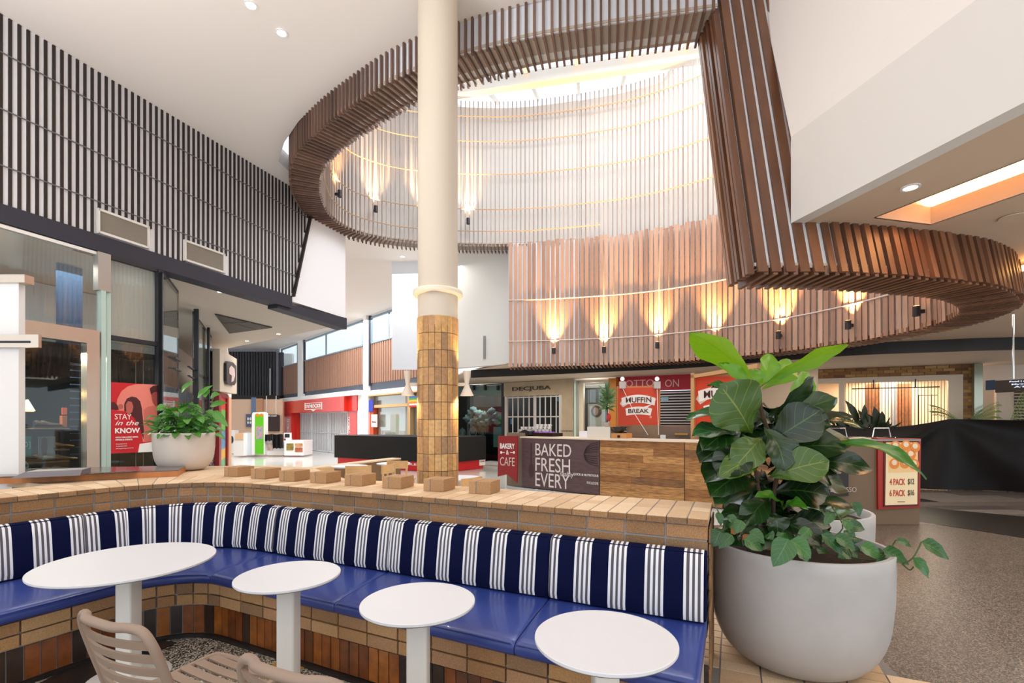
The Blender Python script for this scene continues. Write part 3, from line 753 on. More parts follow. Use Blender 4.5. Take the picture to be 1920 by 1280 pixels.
def core(cv, s0, s1, z0, z1, fo, bo, step=.1):
    n = max(2, int((s1 - s0) / step)); poly = [offp(cv, s0 + (s1 - s0) * i / n, fo) for i in range(n + 1)] + [offp(cv, s1 - (s1 - s0) * i / n, bo) for i in range(n + 1)]
    return MB().prism([(p.x, p.y) for p in poly], z0, z1)
ZW = 1.04; TW = .60
bench = thing('brick_bench', 'curved tan brick bench wall wrapping the blue seating corner', 'bench', (-1, 3.6, 0))
sA_ = wall_p.L; arc0 = 2.6 - .9; arcL = (wall_p.P[1] - wall_p.P[0]).length; arcE = wall_p.S[-2]
mb = MB()
for a_, b_, bl in ((0.05, arcL, .238), (arcL, arcE, .124), (arcE, sA_, .238)):
    bricks(wall_p, a_, b_, ZW - .042 - 3 * .09, .09, 3, bl, .05, .0, mb, zg=.012, gap=.012)
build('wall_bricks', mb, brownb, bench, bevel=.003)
build('mortar_core', core(wall_p, 0.05, sA_ - .01, .35, ZW - .003, -.006, -TW + .01), mortar, bench)
# coping: rows of pale brick on top
mb = MB(); nz = MB()
for a_, b_, bl in ((0.05, arcL, .118), (arcL, arcE, .10), (arcE, sA_, .118)):
    n = round((b_ - a_) / bl); st = (b_ - a_) / n
    for i in range(n):
        for (f, bk) in ((.012, -.235), (-.241, -.36), (-.366, -TW)):
            a, b = a_ + i * st + .003, a_ + (i + 1) * st - .003; P = []
            for z in (ZW - .04, ZW): P += [offp(wall_p, a, f, z), offp(wall_p, b, f, z), offp(wall_p, b, bk, z), offp(wall_p, a, bk, z)]
            mb.hexa(P)
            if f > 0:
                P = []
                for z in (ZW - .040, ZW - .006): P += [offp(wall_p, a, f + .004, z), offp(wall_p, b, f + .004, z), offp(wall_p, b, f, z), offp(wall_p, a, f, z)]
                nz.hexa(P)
build('coping', mb, tantop, bench, bevel=.004); build('coping_front_shade', nz, brownb, bench)  # darker front strip puts the shade of the coping's upright face into colour
# end face of the wall on the right
mb = MB()
T_ = Vector((dRt.x, dRt.y, 0)); e_ = wall_p.P[-1]
for r in range(11):
    for k in range(3):
        a = -.0 - k * .2; b = a - .19; z0_, z1_b = ZW - .055 - (r + 1) * .09 + .006, ZW - .055 - r * .09 - .006; P = []
        for z in (z0_, z1_b): P += [offp(wall_p, sA_, a, z), offp(wall_p, sA_, b, z), offp(wall_p, sA_, b, z) + T_ * .008, offp(wall_p, sA_, a, z) + T_ * .008]
        mb.hexa(P)
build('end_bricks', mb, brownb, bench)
# seat base: two tan courses over vertical glazed tiles
fL = front_p.L; fa, fe = (front_p.P[1] - front_p.P[0]).length, front_p.S[-2]
mb = MB(); tl = MB()
for a_, b_, bl in ((0.05, fa, .236), (fa, fe, .118), (fe, fL, .236)):
    bricks(front_p, a_, b_, .235, .083, 2, bl, .05, -.03, mb)
for a_, b_, bl in ((0.05, fa, .078), (fa, fe, .072), (fe, fL, .078)):
    bricks(front_p, a_, b_, .02, .213, 1, bl, .03, -.045, tl, gap=.008, jit=.001)
build('seat_bricks', mb, tanb, bench, bevel=.003)
build('glazed_tiles', tl, imat('glazed_tile', [(112, 58, 24), (54, 36, 28), (140, 78, 30), (44, 30, 26), (152, 88, 34), (94, 50, 24), (126, 68, 28)], .3, .35, 14, coat=.1), bench)
build('seat_core', core(front_p, .05, fL - .01, .0, .4, -.056, -.40), mat('grout_light', (150, 146, 142), .9), bench)
sill = core(front_p, .05, fL, 0, .02, -.01, -.4); build('skirting', sill, mat('dark_tile', (34, 30, 30), .3), bench)

# --- cushions
def pathpx(cv, px, off=0):
    best = (1e9, 0); n = int(cv.L / .005)
    for i in range(n):
        p = offp(cv, i * .005, off); e = abs(CX + FPX * p.x / p.y - px) if p.y > .5 else 1e9
        if e < best[0]: best = (e, i * .005)
    return best[1]
blue = mat('blue_vinyl', (46, 64, 136), .34, noise=.12, nscale=3, bump=.08, bscale=25, coat=.15)
def stripe_mat():
    m = bpy.data.materials.new('striped_canvas'); m.use_nodes = True; nt = m.node_tree; b = nt.nodes['Principled BSDF']; N, K = nt.nodes.new, nt.links.new
    b.inputs['Roughness'].default_value = .9; b.inputs['Specular IOR Level'].default_value = .1
    uv = N('ShaderNodeUVMap'); uv.uv_map = 'UVMap'; sx = N('ShaderNodeSeparateXYZ'); K(uv.outputs[0], sx.inputs[0])
    d = N('ShaderNodeMath'); d.operation = 'DIVIDE'; d.inputs[1].default_value = .212; K(sx.outputs[0], d.inputs[0])
    f = N('ShaderNodeMath'); f.operation = 'FRACT'; K(d.outputs[0], f.inputs[0])
    r = N('ShaderNodeValToRGB'); r.color_ramp.interpolation = 'CONSTANT'; e = r.color_ramp.elements
    navy, wh, gr = L((10, 16, 50)), L((226, 226, 230)), L((92, 88, 92))
    st = [(0, navy), (.50, wh), (.57, gr), (.645, wh), (.715, gr), (.785, wh), (.855, gr), (.925, wh), (.995, navy)]
    while len(e) < len(st): e.new(.5)
    for i, (p, c) in enumerate(st): e[i].position = p; e[i].color = c
    K(f.outputs[0], r.inputs[0]); K(r.outputs[0], b.inputs['Base Color'])
    tc = N('ShaderNodeTexCoord'); n = N('ShaderNodeTexNoise'); n.inputs['Scale'].default_value = 300; K(tc.outputs['Object'], n.inputs['Vector'])
    bp = N('ShaderNodeBump'); bp.inputs['Strength'].default_value = .3; bp.inputs['Distance'].default_value = .002; K(n.outputs['Fac'], bp.inputs['Height']); K(bp.outputs[0], b.inputs['Normal'])
    return m
stripe = stripe_mat(); navym = mat('navy_canvas', (14, 20, 56), .9, spec=.1)
def back_cushion(s0, s1, label, u0=0):
    mid = offp(back_p, (s0 + s1) / 2, .1)
    prof = [(.012, .49), (.008, .70), (.006, .838), (.02, .863), (.05, .871), (.088, .864), (.108, .846), (.130, .76), (.150, .62), (.160, .53), (.150, .495), (.09, .485)]
    cx = sum(p[0] for p in prof) / len(prof); cz = sum(p[1] for p in prof) / len(prof); L_ = s1 - s0; n = max(6, int(L_ / .03)); mb = MB(); k = len(prof)
    ss = [(0, .72), (.006, .9), (.018, .98), (.035, 1.0)]
    rows = [(s0 + a, b) for a, b in ss] + [(s0 + .035 + (L_ - .07) * i / n, 1) for i in range(1, n)] + [(s1 - a, b) for a, b in reversed(ss)]
    for s, q in rows:
        for i, (o, z) in enumerate(prof):
            oo, zz = (cx + (o - cx) * (.55 + .45 * q) if q < 1 else o), (cz + (z - cz) * (.9 + .1 * q) if q < 1 else z)
            puff = .010 * math.sin(math.pi * min(1, max(0, (s - s0) / L_))) ** .5 if o > .1 else 0
            mb.uv[len(mb.v)] = (s - s0 + u0, z); mb.v.append(offp(back_p, s, oo + puff, zz))
    for r in range(len(rows) - 1):
        for i in range(k): j = (i + 1) % k; mb.f.append([r * k + i, r * k + j, (r + 1) * k + j, (r + 1) * k + i]); mb.m.append(0)
    mb.f.append(list(range(k))); mb.m.append(0); e = (len(rows) - 1) * k; mb.f.append([e + i for i in range(k - 1, -1, -1)]); mb.m.append(0)
    o = thing('back_cushion', label, 'cushion', (mid.x, mid.y, .485), 0, 'striped back cushions'); cv_ = build('cover', mb, stripe, o, smooth=True, angle=60)
    # piping seam along the top edge
    pp = MB(); pp.tube([offp(back_p, s0 + .02 + (L_ - .04) * i / 30, .098, .861) for i in range(31)], .003, 5); build('piping', pp, navym, cv_)
    return o
bs_ = [0.15] + [pathpx(back_p, x, .1) for x in (155, 522, 736, 1033)] + [back_p.L - .005]
labs = ['striped navy back cushion at the far left, cut off by the photo edge', 'longest curved striped navy back cushion, round the corner behind the big round table', 'striped navy back cushion behind the second table, right of the corner cushion',
        'striped navy back cushion behind the third table', 'striped navy back cushion at the right end of the bench beside the large planter']
uo = [.0, .12, .05, .1, .15]
for i in range(5): back_cushion(bs_[i] + .002, bs_[i + 1] - .002, labs[i], uo[i])
def seat_cushion(b0, b1, f0, f1, label):
    mb = MB(); n = 28
    prof = [(0, 0), (0, 1), (.2, 1.06), (.45, 1.1), (.7, 1.08), (.88, 1.03), (.955, .98), (.985, .88), (1.0, .70), (1.0, .25), (.985, .06), (.95, 0)]
    k = len(prof); rows = [(0, .80), (.006, .93), (.02, 1)] + [(i / n, 1) for i in range(1, n)] + [(.98, 1), (.994, .93), (1, .80)]
    for t, q in rows:
        B = offp(back_p, b0 + (b1 - b0) * t, .04); F = offp(front_p, f0 + (f1 - f0) * t, .0)
        for a, z in prof:
            zz = .5 + (z - .5) * q; mb.v.append(B + (F - B) * a + Vector((0, 0, .40 + .078 * zz)))
    for r in range(len(rows) - 1):
        for i in range(k): j = (i + 1) % k; mb.f.append([r * k + i, r * k + j, (r + 1) * k + j, (r + 1) * k + i]); mb.m.append(0)
    mb.f.append(list(range(k))); mb.m.append(0); e = (len(rows) - 1) * k; mb.f.append([e + i for i in range(k - 1, -1, -1)]); mb.m.append(0)
    c = offp(front_p, (f0 + f1) / 2, -.3); o = thing('seat_cushion', label, 'cushion', (c.x, c.y, .4), 0, 'blue vinyl seat cushions'); cv_ = build('cover', mb, blue, o, smooth=True, angle=50)
    pp = MB(); pp.tube([offp(front_p, f0 + .02 + (f1 - f0 - .04) * i / 30, .001, .468) for i in range(31)], .003, 5); build('piping', pp, mat('blue_piping', (30, 44, 104), .5), cv_)
sb = [.15] + [pathpx(back_p, x, .14) for x in (508, 722, 1025)] + [back_p.L - .005]
sf = [.1] + [pathpx(front_p, x) for x in (393, 626, 964)] + [front_p.L]
sl_ = ['blue vinyl seat cushion running round the left corner under the big round table', 'blue vinyl seat cushion right of the corner, behind the second table', 'blue vinyl seat cushion behind the third table, with small scuffs', 'blue vinyl seat cushion at the right end, behind the fourth table']
for i in range(4): seat_cushion(sb[i] + .002, sb[i + 1] - .002, sf[i] + .002, sf[i + 1] - .002, sl_[i])

# --- brick blocks standing on the wall
bx_names = ['left end of the row, nearest the potted plant', 'second from the left', 'third from the left', 'fourth from the left', 'fourth from the right', 'third from the right', 'in front of the tiled column', 'right end of the row, nearest the bakery counter']
c8 = Vector((-.318, 3.53)) * 1.057 * .97
px8 = [(420, 893), (470, 897), (523, 901.5), (581, 905), (646, 910), (716.6, 915), (794, 920), (879, 925)]
rb = math.radians(-20)
for i, (px, py) in enumerate(px8):
    q = zat(px, py, ZW); q = Vector((q.x, q.y)); ux, uy = Vector((math.cos(rb), math.sin(rb))), Vector((-math.sin(rb), math.cos(rb)))
    c = q + ux * .092 + uy * .10
    o = thing('brick_block', 'tan brick block on the wall, ' + bx_names[i], 'brick block', (c.x, c.y, ZW), rb, 'brick blocks on the wall')
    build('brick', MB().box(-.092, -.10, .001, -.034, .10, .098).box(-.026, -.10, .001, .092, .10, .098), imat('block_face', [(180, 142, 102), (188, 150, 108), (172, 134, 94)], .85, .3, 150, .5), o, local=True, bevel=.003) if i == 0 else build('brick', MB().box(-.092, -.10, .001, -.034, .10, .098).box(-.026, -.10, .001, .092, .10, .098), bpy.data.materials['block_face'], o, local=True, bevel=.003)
    build('mortar_joint', MB().box(-.034, -.096, .001, -.026, .096, .094), mortar, o, local=True)

# --- tables
wtop = mat('white_laminate', (208, 208, 212), .5); wpost = mat('white_post', (220, 215, 208), .45)
def table(x, y, r, label):
    o = thing('cafe_table', label, 'table', (x, y, 0), 0, 'round white cafe tables')
    mb = MB().lathe([(r - .012, .712), (r - .004, .714), (r, .718), (r, .728), (r - .003, .730), (r - .008, .730)], seg=96); tt = build('tabletop', mb, wtop, o, smooth=True, local=True, angle=30)
    mb = MB().lathe([(r - .014, .7105), (r - .005, .7115)], seg=96); build('edge_band', mb, mat('taupe_edge', (160, 148, 138), .6), tt, smooth=True, local=True)
    mb = MB(); w = .05
    rp = []
    for cx_, cy_, a0 in ((w - .014, w - .014, 0), (-w + .014, w - .014, 90), (-w + .014, -w + .014, 180), (w - .014, -w + .014, 270)):
        for k in range(5): a = math.radians(a0 + k * 22.5); rp.append((cx_ + .014 * math.cos(a), cy_ + .014 * math.sin(a)))
    mb.prism(rp, .012, .712); build('pedestal', mb, wpost, o, smooth=True, local=True, angle=40)
    build('foot_plate', MB().lathe([(.22, .001), (.22, .008), (.21, .012), (.0, .012)], seg=48, cap=False), wpost, o, smooth=True, local=True)
    return o
table(-2.395, 3.0, .466, 'large round white table on a square post at the left corner of the bench')
table(-1.27, 2.73, .279, 'small round white table, second from the left, between the big table and the middle one')
table(-.4546, 2.33, .274, 'small round white table in the middle of the photo, third from the left')
table(.375, 1.935, .283, 'round white table nearest the camera at the lower right, by the bench end')

# --- taupe slatted chairs
taupe = mat('taupe_resin', (142, 120, 104), .5, bump=.05, bscale=60)
def chair(label, loc, rz):
    o = thing('slatted_chair', label, 'chair', loc, rz, 'taupe slatted chairs')
    # local: +Y is where the sitter faces; seat 0.46 wide, z 0.44
    W2 = .24
    fr = []
    def by(z): return -.20 - (z - .44) * .30
    top = .86
    pts = [(-W2, by(.44), .44), (-W2 - .004, by(.6), .60), (-W2, by(.74), .74), (-W2 + .012, by(.81), .81), (-W2 + .045, by(.85), .85), (-W2 + .10, by(top) - .012, top), (-.08, by(top) - .035, top + .002), (.08, by(top) - .035, top + .002),
           (W2 - .10, by(top) - .012, top), (W2 - .045, by(.85), .85), (W2 - .012, by(.81), .81), (W2, by(.74), .74), (W2 + .004, by(.6), .60), (W2, by(.44), .44)]
    sm = catmull([Vector(p) for p in pts], 5, False)
    build('back_frame', MB().tube(sm, .017, 10), taupe, o, smooth=True, local=True, angle=60)
    for z in (.80, .745, .69, .635, .58, .525):
        mb = MB(); n = 14; w = W2 - .004; hh = .034
        rows = []
        for i in range(n + 1):
            x = -w + 2 * w * i / n; bow = -.045 * (1 - (x / w) ** 2); P = Vector((x, by(z) + bow, z)); rows.append(P)
        for i in range(n):
            a, b = rows[i], rows[i + 1]; t = (b - a).normalized(); up = Vector((0, -.3, 1)).normalized(); nn_ = Vector((0, .012, 0))
            mb.hexa([a - up * hh / 2 - nn_ / 2, b - up * hh / 2 - nn_ / 2, b - up * hh / 2 + nn_ / 2, a - up * hh / 2 + nn_ / 2, a + up * hh / 2 - nn_ / 2, b + up * hh / 2 - nn_ / 2, b + up * hh / 2 + nn_ / 2, a + up * hh / 2 + nn_ / 2])
        build('back_slat', mb, taupe, o, local=True)
    sf_ = catmull([Vector(p) for p in ((-W2, -.20, .435), (-W2 - .005, .0, .43), (-W2 + .005, .20, .44), (-W2 + .05, .245, .435), (0, .25, .43), (W2 - .05, .245, .435), (W2 - .005, .20, .44), (W2 + .005, 0, .43), (W2, -.20, .435), (0, -.215, .432))], 5, True)
    build('seat_frame', MB().tube(sf_, .015, 8, closed=True), taupe, o, smooth=True, local=True)
    for k in range(7):
        y = -.165 + k * .062; mb = MB(); n = 10
        for i in range(n):
            x0, x1 = -W2 + 2 * W2 * i / n, -W2 + 2 * W2 * (i + 1) / n; d0, d1 = -.012 * (1 - (x0 / W2) ** 2), -.012 * (1 - (x1 / W2) ** 2); z = .447
            mb.hexa([(x0, y - .022, z + d0 - .008), (x1, y - .022, z + d1 - .008), (x1, y + .022, z + d1 - .008), (x0, y + .022, z + d0 - .008), (x0, y - .022, z + d0), (x1, y - .022, z + d1), (x1, y + .022, z + d1), (x0, y + .022, z + d0)])
        build('seat_slat', mb, taupe, o, local=True)
    for sx in (-1, 1):
        build('leg', MB().tube([(sx * (W2 - .02), .21, .43), (sx * (W2 + .0), .235, .2), (sx * (W2 + .01), .25, .0)], [.017, .015, .013], 8), taupe, o, smooth=True, local=True)
        build('leg', MB().tube([(sx * W2, -.20, .44), (sx * (W2 + .005), -.235, .2), (sx * (W2 + .01), -.265, .0)], [.017, .015, .013], 8), taupe, o, smooth=True, local=True)
    return o
ca = math.radians(-24.8)
ch1 = chair('taupe slatted chair at the lower left, back to the camera, facing the second table', (-1.36, 2.085, 0), ca)
dup(ch1, (-.53, 1.73, 0), ca, 'taupe slatted chair with only its curved back rail showing at the bottom edge')

# --- planters and plants
def leafmat(name, c1, c2, vein, rough=.32, trans=.3, tcol=None):
    m = bpy.data.materials.new(name); m.use_nodes = True; nt = m.node_tree; b = nt.nodes['Principled BSDF']; N, K = nt.nodes.new, nt.links.new
    g = N('ShaderNodeNewGeometry'); r = N('ShaderNodeValToRGB'); r.color_ramp.elements[0].color = L(c1); r.color_ramp.elements[1].color = L(c2); K(g.outputs['Random Per Island'], r.inputs[0])
    uv = N('ShaderNodeUVMap'); uv.uv_map = 'UVMap'; sx = N('ShaderNodeSeparateXYZ'); K(uv.outputs[0], sx.inputs[0])
    ab = N('ShaderNodeMath'); ab.operation = 'ABSOLUTE'; K(sx.outputs[1], ab.inputs[0])
    # midrib
    l1 = N('ShaderNodeMath'); l1.operation = 'LESS_THAN'; l1.inputs[1].default_value = .028; K(ab.outputs[0], l1.inputs[0])
    # side veins: fract(7*(u - .45*|v|)) small
    m1 = N('ShaderNodeMath'); m1.operation = 'MULTIPLY'; m1.inputs[1].default_value = -.30; K(ab.outputs[0], m1.inputs[0])
    a1 = N('ShaderNodeMath'); a1.operation = 'ADD'; K(m1.outputs[0], a1.inputs[0]); K(sx.outputs[0], a1.inputs[1])
    m2 = N('ShaderNodeMath'); m2.operation = 'MULTIPLY'; m2.inputs[1].default_value = 6.0; K(a1.outputs[0], m2.inputs[0])
    fr = N('ShaderNodeMath'); fr.operation = 'FRACT'; K(m2.outputs[0], fr.inputs[0])
    l2 = N('ShaderNodeMath'); l2.operation = 'LESS_THAN'; l2.inputs[1].default_value = .05; K(fr.outputs[0], l2.inputs[0])
    mx0 = N('ShaderNodeMath'); mx0.operation = 'MAXIMUM'; K(l1.outputs[0], mx0.inputs[0]); K(l2.outputs[0], mx0.inputs[1])
    mh = N('ShaderNodeMath'); mh.operation = 'MULTIPLY'; mh.inputs[1].default_value = .6; K(mx0.outputs[0], mh.inputs[0])
    mix = N('ShaderNodeMixRGB'); mix.inputs[2].default_value = L(vein); K(mh.outputs[0], mix.inputs[0]); K(r.outputs[0], mix.inputs[1]); K(mix.outputs[0], b.inputs['Base Color'])
    b.inputs['Roughness'].default_value = rough; b.inputs['Specular IOR Level'].default_value = .6; b.inputs['Coat Weight'].default_value = .12
    bp = N('ShaderNodeBump'); bp.inputs['Strength'].default_value = .35; bp.inputs['Distance'].default_value = .004
    sn = N('ShaderNodeMath'); sn.operation = 'PINGPONG'; sn.inputs[1].default_value = .5; K(m2.outputs[0], sn.inputs[0]); K(sn.outputs[0], bp.inputs['Height']); K(bp.outputs[0], b.inputs['Normal'])
    tr = N('ShaderNodeBsdfTranslucent'); ms = N('ShaderNodeMixShader'); ms.inputs[0].default_value = trans; tr.inputs[0].default_value = L(tcol or c2)
    out = nt.nodes['Material Output']; K(b.outputs[0], ms.inputs[1]); K(tr.outputs[0], ms.inputs[2]); K(ms.outputs[0], out.inputs[0]); return m
figm = leafmat('fig_leaf', (6, 24, 8), (26, 60, 16), (84, 116, 44), trans=.15)
figy = leafmat('fig_leaf_young', (84, 140, 18), (100, 156, 24), (60, 110, 20), trans=.4, tcol=(150, 200, 30))
figo = leafmat('fig_leaf_olive', (54, 86, 14), (68, 100, 22), (150, 160, 70), trans=.25)
def leaf(mb, a, b, w, nrm=(0, 0, 1), arch=.05, cup=.15, wav=.012, m=0, kind='fig', nu=12, nv=6, th=0):
    a, b = Vector(a), Vector(b); t = (b - a); L_ = t.length; t.normalize(); nrm = Vector(nrm); sdv = t.cross(nrm).normalized(); up = sdv.cross(t).normalized()
    vs, uv = [], []; ph = random.random() * 6
    for i in range(nu + 1):
        u = i / nu
        if kind == 'fig': wd = (max(0, math.sin(math.pi * u ** 1.35)) ** .62) * (.45 + .55 * min(1, u * 1.5)) * w / 2
        elif kind == 'heart': wd = (max(0, math.sin(math.pi * u ** .62)) ** .75) * w / 2
        else: wd = (max(0, math.sin(math.pi * u)) ** .8) * w / 2
        wd = max(wd, .001); c = a + (b - a) * u + up * (arch * math.sin(math.pi * u) - arch * .5 * u * u)
        for j in range(nv + 1):
            v = -1 + 2 * j / nv; k = abs(v)
            p = c + sdv * v * wd + up * (cup * wd * k * k + wav * math.sin(u * 16 + ph + v * 2) * k)
            vs.append(p); uv.append((u, v))
    fs = [(i * (nv + 1) + j, i * (nv + 1) + j + 1, (i + 1) * (nv + 1) + j + 1, (i + 1) * (nv + 1) + j) for i in range(nu) for j in range(nv)]
    mb.add(vs, fs, m, uv)
pot_m = mat('white_concrete', (174, 172, 171), .6, noise=.08, nscale=4, bump=.06, bscale=30)
soil = mat('soil', (52, 36, 24), .95, noise=.5, nscale=60, bump=.6, bscale=60)
def pot(root, r, h, rb_, wall_=.035, z0=0.0, pm=None):
    prof = [(rb_ * .6, 0), (rb_, .005)]
    for k in range(1, 9):
        a = k / 9 * PI / 2; prof.append((rb_ + (r * .97 - rb_) * math.sin(a), .005 + h * .5 * (1 - math.cos(a))))
    prof += [(r * .99, h * .62), (r, h * .9), (r, h - .006), (r - .006, h), (r - wall_ + .006, h), (r - wall_, h - .008), (r - wall_ - .02, h - .16)]
    build('bowl', MB().lathe([(a, b + z0) for a, b in prof], seg=96), pm or pot_m, root, smooth=True, local=True, angle=45)
    sb_ = MB(); n = 40
    sb_.lathe([(.0005, h - .075 + z0 + .02), (r * .5, h - .07 + z0 + .012), (r - wall_ - .012, h - .08 + z0)], seg=n, cap=False); build('soil', sb_, soil, root, smooth=True, local=True)
PX, PY = 1.895, 3.215
fig = thing('potted_fiddle_leaf_fig', 'large fiddle leaf fig with glossy leaves in a big white bowl planter at the right', 'potted plant', (PX, PY, .012))
pot(fig, .535, .785, .26)
tk = MB(); trunkpts = [at(1452, 1010, 3.2), at(1450, 940, 3.2), at(1458, 860, 3.2), at(1430, 780, 3.2), at(1420, 722, 3.2)]
tk.tube(catmull(trunkpts, 5, False), .014, 8); tk.tube(catmull([at(1475, 1015, 3.28), at(1478, 930, 3.28), at(1470, 840, 3.26), at(1500, 760, 3.25)], 5, False), .011, 8)
tk.tube(catmull([at(1440, 1015, 3.12), at(1425, 930, 3.15), at(1410, 850, 3.15)], 5, False), .010, 8)
build('trunk', tk, mat('fig_bark', (74, 54, 38), .8, bump=.4, bscale=80), fig, smooth=True)
f1 = MB()
def lf(bx, by, tx, ty, w, db=3.2, dt=3.2, nrm=(0, -.6, .8), m=0, arch=.04, cup=.25, wav=.01): leaf(f1, at(bx, by, db), at(tx, ty, dt), w, nrm, arch, cup, wav, m)
# young bright leaves at the top
lf(1420, 728, 1295, 618, .23, 3.2, 3.1, (-.5, -.6, -.55), 1, arch=-.06, cup=.3)
lf(1425, 725, 1586, 643, .16, 3.2, 3.1, (.3, -.75, -.55), 1, arch=-.03, cup=.3)
lf(1425, 728, 1447, 663, .15, 3.22, 3.27, (0, -1, .1), 1, cup=.3, arch=.02)
lf(1428, 730, 1492, 680, .17, 3.25, 3.32, (.2, -.9, .3), 1)
lf(1415, 728, 1352, 680, .09, 3.2, 3.15, (-.4, -.8, .3), 1)
lf(1420, 732, 1408, 690, .12, 3.22, 3.25, (-.2, -.9, .2), 1)
lf(1455, 790, 1520, 697, .20, 3.3, 3.36, (.4, -.8, .3), 1)
# the large olive leaf facing us, and the dark one
lf(1408, 812, 1352, 722, .40, 3.12, 2.98, (-.15, -.95, .15), 2, cup=.12, arch=.03, wav=.014)
lf(1438, 780, 1528, 708, .26, 3.1, 3.0, (.2, -.55, -.8), 0, cup=.12, arch=.02)
lf(1400, 745, 1336, 722, .15, 3.2, 3.1, (-.2, -.3, .9), 3)
lf(1395, 760, 1330, 718, .13, 3.2, 3.1, (-.2, -.5, .85), 3)
lf(1400, 790, 1288, 780, .15, 3.2, 3.1, (0, -.35, .9), 3)
lf(1400, 820, 1300, 812, .20, 3.2, 3.05, (-.1, -.5, .85), 3)
lf(1395, 800, 1318, 840, .24, 3.2, 3.05, (-.2, -.6, .75), 0)
lf(1395, 830, 1312, 862, .26, 3.2, 3.05, (-.2, -.6, .75), 0)
lf(1400, 870, 1322, 898, .26, 3.2, 3.02, (-.2, -.5, .8), 0)
lf(1410, 885, 1332, 925, .26, 3.2, 3.02, (-.2, -.6, .75), 0)
lf(1410, 840, 1345, 890, .24, 3.1, 2.95, (-.3, -.8, .5), 0)
lf(1460, 800, 1570, 742, .20, 3.2, 3.1, (.2, -.6, .7), 0)
lf(1470, 810, 1598, 776, .18, 3.2, 3.05, (.1, -.4, .9), 0)
lf(1500, 800, 1622, 800, .14, 3.2, 3.05, (0, -.3, .95), 3)
lf(1462, 790, 1560, 795, .22, 3.15, 3.0, (.1, -.8, .55), 0)
lf(1440, 830, 1540, 768, .28, 3.1, 2.95, (.1, -.9, .4), 0)
lf(1432, 800, 1475, 880, .24, 3.08, 2.95, (.1, -.9, .4), 0)
lf(1430, 820, 1378, 875, .22, 3.08, 2.95, (-.2, -.85, .4), 2)
lf(1440, 850, 1350, 890, .18, 3.1, 2.92, (-.2, -.8, .5), 2)
lf(1440, 895, 1555, 862, .24, 3.05, 2.9, (.1, -.85, .45), 2, cup=.2)
lf(1480, 865, 1640, 878, .17, 3.1, 2.95, (.1, -.85, .5), 0, arch=.05)
lf(1540, 830, 1745, 888, .13, 3.1, 2.88, (.25, -.7, .65), 4, arch=.09, cup=.3)
lf(1455, 850, 1590, 835, .26, 3.15, 3.0, (.1, -.7, .7), 0)
lf(1470, 850, 1595, 820, .25, 3.3, 3.35, (.1, -.6, .7), 0)
lf(1450, 880, 1560, 905, .26, 3.2, 3.05, (.1, -.5, .85), 0)
lf(1470, 890, 1592, 915, .22, 3.25, 3.2, (.2, -.7, .6), 0)
lf(1450, 920, 1560, 930, .30, 3.2, 3.08, (.1, -.8, .55), 0)
lf(1430, 900, 1340, 940, .22, 3.18, 3.0, (-.1, -.4, .9), 0)
lf(1445, 930, 1395, 985, .18, 3.15, 3.0, (-.3, -.7, .6), 0)
lf(1470, 955, 1420, 925, .10, 3.08, 2.95, (0, -.5, .8), 4)
lf(1468, 955, 1512, 948, .11, 3.08, 2.97, (0, -.5, .8), 4)
lf(1475, 950, 1608, 950, .13, 3.15, 3.0, (0, -.5, .9), 0)
lf(1440, 960, 1350, 972, .15, 3.2, 3.02, (0, -.4, .9), 0)
lf(1450, 975, 1542, 1022, .20, 3.1, 2.9, (.1, -.75, .6), 0)
lf(1465, 980, 1560, 985, .20, 3.2, 3.1, (.1, -.7, .6), 0)
lf(1440, 985, 1398, 1020, .22, 3.1, 2.95, (-.1, -.8, .5), 0)
lf(1442, 960, 1460, 1000, .16, 3.05, 2.98, (0, -.9, .3), 0)
for k in range(54):
    a_ = random.uniform(0, 2 * PI); x0 = random.uniform(1425, 1475); y0 = random.uniform(765, 985); db = 3.22
    tx = x0 + math.cos(a_) * random.uniform(70, 115); dt = 3.22 + abs(math.sin(a_)) * .35
    lf(x0, y0, tx, y0 + random.uniform(-35, 40), random.uniform(.20, .30), db, dt, (math.cos(a_) * .3, -.6, .7), 0)
build('foliage', f1, [figm, figy, figo, leafmat('fig_leaf_sheen', (28, 66, 30), (48, 92, 46), (110, 150, 100), rough=.2, trans=.1), leafmat('fig_leaf_mid', (50, 110, 20), (66, 128, 26), (110, 160, 60), trans=.3)], fig, smooth=True, recalc=False)
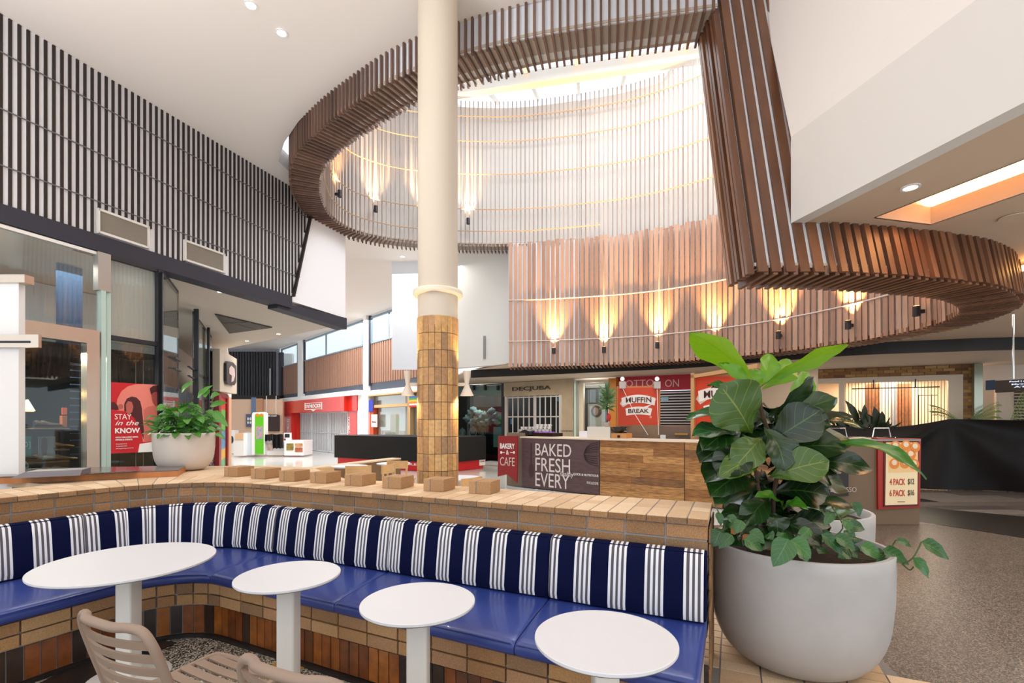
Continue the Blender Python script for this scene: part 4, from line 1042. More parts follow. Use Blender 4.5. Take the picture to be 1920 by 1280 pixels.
# trailing heart-leaf vine
vine = thing('trailing_vine', 'heart-leaved green vine spilling over the rim of the large white planter', 'plant', (PX + .1, PY - .2, .75))
ivy = leafmat('vine_leaf', (26, 74, 28), (56, 108, 42), (110, 150, 100), rough=.35, trans=.2); vl = MB(); vs_ = MB()
def vleaf(bx, by, tx, ty, w, d=2.8, d2=None, nrm=(0, -.8, .6), m=0): leaf(vl, at(bx, by, d), at(tx, ty, d2 or d - .03), w, nrm, .01, .2, .003, m, 'heart', 8, 4)
for a_ in ((1478, 1010, 1450, 1062, .13, 2.66), (1482, 1012, 1522, 1046, .12, 2.68), (1350, 995, 1337, 1025, .09, 2.86), (1372, 1002, 1348, 1028, .07, 2.85), (1360, 1010, 1318, 990, .05, 2.9), (1645, 1045, 1668, 1088, .10, 2.85), (1612, 1022, 1655, 1048, .10, 2.9),
           (1655, 1030, 1705, 1058, .10, 2.88), (1712, 1045, 1742, 1084, .08, 2.8), (1728, 1015, 1780, 1048, .10, 2.8), (1680, 1012, 1710, 1025, .05, 2.85), (1590, 985, 1622, 992, .09, 2.95), (1580, 975, 1598, 1000, .07, 2.95), (1560, 960, 1545, 985, .06, 3.0), (1565, 1005, 1605, 1030, .09, 2.9),
           (1540, 1000, 1580, 1040, .09, 2.9), (1345, 960, 1352, 985, .05, 2.95), (1365, 965, 1380, 985, .06, 2.95), (1395, 1010, 1430, 1032, .10, 2.8), (1500, 1035, 1515, 1052, .08, 2.72), (1390, 975, 1378, 1000, .07, 2.9), (1600, 940, 1612, 968, .07, 3.0)): vleaf(*a_)
for k in range(40):
    x0 = random.uniform(1350, 1640); y0 = 990 + (x0 - 1350) * .12 + random.uniform(-25, 20); d = random.uniform(2.95, 3.3); vleaf(x0, y0, x0 + random.uniform(-35, 35), y0 + random.uniform(5, 32), random.uniform(.06, .11), d)
build('foliage', vl, ivy, vine, smooth=True, recalc=False)
for P in (((1600, 1045, 2.95), (1640, 1050, 2.9), (1665, 1040, 2.88), (1690, 1055, 2.85), (1712, 1045, 2.8), (1728, 1015, 2.8)), ((1620, 1030, 2.95), (1660, 1035, 2.9), (1680, 1012, 2.85)), ((1350, 1000, 2.95), (1358, 985, 2.95), (1340, 945, 2.97)), ((1540, 1020, 3.0), (1580, 990, 2.95), (1560, 950, 3.0)), ((1690, 1055, 2.85), (1705, 1068, 2.85), (1713, 1062, 2.83))):
    build('stem', MB().tube(catmull([at(*p) for p in P], 5, False), .004, 6), mat('vine_stem', (70, 92, 44), .7), vine, smooth=True)
if 0: build('stem', vs_, mat('vine_stem', (70, 92, 44), .7), vine, smooth=True)
dlv = MB()
for x_, y_ in ((1432, 1030), (1392, 1012), (1410, 1016), (1370, 1000)): leaf(dlv, at(x_, y_, 2.95), at(x_ + 22, y_ - 6, 2.95), .05, (0, -.5, .8), .01, .3, .003, 0, 'heart', 6, 4)
tag(build('dead_leaves', dlv, mat('dead_leaf', (160, 96, 44), .7), recalc=False), 'curled orange-brown dead leaves lying on the soil of the large planter', 'dead leaves', kind='stuff')
# second white planter, behind the first
p2_ = thing('white_planter', 'white bowl planter mostly hidden behind the large fig planter', 'planter', (2.62, 4.45, .002))
pot(p2_, .60, .80, .3)
g_ = MB()
for k in range(60):
    a_ = random.uniform(0, 2 * PI); r_ = random.uniform(0, .45); b_ = Vector((2.62 + r_ * math.cos(a_), 4.45 + r_ * math.sin(a_), .74)); leaf(g_, b_, b_ + Vector((math.cos(a_) * .15, math.sin(a_) * .15, random.uniform(.02, .14))), .09, (0, -.3, 1), .02, .2, .003, 0, 'heart', 6, 4)
build('foliage', g_, ivy, p2_, smooth=True, recalc=False)
# left planter on the ledge
PD2 = zat(346, 884, ZW).y + .0
lp = thing('potted_pothos', 'bushy green pothos in a white bowl planter on the ledge at the left', 'potted plant', (at(346, 806, PD2 + .18).x, PD2 + .18, ZW + .001))
pot(lp, .305, .43, .16, .02, pm=mat('warm_concrete', (206, 196, 186), .6, noise=.06, nscale=4))
g_ = MB(); lm = leafmat('pothos_leaf', (44, 104, 30), (92, 156, 56), (120, 180, 90), rough=.35, trans=.3); cx_, cy_ = lp.location.x, lp.location.y
for k in range(240):
    a_ = random.uniform(0, 2 * PI); e_ = random.uniform(.1, 1.35); R_ = random.uniform(.12, .36); c_ = Vector((cx_ + math.cos(a_) * math.cos(e_) * R_ * .95, cy_ + math.sin(a_) * math.cos(e_) * R_ * .95, ZW + .38 + math.sin(e_) * R_ * 1.15))
    d_ = Vector((math.cos(a_) * .9, math.sin(a_) * .9, random.uniform(-.9, .5))).normalized(); leaf(g_, c_, c_ + d_ * random.uniform(.08, .13), random.uniform(.06, .09), (math.cos(a_) * .4, -.5, .8), .01, .2, .003, 0, 'heart', 8, 4)
for (x_, y_, tx, ty) in ((340, 735, 362, 714), (370, 745, 398, 722), (395, 760, 425, 755), (400, 770, 428, 800), (300, 780, 290, 805), (390, 730, 384, 745), (395, 745, 412, 738), (310, 760, 292, 770)):
    leaf(g_, at(x_, y_, PD2 + .15), at(tx, ty, PD2 + .1), .09, (0, -.8, .5), .01, .2, .003, 0, 'heart', 8, 4)
build('foliage', g_, lm, lp, smooth=True, recalc=False)
st = MB()
for k in range(14):
    a_ = random.uniform(0, 2 * PI); b_ = Vector((cx_, cy_, ZW + .33)); st.tube([b_, b_ + Vector((math.cos(a_) * .08, math.sin(a_) * .08, .15)), b_ + Vector((math.cos(a_) * .2, math.sin(a_) * .2, random.uniform(.2, .34)))], .004, 5)
build('stems', st, mat('vine_stem', (70, 92, 44), .7), lp, smooth=True)
# ledge under it: extension of the pale coping towards the back left
P_ = [zat(x, y, ZW) for x, y in ((250, 905), (440, 903), (440, 868), (250, 868))]
led = thing('brick_ledge', 'pale brick ledge behind the bench wall carrying the left planter', 'ledge', (P_[0].x, P_[0].y, 0))
a_, b_ = offp(wall_p, pathpx(wall_p, 250), -TW), offp(wall_p, pathpx(wall_p, 520), -TW)
LP = [(offp(wall_p, 1.7 + i * .12, -TW - .003).x, offp(wall_p, 1.7 + i * .12, -TW - .003).y) for i in range(17)]
LPo = LP + [(-2.4, 5.8), (-3.0, 6.1), (-4.4, 6.0), (-5.0, 4.6)]
build('slab', MB().prism(LPo, ZW - .05, ZW), mat('ledge_tile', (214, 184, 150), .8, noise=.1, nscale=6), led)
build('base', MB().prism([(x * .995 , y * 1.002) for x, y in LPo], 0, ZW - .052), mortar, led)
# ================================================================== COLUMN AND LAMPS
def V2(px, D): return ((px - CX) / FPX * D, D)
KC = 5.2 / 6.5; cp = V2(821, 5.2); col = thing('tiled_column', 'tall round cream column clad in tan vertical tiles on its lower half', 'column', (cp[0], cp[1], 0))
cream = mat('cream_shaft', (214, 200, 182), .7)
ZT = 1.6 + (790 - 598) / 900 * 5.2; ZL = 1.6 + (790 - 548) / 900 * 5.2
build('shaft', MB().lathe([(.214, ZT - .1), (.214, 6.29)], seg=64), cream, col, smooth=True, local=True)
build('light_collar', MB().lathe([(.215, ZL - .05), (.255, ZL - .05), (.268, ZL - .035), (.268, ZL - .005), (.258, ZL + .01), (.215, ZL + .01)], seg=64), mat('collar_cream', (236, 222, 200), .5), col, smooth=True, local=True)
build('tile_core', MB().cyl((0, 0), .210, 0, ZT - .005, 48), mat('tile_grout', (108, 92, 76), .9), col, local=True)
mb = MB(); N_ = 20; r0 = .219
for r in range(15):
    for k in range(N_):
        a0, a1 = 2 * PI * (k + .04) / N_, 2 * PI * (k + .96) / N_; z0, z1 = ZT - (r + 1) * .181 + .003, ZT - r * .181 - .003
        z0 = max(0, z0); am = (a0 + a1) / 2; vs = []
        if z1 < 0: continue
        for z in (z0, z1):
            for a, rr_ in ((a0, .2), (a1, .2), (a1, r0), (am, r0 + .002), (a0, r0)): vs.append((rr_ * math.cos(a), rr_ * math.sin(a), z))
        mb.add(vs, [(0, 1, 2, 3, 4), (9, 8, 7, 6, 5), (0, 5, 6, 1), (1, 6, 7, 2), (2, 7, 8, 3), (3, 8, 9, 4), (4, 9, 5, 0)])
build('tiles', mb, imat('column_tile', [(200, 152, 96), (184, 138, 88), (212, 168, 112), (170, 130, 90), (192, 146, 100), (162, 126, 92), (206, 158, 98)], .7, .2, 30, .3), col, local=True)
for i, (sx, lab) in enumerate(((-1, 'cream double-cone lamp on the left side of the tiled column'), (1, 'cream double-cone lamp on the right side of the tiled column, glowing onto the tiles'))):
    zc = 1.6 + (790 - 721) / 900 * 5.2; o = thing('column_lamp', lab, 'lamp', (cp[0] + sx * .318, cp[1] - .04, zc), 0, 'double-cone lamps on the column')
    build('shade', MB().lathe([(.070, -.12), (.072, -.117), (.04, -.05), (.021, 0), (.032, .07), (.044, .145), (.04, .145), (.016, .0), (.064, -.115)], seg=32, cap=False), mat('lamp_cream', (222, 206, 188), .5), o, smooth=True, local=True)
    build('arm', MB().beam((0, 0, 0), (-sx * .11, .03, 0), .024, .036), MATS['lamp_cream'], o, local=True)
    build('bulb', MB().lathe([(.001, -.10), (.056, -.10), (.056, -.094)], seg=24), lampglow, o, local=True)
    light('SPOT', (o.location.x, o.location.y, zc - .125), 22, (1, .74, .42), rot=(0, sx * .25, 0), spot=120, size=.03, parent=o)
    light('SPOT', (o.location.x, o.location.y, zc + .15), 26, (1, .74, .42), rot=(math.radians(180), sx * .3, 0), spot=120, size=.03, parent=o)
# sconces on the drum walls
sc_px = [(704, 386, 0), (637, 357, 0), (790, 395, 0), (878, 409, 0), (1038, 652, 1), (1132, 650, 1), (1232, 641, 1), (1340, 632, 1), (1459, 621, 1), (1590, 601, 1), (1718, 574, 1)]
nmS = ['by the left bend of the drum, second from the left', 'on the tight left bend of the drum, leftmost of all', 'half hidden by the left edge of the column', 'on the pale drum wall just right of the column',
       'on the timber wall, first from the left', 'on the timber wall, second from the left', 'on the timber wall, third from the left', 'on the timber wall, behind the tip of the fig leaf', 'on the timber wall, above the fig plant', 'on the timber wall, second from the right', 'at the far right, partly hidden by the ring']
sco0 = None
for i, (px, py, lo) in enumerate(sc_px):
    best = None
    for cv, sg in ((hi, SI_H), (low, SI_L)):
        for k in range(int(cv.L / .03)):
            p, T, N = cv.at(k * .03, ZLOW, sg * .15)
            if p.y < (9.6 if cv is hi else 6.3): continue
            e = abs(CX + FPX * p.x / p.y - px)
            if best is None or e < best[0] - .01: best = (e, p, T, N * sg)
    e, p, T, N = best; z = HC + (HY - py) / FPX * p.y
    rz = math.atan2(N.y, N.x) - PI / 2
    if sco0 is None:
        o = thing('wall_sconce', 'x', 'wall light', (p.x, p.y, z), rz, 'black uplight sconces in the drum')
        build('body', MB().cyl((0, 0), .045, -.14, .0, 20), black, o, smooth=True, local=True)
        build('bracket', MB().box(-.02, -.10, -.10, .02, -.03, -.05), black, o, local=True)
        build('lens', MB().cyl((0, 0), .036, .0, .004, 16), warmglow, o, local=True); sco0 = o
    else: o = dup(sco0, (p.x, p.y, z), rz)
    o['label'] = 'small black uplight sconce ' + nmS[i]
    if lo == 0 and i in (1,): pass
    light('SPOT', (p.x - N.x * .02, p.y - N.y * .02, z + .02), 1000 if lo else 420, HOT if lo or i == 1 else (1, .66, .36), rot=(math.radians(180), 0, 0), spot=72, blend=1.0, size=.03, parent=None, name='sconce_light')
# downlights
dlt = [((470, 10), ZC, 'bright round downlight in the upper ceiling, the one nearer the top edge', 60), ((528, 62), ZC, 'bright round downlight in the upper ceiling, lower right of its neighbour', 60), ((755, 481), ZC - .0, 'small bright downlight in the far ceiling above the white banner', 20),
       ((1707, 352), ZR, 'small warm downlight in the low right ceiling beside the cove', 10), ((413, 547), 3.88, 'small downlight in the left soffit, nearest the dark band', 10), ((522, 626), 3.88, 'small downlight in the left soffit, right of the triangular grille', 10), ((463, 639), 3.88, 'small downlight in the left soffit, below the triangular grille', 10),
       ((1703, 620), 3.1, 'flat white downlight in the right ceiling beyond the ring', 8)]
for (px, py), z, lab, pw in dlt:
    q = zat(px, py, z - .008); r_ = .05 if z > 6 else .045
    o = thing('downlight', lab, 'light', (q.x, q.y, z - .012), 0, 'ceiling downlights')
    build('trim_ring', MB().lathe([(r_ + .02, .001), (r_ + .02, .010), (r_, .010), (r_, .001)], seg=28), whitegloss, o, smooth=True, local=True)
    build('diffuser', MB().cyl((0, 0), r_, .001, .006, 24), mat('bright_diffuser', (255, 250, 240), .5, emit=40) if z > 6 else lampglow, o, local=True)
    if z > 6: light('SPOT', (q.x, q.y, z - .05), pw, NEUT, spot=120, size=.05, parent=None, name='downlight_light')
spk = thing('ceiling_speaker', 'flat round ceiling speaker in the low right ceiling', 'speaker', zat(1900, 408, ZR - .01))
build('grille', MB().cyl((0, 0), .10, -.004, .006, 32), mat('speaker_white', (214, 190, 168), .7), spk, local=True)

# ================================================================== LEFT SHOPFRONTS
wallint = mat('shop_wall', (196, 200, 200), .8); bluewall = mat('blue_wall', (44, 82, 118), .7); darkint = mat('dark_interior', (22, 22, 26), .7)
# structural: back wall, side wall, ceiling of the shoe shop
m_ = MB(); A_ = on(PL, 3.2); m_.wz(PL, -330, 300, 0, 3.86, -2.6, .1); struct('wall_shoe_shop_back', m_, wallint)
m_ = MB(); m_.wz(PL, -330, 296, 2.56, 2.62, -2.5, 2.3); struct('ceiling_shoe_shop', m_, darkint)
m_ = MB(); m_.wz(PL, -330, 296, 0, 2.56, -2.45, .05); struct('wall_shoe_shop_lower', m_, darkint)
m_ = MB(); m_.wz(PL, 108, 155, 2.63, 3.86, -1.0, .04); struct('wall_blue_recess', m_, bluewall)
# steel portal
sp = thing('steel_shop_portal', 'brushed steel shop portal with wide transom and post at the left shoe shop', 'shop frame', (PL.p2(176).x, PL.p2(176).y, 0))
zt = PL.z(100, 625); m_ = MB(); m_.wz(PL, -60, 187, 2.62, 2.80, .0, .12); build('transom', m_, steel, sp)
m_ = MB(); m_.wz(PL, 163, 187, 0, 2.62, .0, .12); build('post', m_, steel, sp)
m_ = MB(); m_.wz(PL, 186, 190, 0, 3.86, .0, .05); build('edge', m_, steel, sp)
m_ = MB(); m_.wz(PL, -60, 183, 2.8, 3.82, .03, .012); build('upper_glass', m_, glass, sp)
m_ = MB(); m_.wz(PL, -60, 163, 0, 2.62, .03, .012); build('window_glass', m_, glassd, sp)
m_ = MB(); m_.wz(PL, -60, 190, 3.82, 3.86, 0, .06); build('head_trim', m_, white, sp)
gp = thing('glass_pillar', 'pale green glass pillar with steel head beside the steel portal', 'pillar', (PL.p2(197).x, PL.p2(197).y, 0))
m_ = MB(); m_.wz(PL, 190, 199, 0, 3.35, .02, .08); m_.wz(PL, 200, 208, 0, 3.35, .0, .06); build('glass', m_, tealglass, gp)
m_ = MB(); m_.wz(PL, 184, 208, 3.35, 3.86, .0, .1); build('steel_head', m_, mat('pale_steel', (176, 172, 166), .35, .7), gp)
# framed glass next to it
gf = thing('framed_shop_window', 'tall black-framed shop window carrying the red poster', 'shop window', (PL.p2(250).x, PL.p2(250).y, 0))
m_ = MB(); m_.wz(PL, 297, 306, 0, 3.86, .0, .08); m_.wz(PL, 208, 297, 2.72, 2.78, .0, .06); m_.wz(PL, 208, 300, 3.82, 3.88, .0, .06); build('frame', m_, black, gf)
m_ = MB(); m_.wz(PL, 208, 297, 0, 2.72, .02, .012); build('glass', m_, glassd, gf); m_ = MB(); m_.wz(PL, 208, 297, 2.78, 3.82, .02, .012); build('upper_glass', m_, glass, gf)
m_ = MB(); m_.wz(PL, 208, 296, 2.7, 3.86, -.12, .02); build('inner_blind', m_, mat('blind_white', (214, 208, 202), .8), gf)
m_ = MB(); m_.wz(PL, 208, 296, 0, 2.66, -.6, .04); build('brown_backing', m_, mat('brown_backing', (70, 62, 56), .5), gf)
m_ = MB()
for x in (224, 254, 268, 291): m_.wz(PL, x, x + 1.2, 0, 2.62, -.45, .03)
build('chrome_rails', m_, chrome, gf)
# poster with people
po = thing('red_poster', 'red poster with two smiling people in a salmon circle stuck on the glass', 'poster', (PL.p2(250).x, PL.p2(250).y, PL.z(250, 849)))
redp = mat('poster_red', (204, 24, 36), .5); salmon = mat('poster_salmon', (236, 132, 116), .5); dkred = mat('poster_dark', (76, 22, 26), .6); midp = mat('poster_mid', (190, 96, 84), .5)
o1 = .05
sh_ = build('sheet', MB().poly(PL, [(208.5, 716), (300, 721.5), (300, 846), (208.5, 850)], o1, .004), redp, po)
build('footer', MB().poly(PL, [(262, 832), (300, 826), (300, 846), (259, 848)], o1 + .004, .002), paper, sh_)
build('circle', MB().poly(PL, [(218 + 0, 765), (220, 748), (228, 733), (240, 724), (255, 720), (275, 720), (299, 722), (299, 826), (268, 828), (264, 800), (252, 781), (236, 771), (220, 769)], o1 + .004, .002), salmon, sh_)
build('woman_hair', MB().poly(PL, [(233, 757), (238, 747), (247, 743), (256, 745), (263, 752), (266, 765), (268, 785), (270, 806), (269, 824), (264, 806), (252, 783), (240, 772), (233, 770)], o1 + .0065, .0015), dkred, sh_)
build('woman_face', MB().poly(PL, [(236, 758), (240, 752), (247, 753), (250, 762), (248, 772), (242, 777), (237, 773)], o1 + .0085, .001), midp, sh_)
build('man_body', MB().poly(PL, [(269, 768), (278, 762), (290, 760), (299, 764), (299, 826), (271, 827), (270, 790)], o1 + .0065, .0015), mat('poster_shirt', (206, 108, 94), .5), sh_)
build('man_head', MB().poly(PL, [(284, 740), (286, 733), (294, 730), (299, 732), (299, 762), (291, 761), (287, 755), (285, 748)], o1 + .0085, .001), mat('poster_skin', (160, 70, 62), .5), sh_)
build('man_hair', MB().poly(PL, [(282, 735), (281, 728), (287, 723), (296, 722), (299, 725), (299, 738), (293, 734), (287, 736), (284, 740)], o1 + .0105, .001), dkred, sh_)
build('neighbour_hair', MB().poly(PL, [(208.5, 754), (214, 753), (220, 759), (223, 768), (208.5, 767)], o1 + .0065, .0015), dkred, sh_)
build('child_head', MB().disc(PL, 226, 762, 5, 5, o1 + .0065, .001), midp, sh_)
text(PL, 'STAY', 215, 246, 776, 786, o1 + .012, paper, sh_, bold=0)
text(PL, 'in the', 216, 260, 788, 797, o1 + .012, paper, sh_, shear=.4)
text(PL, 'KNOW', 215.5, 262, 802, 812, o1 + .012, paper, sh_, bold=.03)
text(PL, 'WITH THE LATEST NEWS,', 216, 259, 818, 821, o1 + .012, paper, sh_, bold=.02)
text(PL, 'OFFERS & EVENTS', 216, 248, 822.5, 825.5, o1 + .012, paper, sh_, bold=.02)
for yy in (831, 835, 839): text(PL, 'shoppingcentre', 217, 238 if yy < 838 else 250, yy, yy + 2.2, o1 + .012, paper, sh_)
# shoe displays in the window
PLi = VP(PL.A - PL.n * .5, PL.d)
shelfm = mat('display_wood', (150, 120, 90), .6); shoe_m = [mat('tan_shoe', (176, 130, 88), .5), mat('dark_shoe', (60, 44, 38), .4), mat('pale_shoe', (206, 180, 150), .5)]
for i, (x0, x1, y, lab) in enumerate(((64, 131, 802, 'upper display shelf in the shoe shop window'), (106, 131, 841, 'short middle display shelf in the shoe shop window'), (36, 131, 864, 'long lower display shelf in the shoe shop window'))):
    a_, b_ = PLi.p2(x0), PLi.p2(x1); z = PLi.z((x0 + x1) / 2, y)
    m_ = MB(); m_.wz(PLi, x0, x1, z - .015, z, -.02, .2); tag(build('display_shelf', m_, shelfm), lab, 'shelf')
shs = [(45, 863, 0), (60, 863, 1), (84, 863, 0), (97, 863, 2), (112, 863, 0), (124, 863, 2), (118, 840, 0), (84, 801, 1), (96, 801, 1), (60, 880, 0), (82, 880, 1), (100, 880, 2), (118, 880, 2)]
def shoe(c, rz, m, lab):
    o = thing('shoe', lab, 'shoe', c, rz, 'shoes in the window')
    mb = MB(); prof = [(-.11, .035, .07), (-.08, .038, .075), (-.03, .034, .055), (.03, .042, .04), (.08, .042, .032), (.115, .025, .022)]
    seg = 8
    for x, w, h in prof:
        for k in range(seg):
            a = 2 * PI * k / seg; mb.v.append(Vector((x, w * math.cos(a), .018 + h * .5 + h * .5 * math.sin(a))))
    for i in range(len(prof) - 1):
        for k in range(seg): l = (k + 1) % seg; mb.f.append([i * seg + k, i * seg + l, (i + 1) * seg + l, (i + 1) * seg + k]); mb.m.append(0)
    mb.f.append(list(range(seg))); mb.m.append(0); mb.f.append([(len(prof) - 1) * seg + k for k in range(seg - 1, -1, -1)]); mb.m.append(0)
    build('upper', mb, m, o, smooth=True, local=True)
    build('sole', MB().box(-.115, -.038, 0, .115, .038, .018), shoe_m[1], o, local=True)
cn = ['tan', 'dark brown', 'pale beige']
for i, (x, y, k) in enumerate(shs):
    q = PLi.p2(x, .1); z = PLi.z(x, y) if y < 870 else PLi.z(x, 884)
    lv = 'on the upper shelf' if y == 801 else 'on the short middle shelf' if y == 840 else 'on the long lower shelf' if y == 863 else 'on the window floor under the shelves'
    pos = {45: 'at its left end', 60: 'second from the left', 84: 'third from the left', 97: 'fourth along', 112: 'fifth along', 124: 'at its right end', 118: 'at the right', 96: 'right of its pair', 82: 'left of centre', 100: 'right of centre'}.get(x, '')
    if y == 880: z = PLi.z(80, 886)
    shoe((q.x, q.y, z), math.atan2(PL.d.y, PL.d.x) + random.uniform(-.4, .4), shoe_m[k], '%s shoe %s, %s, in the window' % (cn[k], lv, pos))
m_ = MB(); m_.wz(PLi, 34, 134, PLi.z(80, 886) - .02, PLi.z(80, 886) - .001, -.1, .45); tag(build('window_plinth', m_, darkint), 'dark plinth at the bottom of the shoe shop window', 'plinth')
s_ = thing('sale_sign', 'teal card sign reading 20 in the shoe shop window', 'sign', (PLi.p2(46).x, PLi.p2(46).y, PLi.z(46, 856)))
build('card', MB().rect(PLi, 36, 59, 818, 856, .2, .01), mat('teal_card', (60, 140, 128), .6), s_); text(PLi, '20]', 36, 57, 828, 841, .215, mat('pale_teal', (190, 225, 215), .6), s_)
s_ = thing('window_poster', 'small photo poster of a standing figure in the shoe shop window', 'poster', (PLi.p2(88).x, PLi.p2(88).y, PLi.z(88, 855)))
build('sheet', MB().rect(PLi, 72, 104, 818, 855, .12, .01), mat('photo_grey', (160, 156, 150), .6), s_)
build('figure', MB().poly(PLi, [(79, 822), (84, 818.5), (88, 822), (89, 838), (87, 855), (80, 855), (77, 838)], .131, .002), mat('figure_brown', (120, 84, 60), .6), s_)
s_ = thing('round_sticker', 'pale round sticker reading zip at the window corner', 'sticker', (PLi.p2(45).x, PLi.p2(45).y, PLi.z(45, 880)))
build('disc', MB().disc(PLi, 44, 873, 10, 10, .22, .006), mat('sticker_pale', (196, 214, 206), .6), s_); text(PLi, 'g zip', 36, 52, 869, 876, .228, dark, s_, bold=.02)
s_ = thing('shop_wall_lamp', 'dim cone wall lamp glowing inside the shoe shop window', 'lamp', (PLi.p2(50).x, PLi.p2(50).y, PLi.z(50, 770)))
zz = PLi.z(50, 770); q = PLi.p2(50, -.1)
build('cone', MB().lathe([(.085, 0), (.02, .14), (.02, .15)], (q.x, q.y, zz), 20), mat('lamp_grey', (190, 186, 180), .5), s_); build('bulb', MB().lathe([(.07, -.005), (.07, .0)], (q.x, q.y, zz), 20), warmglow, s_)
light('POINT', (q.x, q.y, zz - .08), 3, HOT, size=.03, name='shop_light'); light('POINT', (q.x, q.y, zz + .25), 3, HOT, size=.03, name='shop_light')
m_ = MB(); m_.rect(PLi, 112, 128, 763, 800, -.2, .02); s_ = thing('display_figure', 'orange lit display stand on the upper shelf of the shoe shop window', 'display', (PLi.p2(120).x, PLi.p2(120).y, PLi.z(120, 800)))
m_ = MB(); m_.rect(PLi, 117, 126, 779, 800, 0, .06); build('stand', m_, mat('orange_box', (176, 96, 50), .6), s_); m_ = MB(); m_.rect(PLi, 117, 126, 764, 777, 0, .02); build('number', m_, mat('orange_dim', (190, 80, 50), .6), s_)
m_ = MB()
for k in range(16): m_.rect(PLi, 133, 160, 655 + k * 13, 657 + k * 13, -.3, .02)
tag(build('slatted_screen', m_, mat('slate_blue', (52, 66, 92), .5)), 'blue-grey horizontal slats inside the right side of the shoe shop window', 'blind')
light('AREA', (PL.p2(60).x - .5, PL.p2(60).y + 1.0, 3.75), 25, NEUT, size=1.2, name='shop_light')
light('AREA', (PLi.p2(90, .1).x, PLi.p2(90, .1).y, 2.5), 70, WARM, size=.6, name='shop_light')

# white pylon at the left edge
py = thing('white_pylon', 'white pylon with steel cap and steel bar at the far left edge of the photo', 'pylon', (at(0, 890, 4.5).x, 4.5, 0))
PY = VP((0, 4.5), (1, 0))
build('body', MB().wz(PY, -120, 35, 0, PY.z(0, 530), -.06, .06), mat('pylon_white', (232, 228, 224), .5), py)
build('cap', MB().wz(PY, -120, 46, PY.z(0, 531), PY.z(0, 516), -.06, .09), steel, py)
m_ = MB(); m_.wz(PY, -120, 72, PY.z(0, 652), PY.z(0, 628), .005, .03); build('steel_bar', m_, steel, py)
m_ = MB(); m_.wz(PY, -20, 55, PY.z(0, 644), PY.z(0, 640), .036, .006); build('slot', m_, black, py)
# counter on the ledge at left
ct = thing('dark_counter', 'dark stone countertop with an oak front edge standing at the left behind the bench', 'counter', (-3.6, 4.7, ZW))
q0, q1 = zat(-40, 909, ZW), zat(333, 893, ZW)
q0.z = q1.z = 0; t = (q1 - q0).normalized(); nb = Vector((-t.y, t.x, 0)); P4 = [q0, q1, q1 + nb * .55, q0 + nb * .95]
build('oak_edge', MB().prism([(p.x, p.y) for p in P4], ZW + .001, ZW + .058), mat('oak', (196, 124, 66), .5, noise=.25, nscale=10, stretch=(1, 1, .2)), ct)
P5 = [q0 - nb * .004, q1 - nb * .004 + t * .004, q1 + nb * .56 + t * .004, q0 + nb * .96]
build('top', MB().prism([(p.x, p.y) for p in P5], ZW + .058, ZW + .066), mat('dark_stone', (92, 80, 80), .15, noise=.1), ct)
ty = thing('grey_tray', 'grey metal tray hood lying on the dark countertop', 'tray', q0 + t * .9 + Vector((0, 0, ZW + .066)))
a_, b_ = zat(18, 897, ZW + .067), zat(150, 891, ZW + .067); a_.z = b_.z = 0; m_ = MB()
m_.hexa([a_ + Vector((0, 0, ZW + .067)), b_ + Vector((0, 0, ZW + .067)), b_ + nb * .3 + Vector((0, 0, ZW + .067)), a_ + nb * .3 + Vector((0, 0, ZW + .067)), a_ + t * .08 + nb * .06 + Vector((0, 0, ZW + .115)), b_ + nb * .06 + Vector((0, 0, ZW + .115)), b_ + nb * .3 + Vector((0, 0, ZW + .115)), a_ + t * .08 + nb * .3 + Vector((0, 0, ZW + .115))])
build('hood', m_, mat('grey_metal', (112, 108, 114), .4, .3), ty)
b1 = zat(212, 886, ZW + .067); m_ = MB().obox((b1.x, b1.y), .36, .10, ZW + .067, ZW + .071, math.atan2(t.y, t.x)); tag(build('black_inset', m_, dark), 'flat black inset tray on the dark countertop near the red poster', 'tray')

# angled second shopfront (PL2)
wn = thing('glass_shopfront', 'black-framed glass shopfront receding under the white soffit behind the left planter', 'shopfront', (PL2.p2(340).x, PL2.p2(340).y, 0))
for i, (x0, x1) in enumerate(((307, 335), (363, 397))):
    z0, z1 = 0, 3.84
    m_ = MB(); m_.wz(PL2, x0, x0 + (1 if i == 0 else 7), 0, z1, 0, .02); m_.wz(PL2, x1 - (.6 if i == 0 else 3), x1, 0, z1, 0, .02); m_.wz(PL2, x0, x1, z1 - .08, z1, 0, .02); m_.wz(PL2, x0, x1, 2.6, 2.66, 0, .02); build('frame', m_, black, wn)
    m_ = MB(); m_.wz(PL2, x0, x1, 0, z1 - .08, .03, .01); build('glass', m_, glass, wn)
m_ = MB()
for y_ in (767, 807 - 30): pass
for z in (2.45, 2.62): m_.wz(PL2, 330, 341, z - .01, z + .01, .05, .04); m_.wz(PL2, 356, 372, z - .01, z + .01, .05, .04)
build('clamps', m_, black, wn)
m_ = MB(); m_.wz(PL2, 307, 397, 0, 3.86, -1.2, .08); struct('wall_angled_shop_back', m_, mat('warm_white', (216, 204, 192), .8))
m_ = MB()
for x_, w_ in ((363, 8), (388, 4)):
    q_ = PL2.p2(x_, .05); pp_ = VP(q_, (1, .05)); m_.wz(pp_, x_, x_ + w_, 0, 3.84, 0, .04)
build('post', m_, black, wn)
dr = thing('silver_gate', 'silver vertical-slat gate inside the angled glass shopfront', 'gate', (PL2.p2(345).x, PL2.p2(345).y, 0))
m_ = MB()
x = 310
while x < 362: m_.wz(PL2, x, x + 1.1, 0, 2.35, -.5, .03); x += 2.6
build('slats', m_, mat('silver_slat', (150, 150, 156), .35, .6), dr)
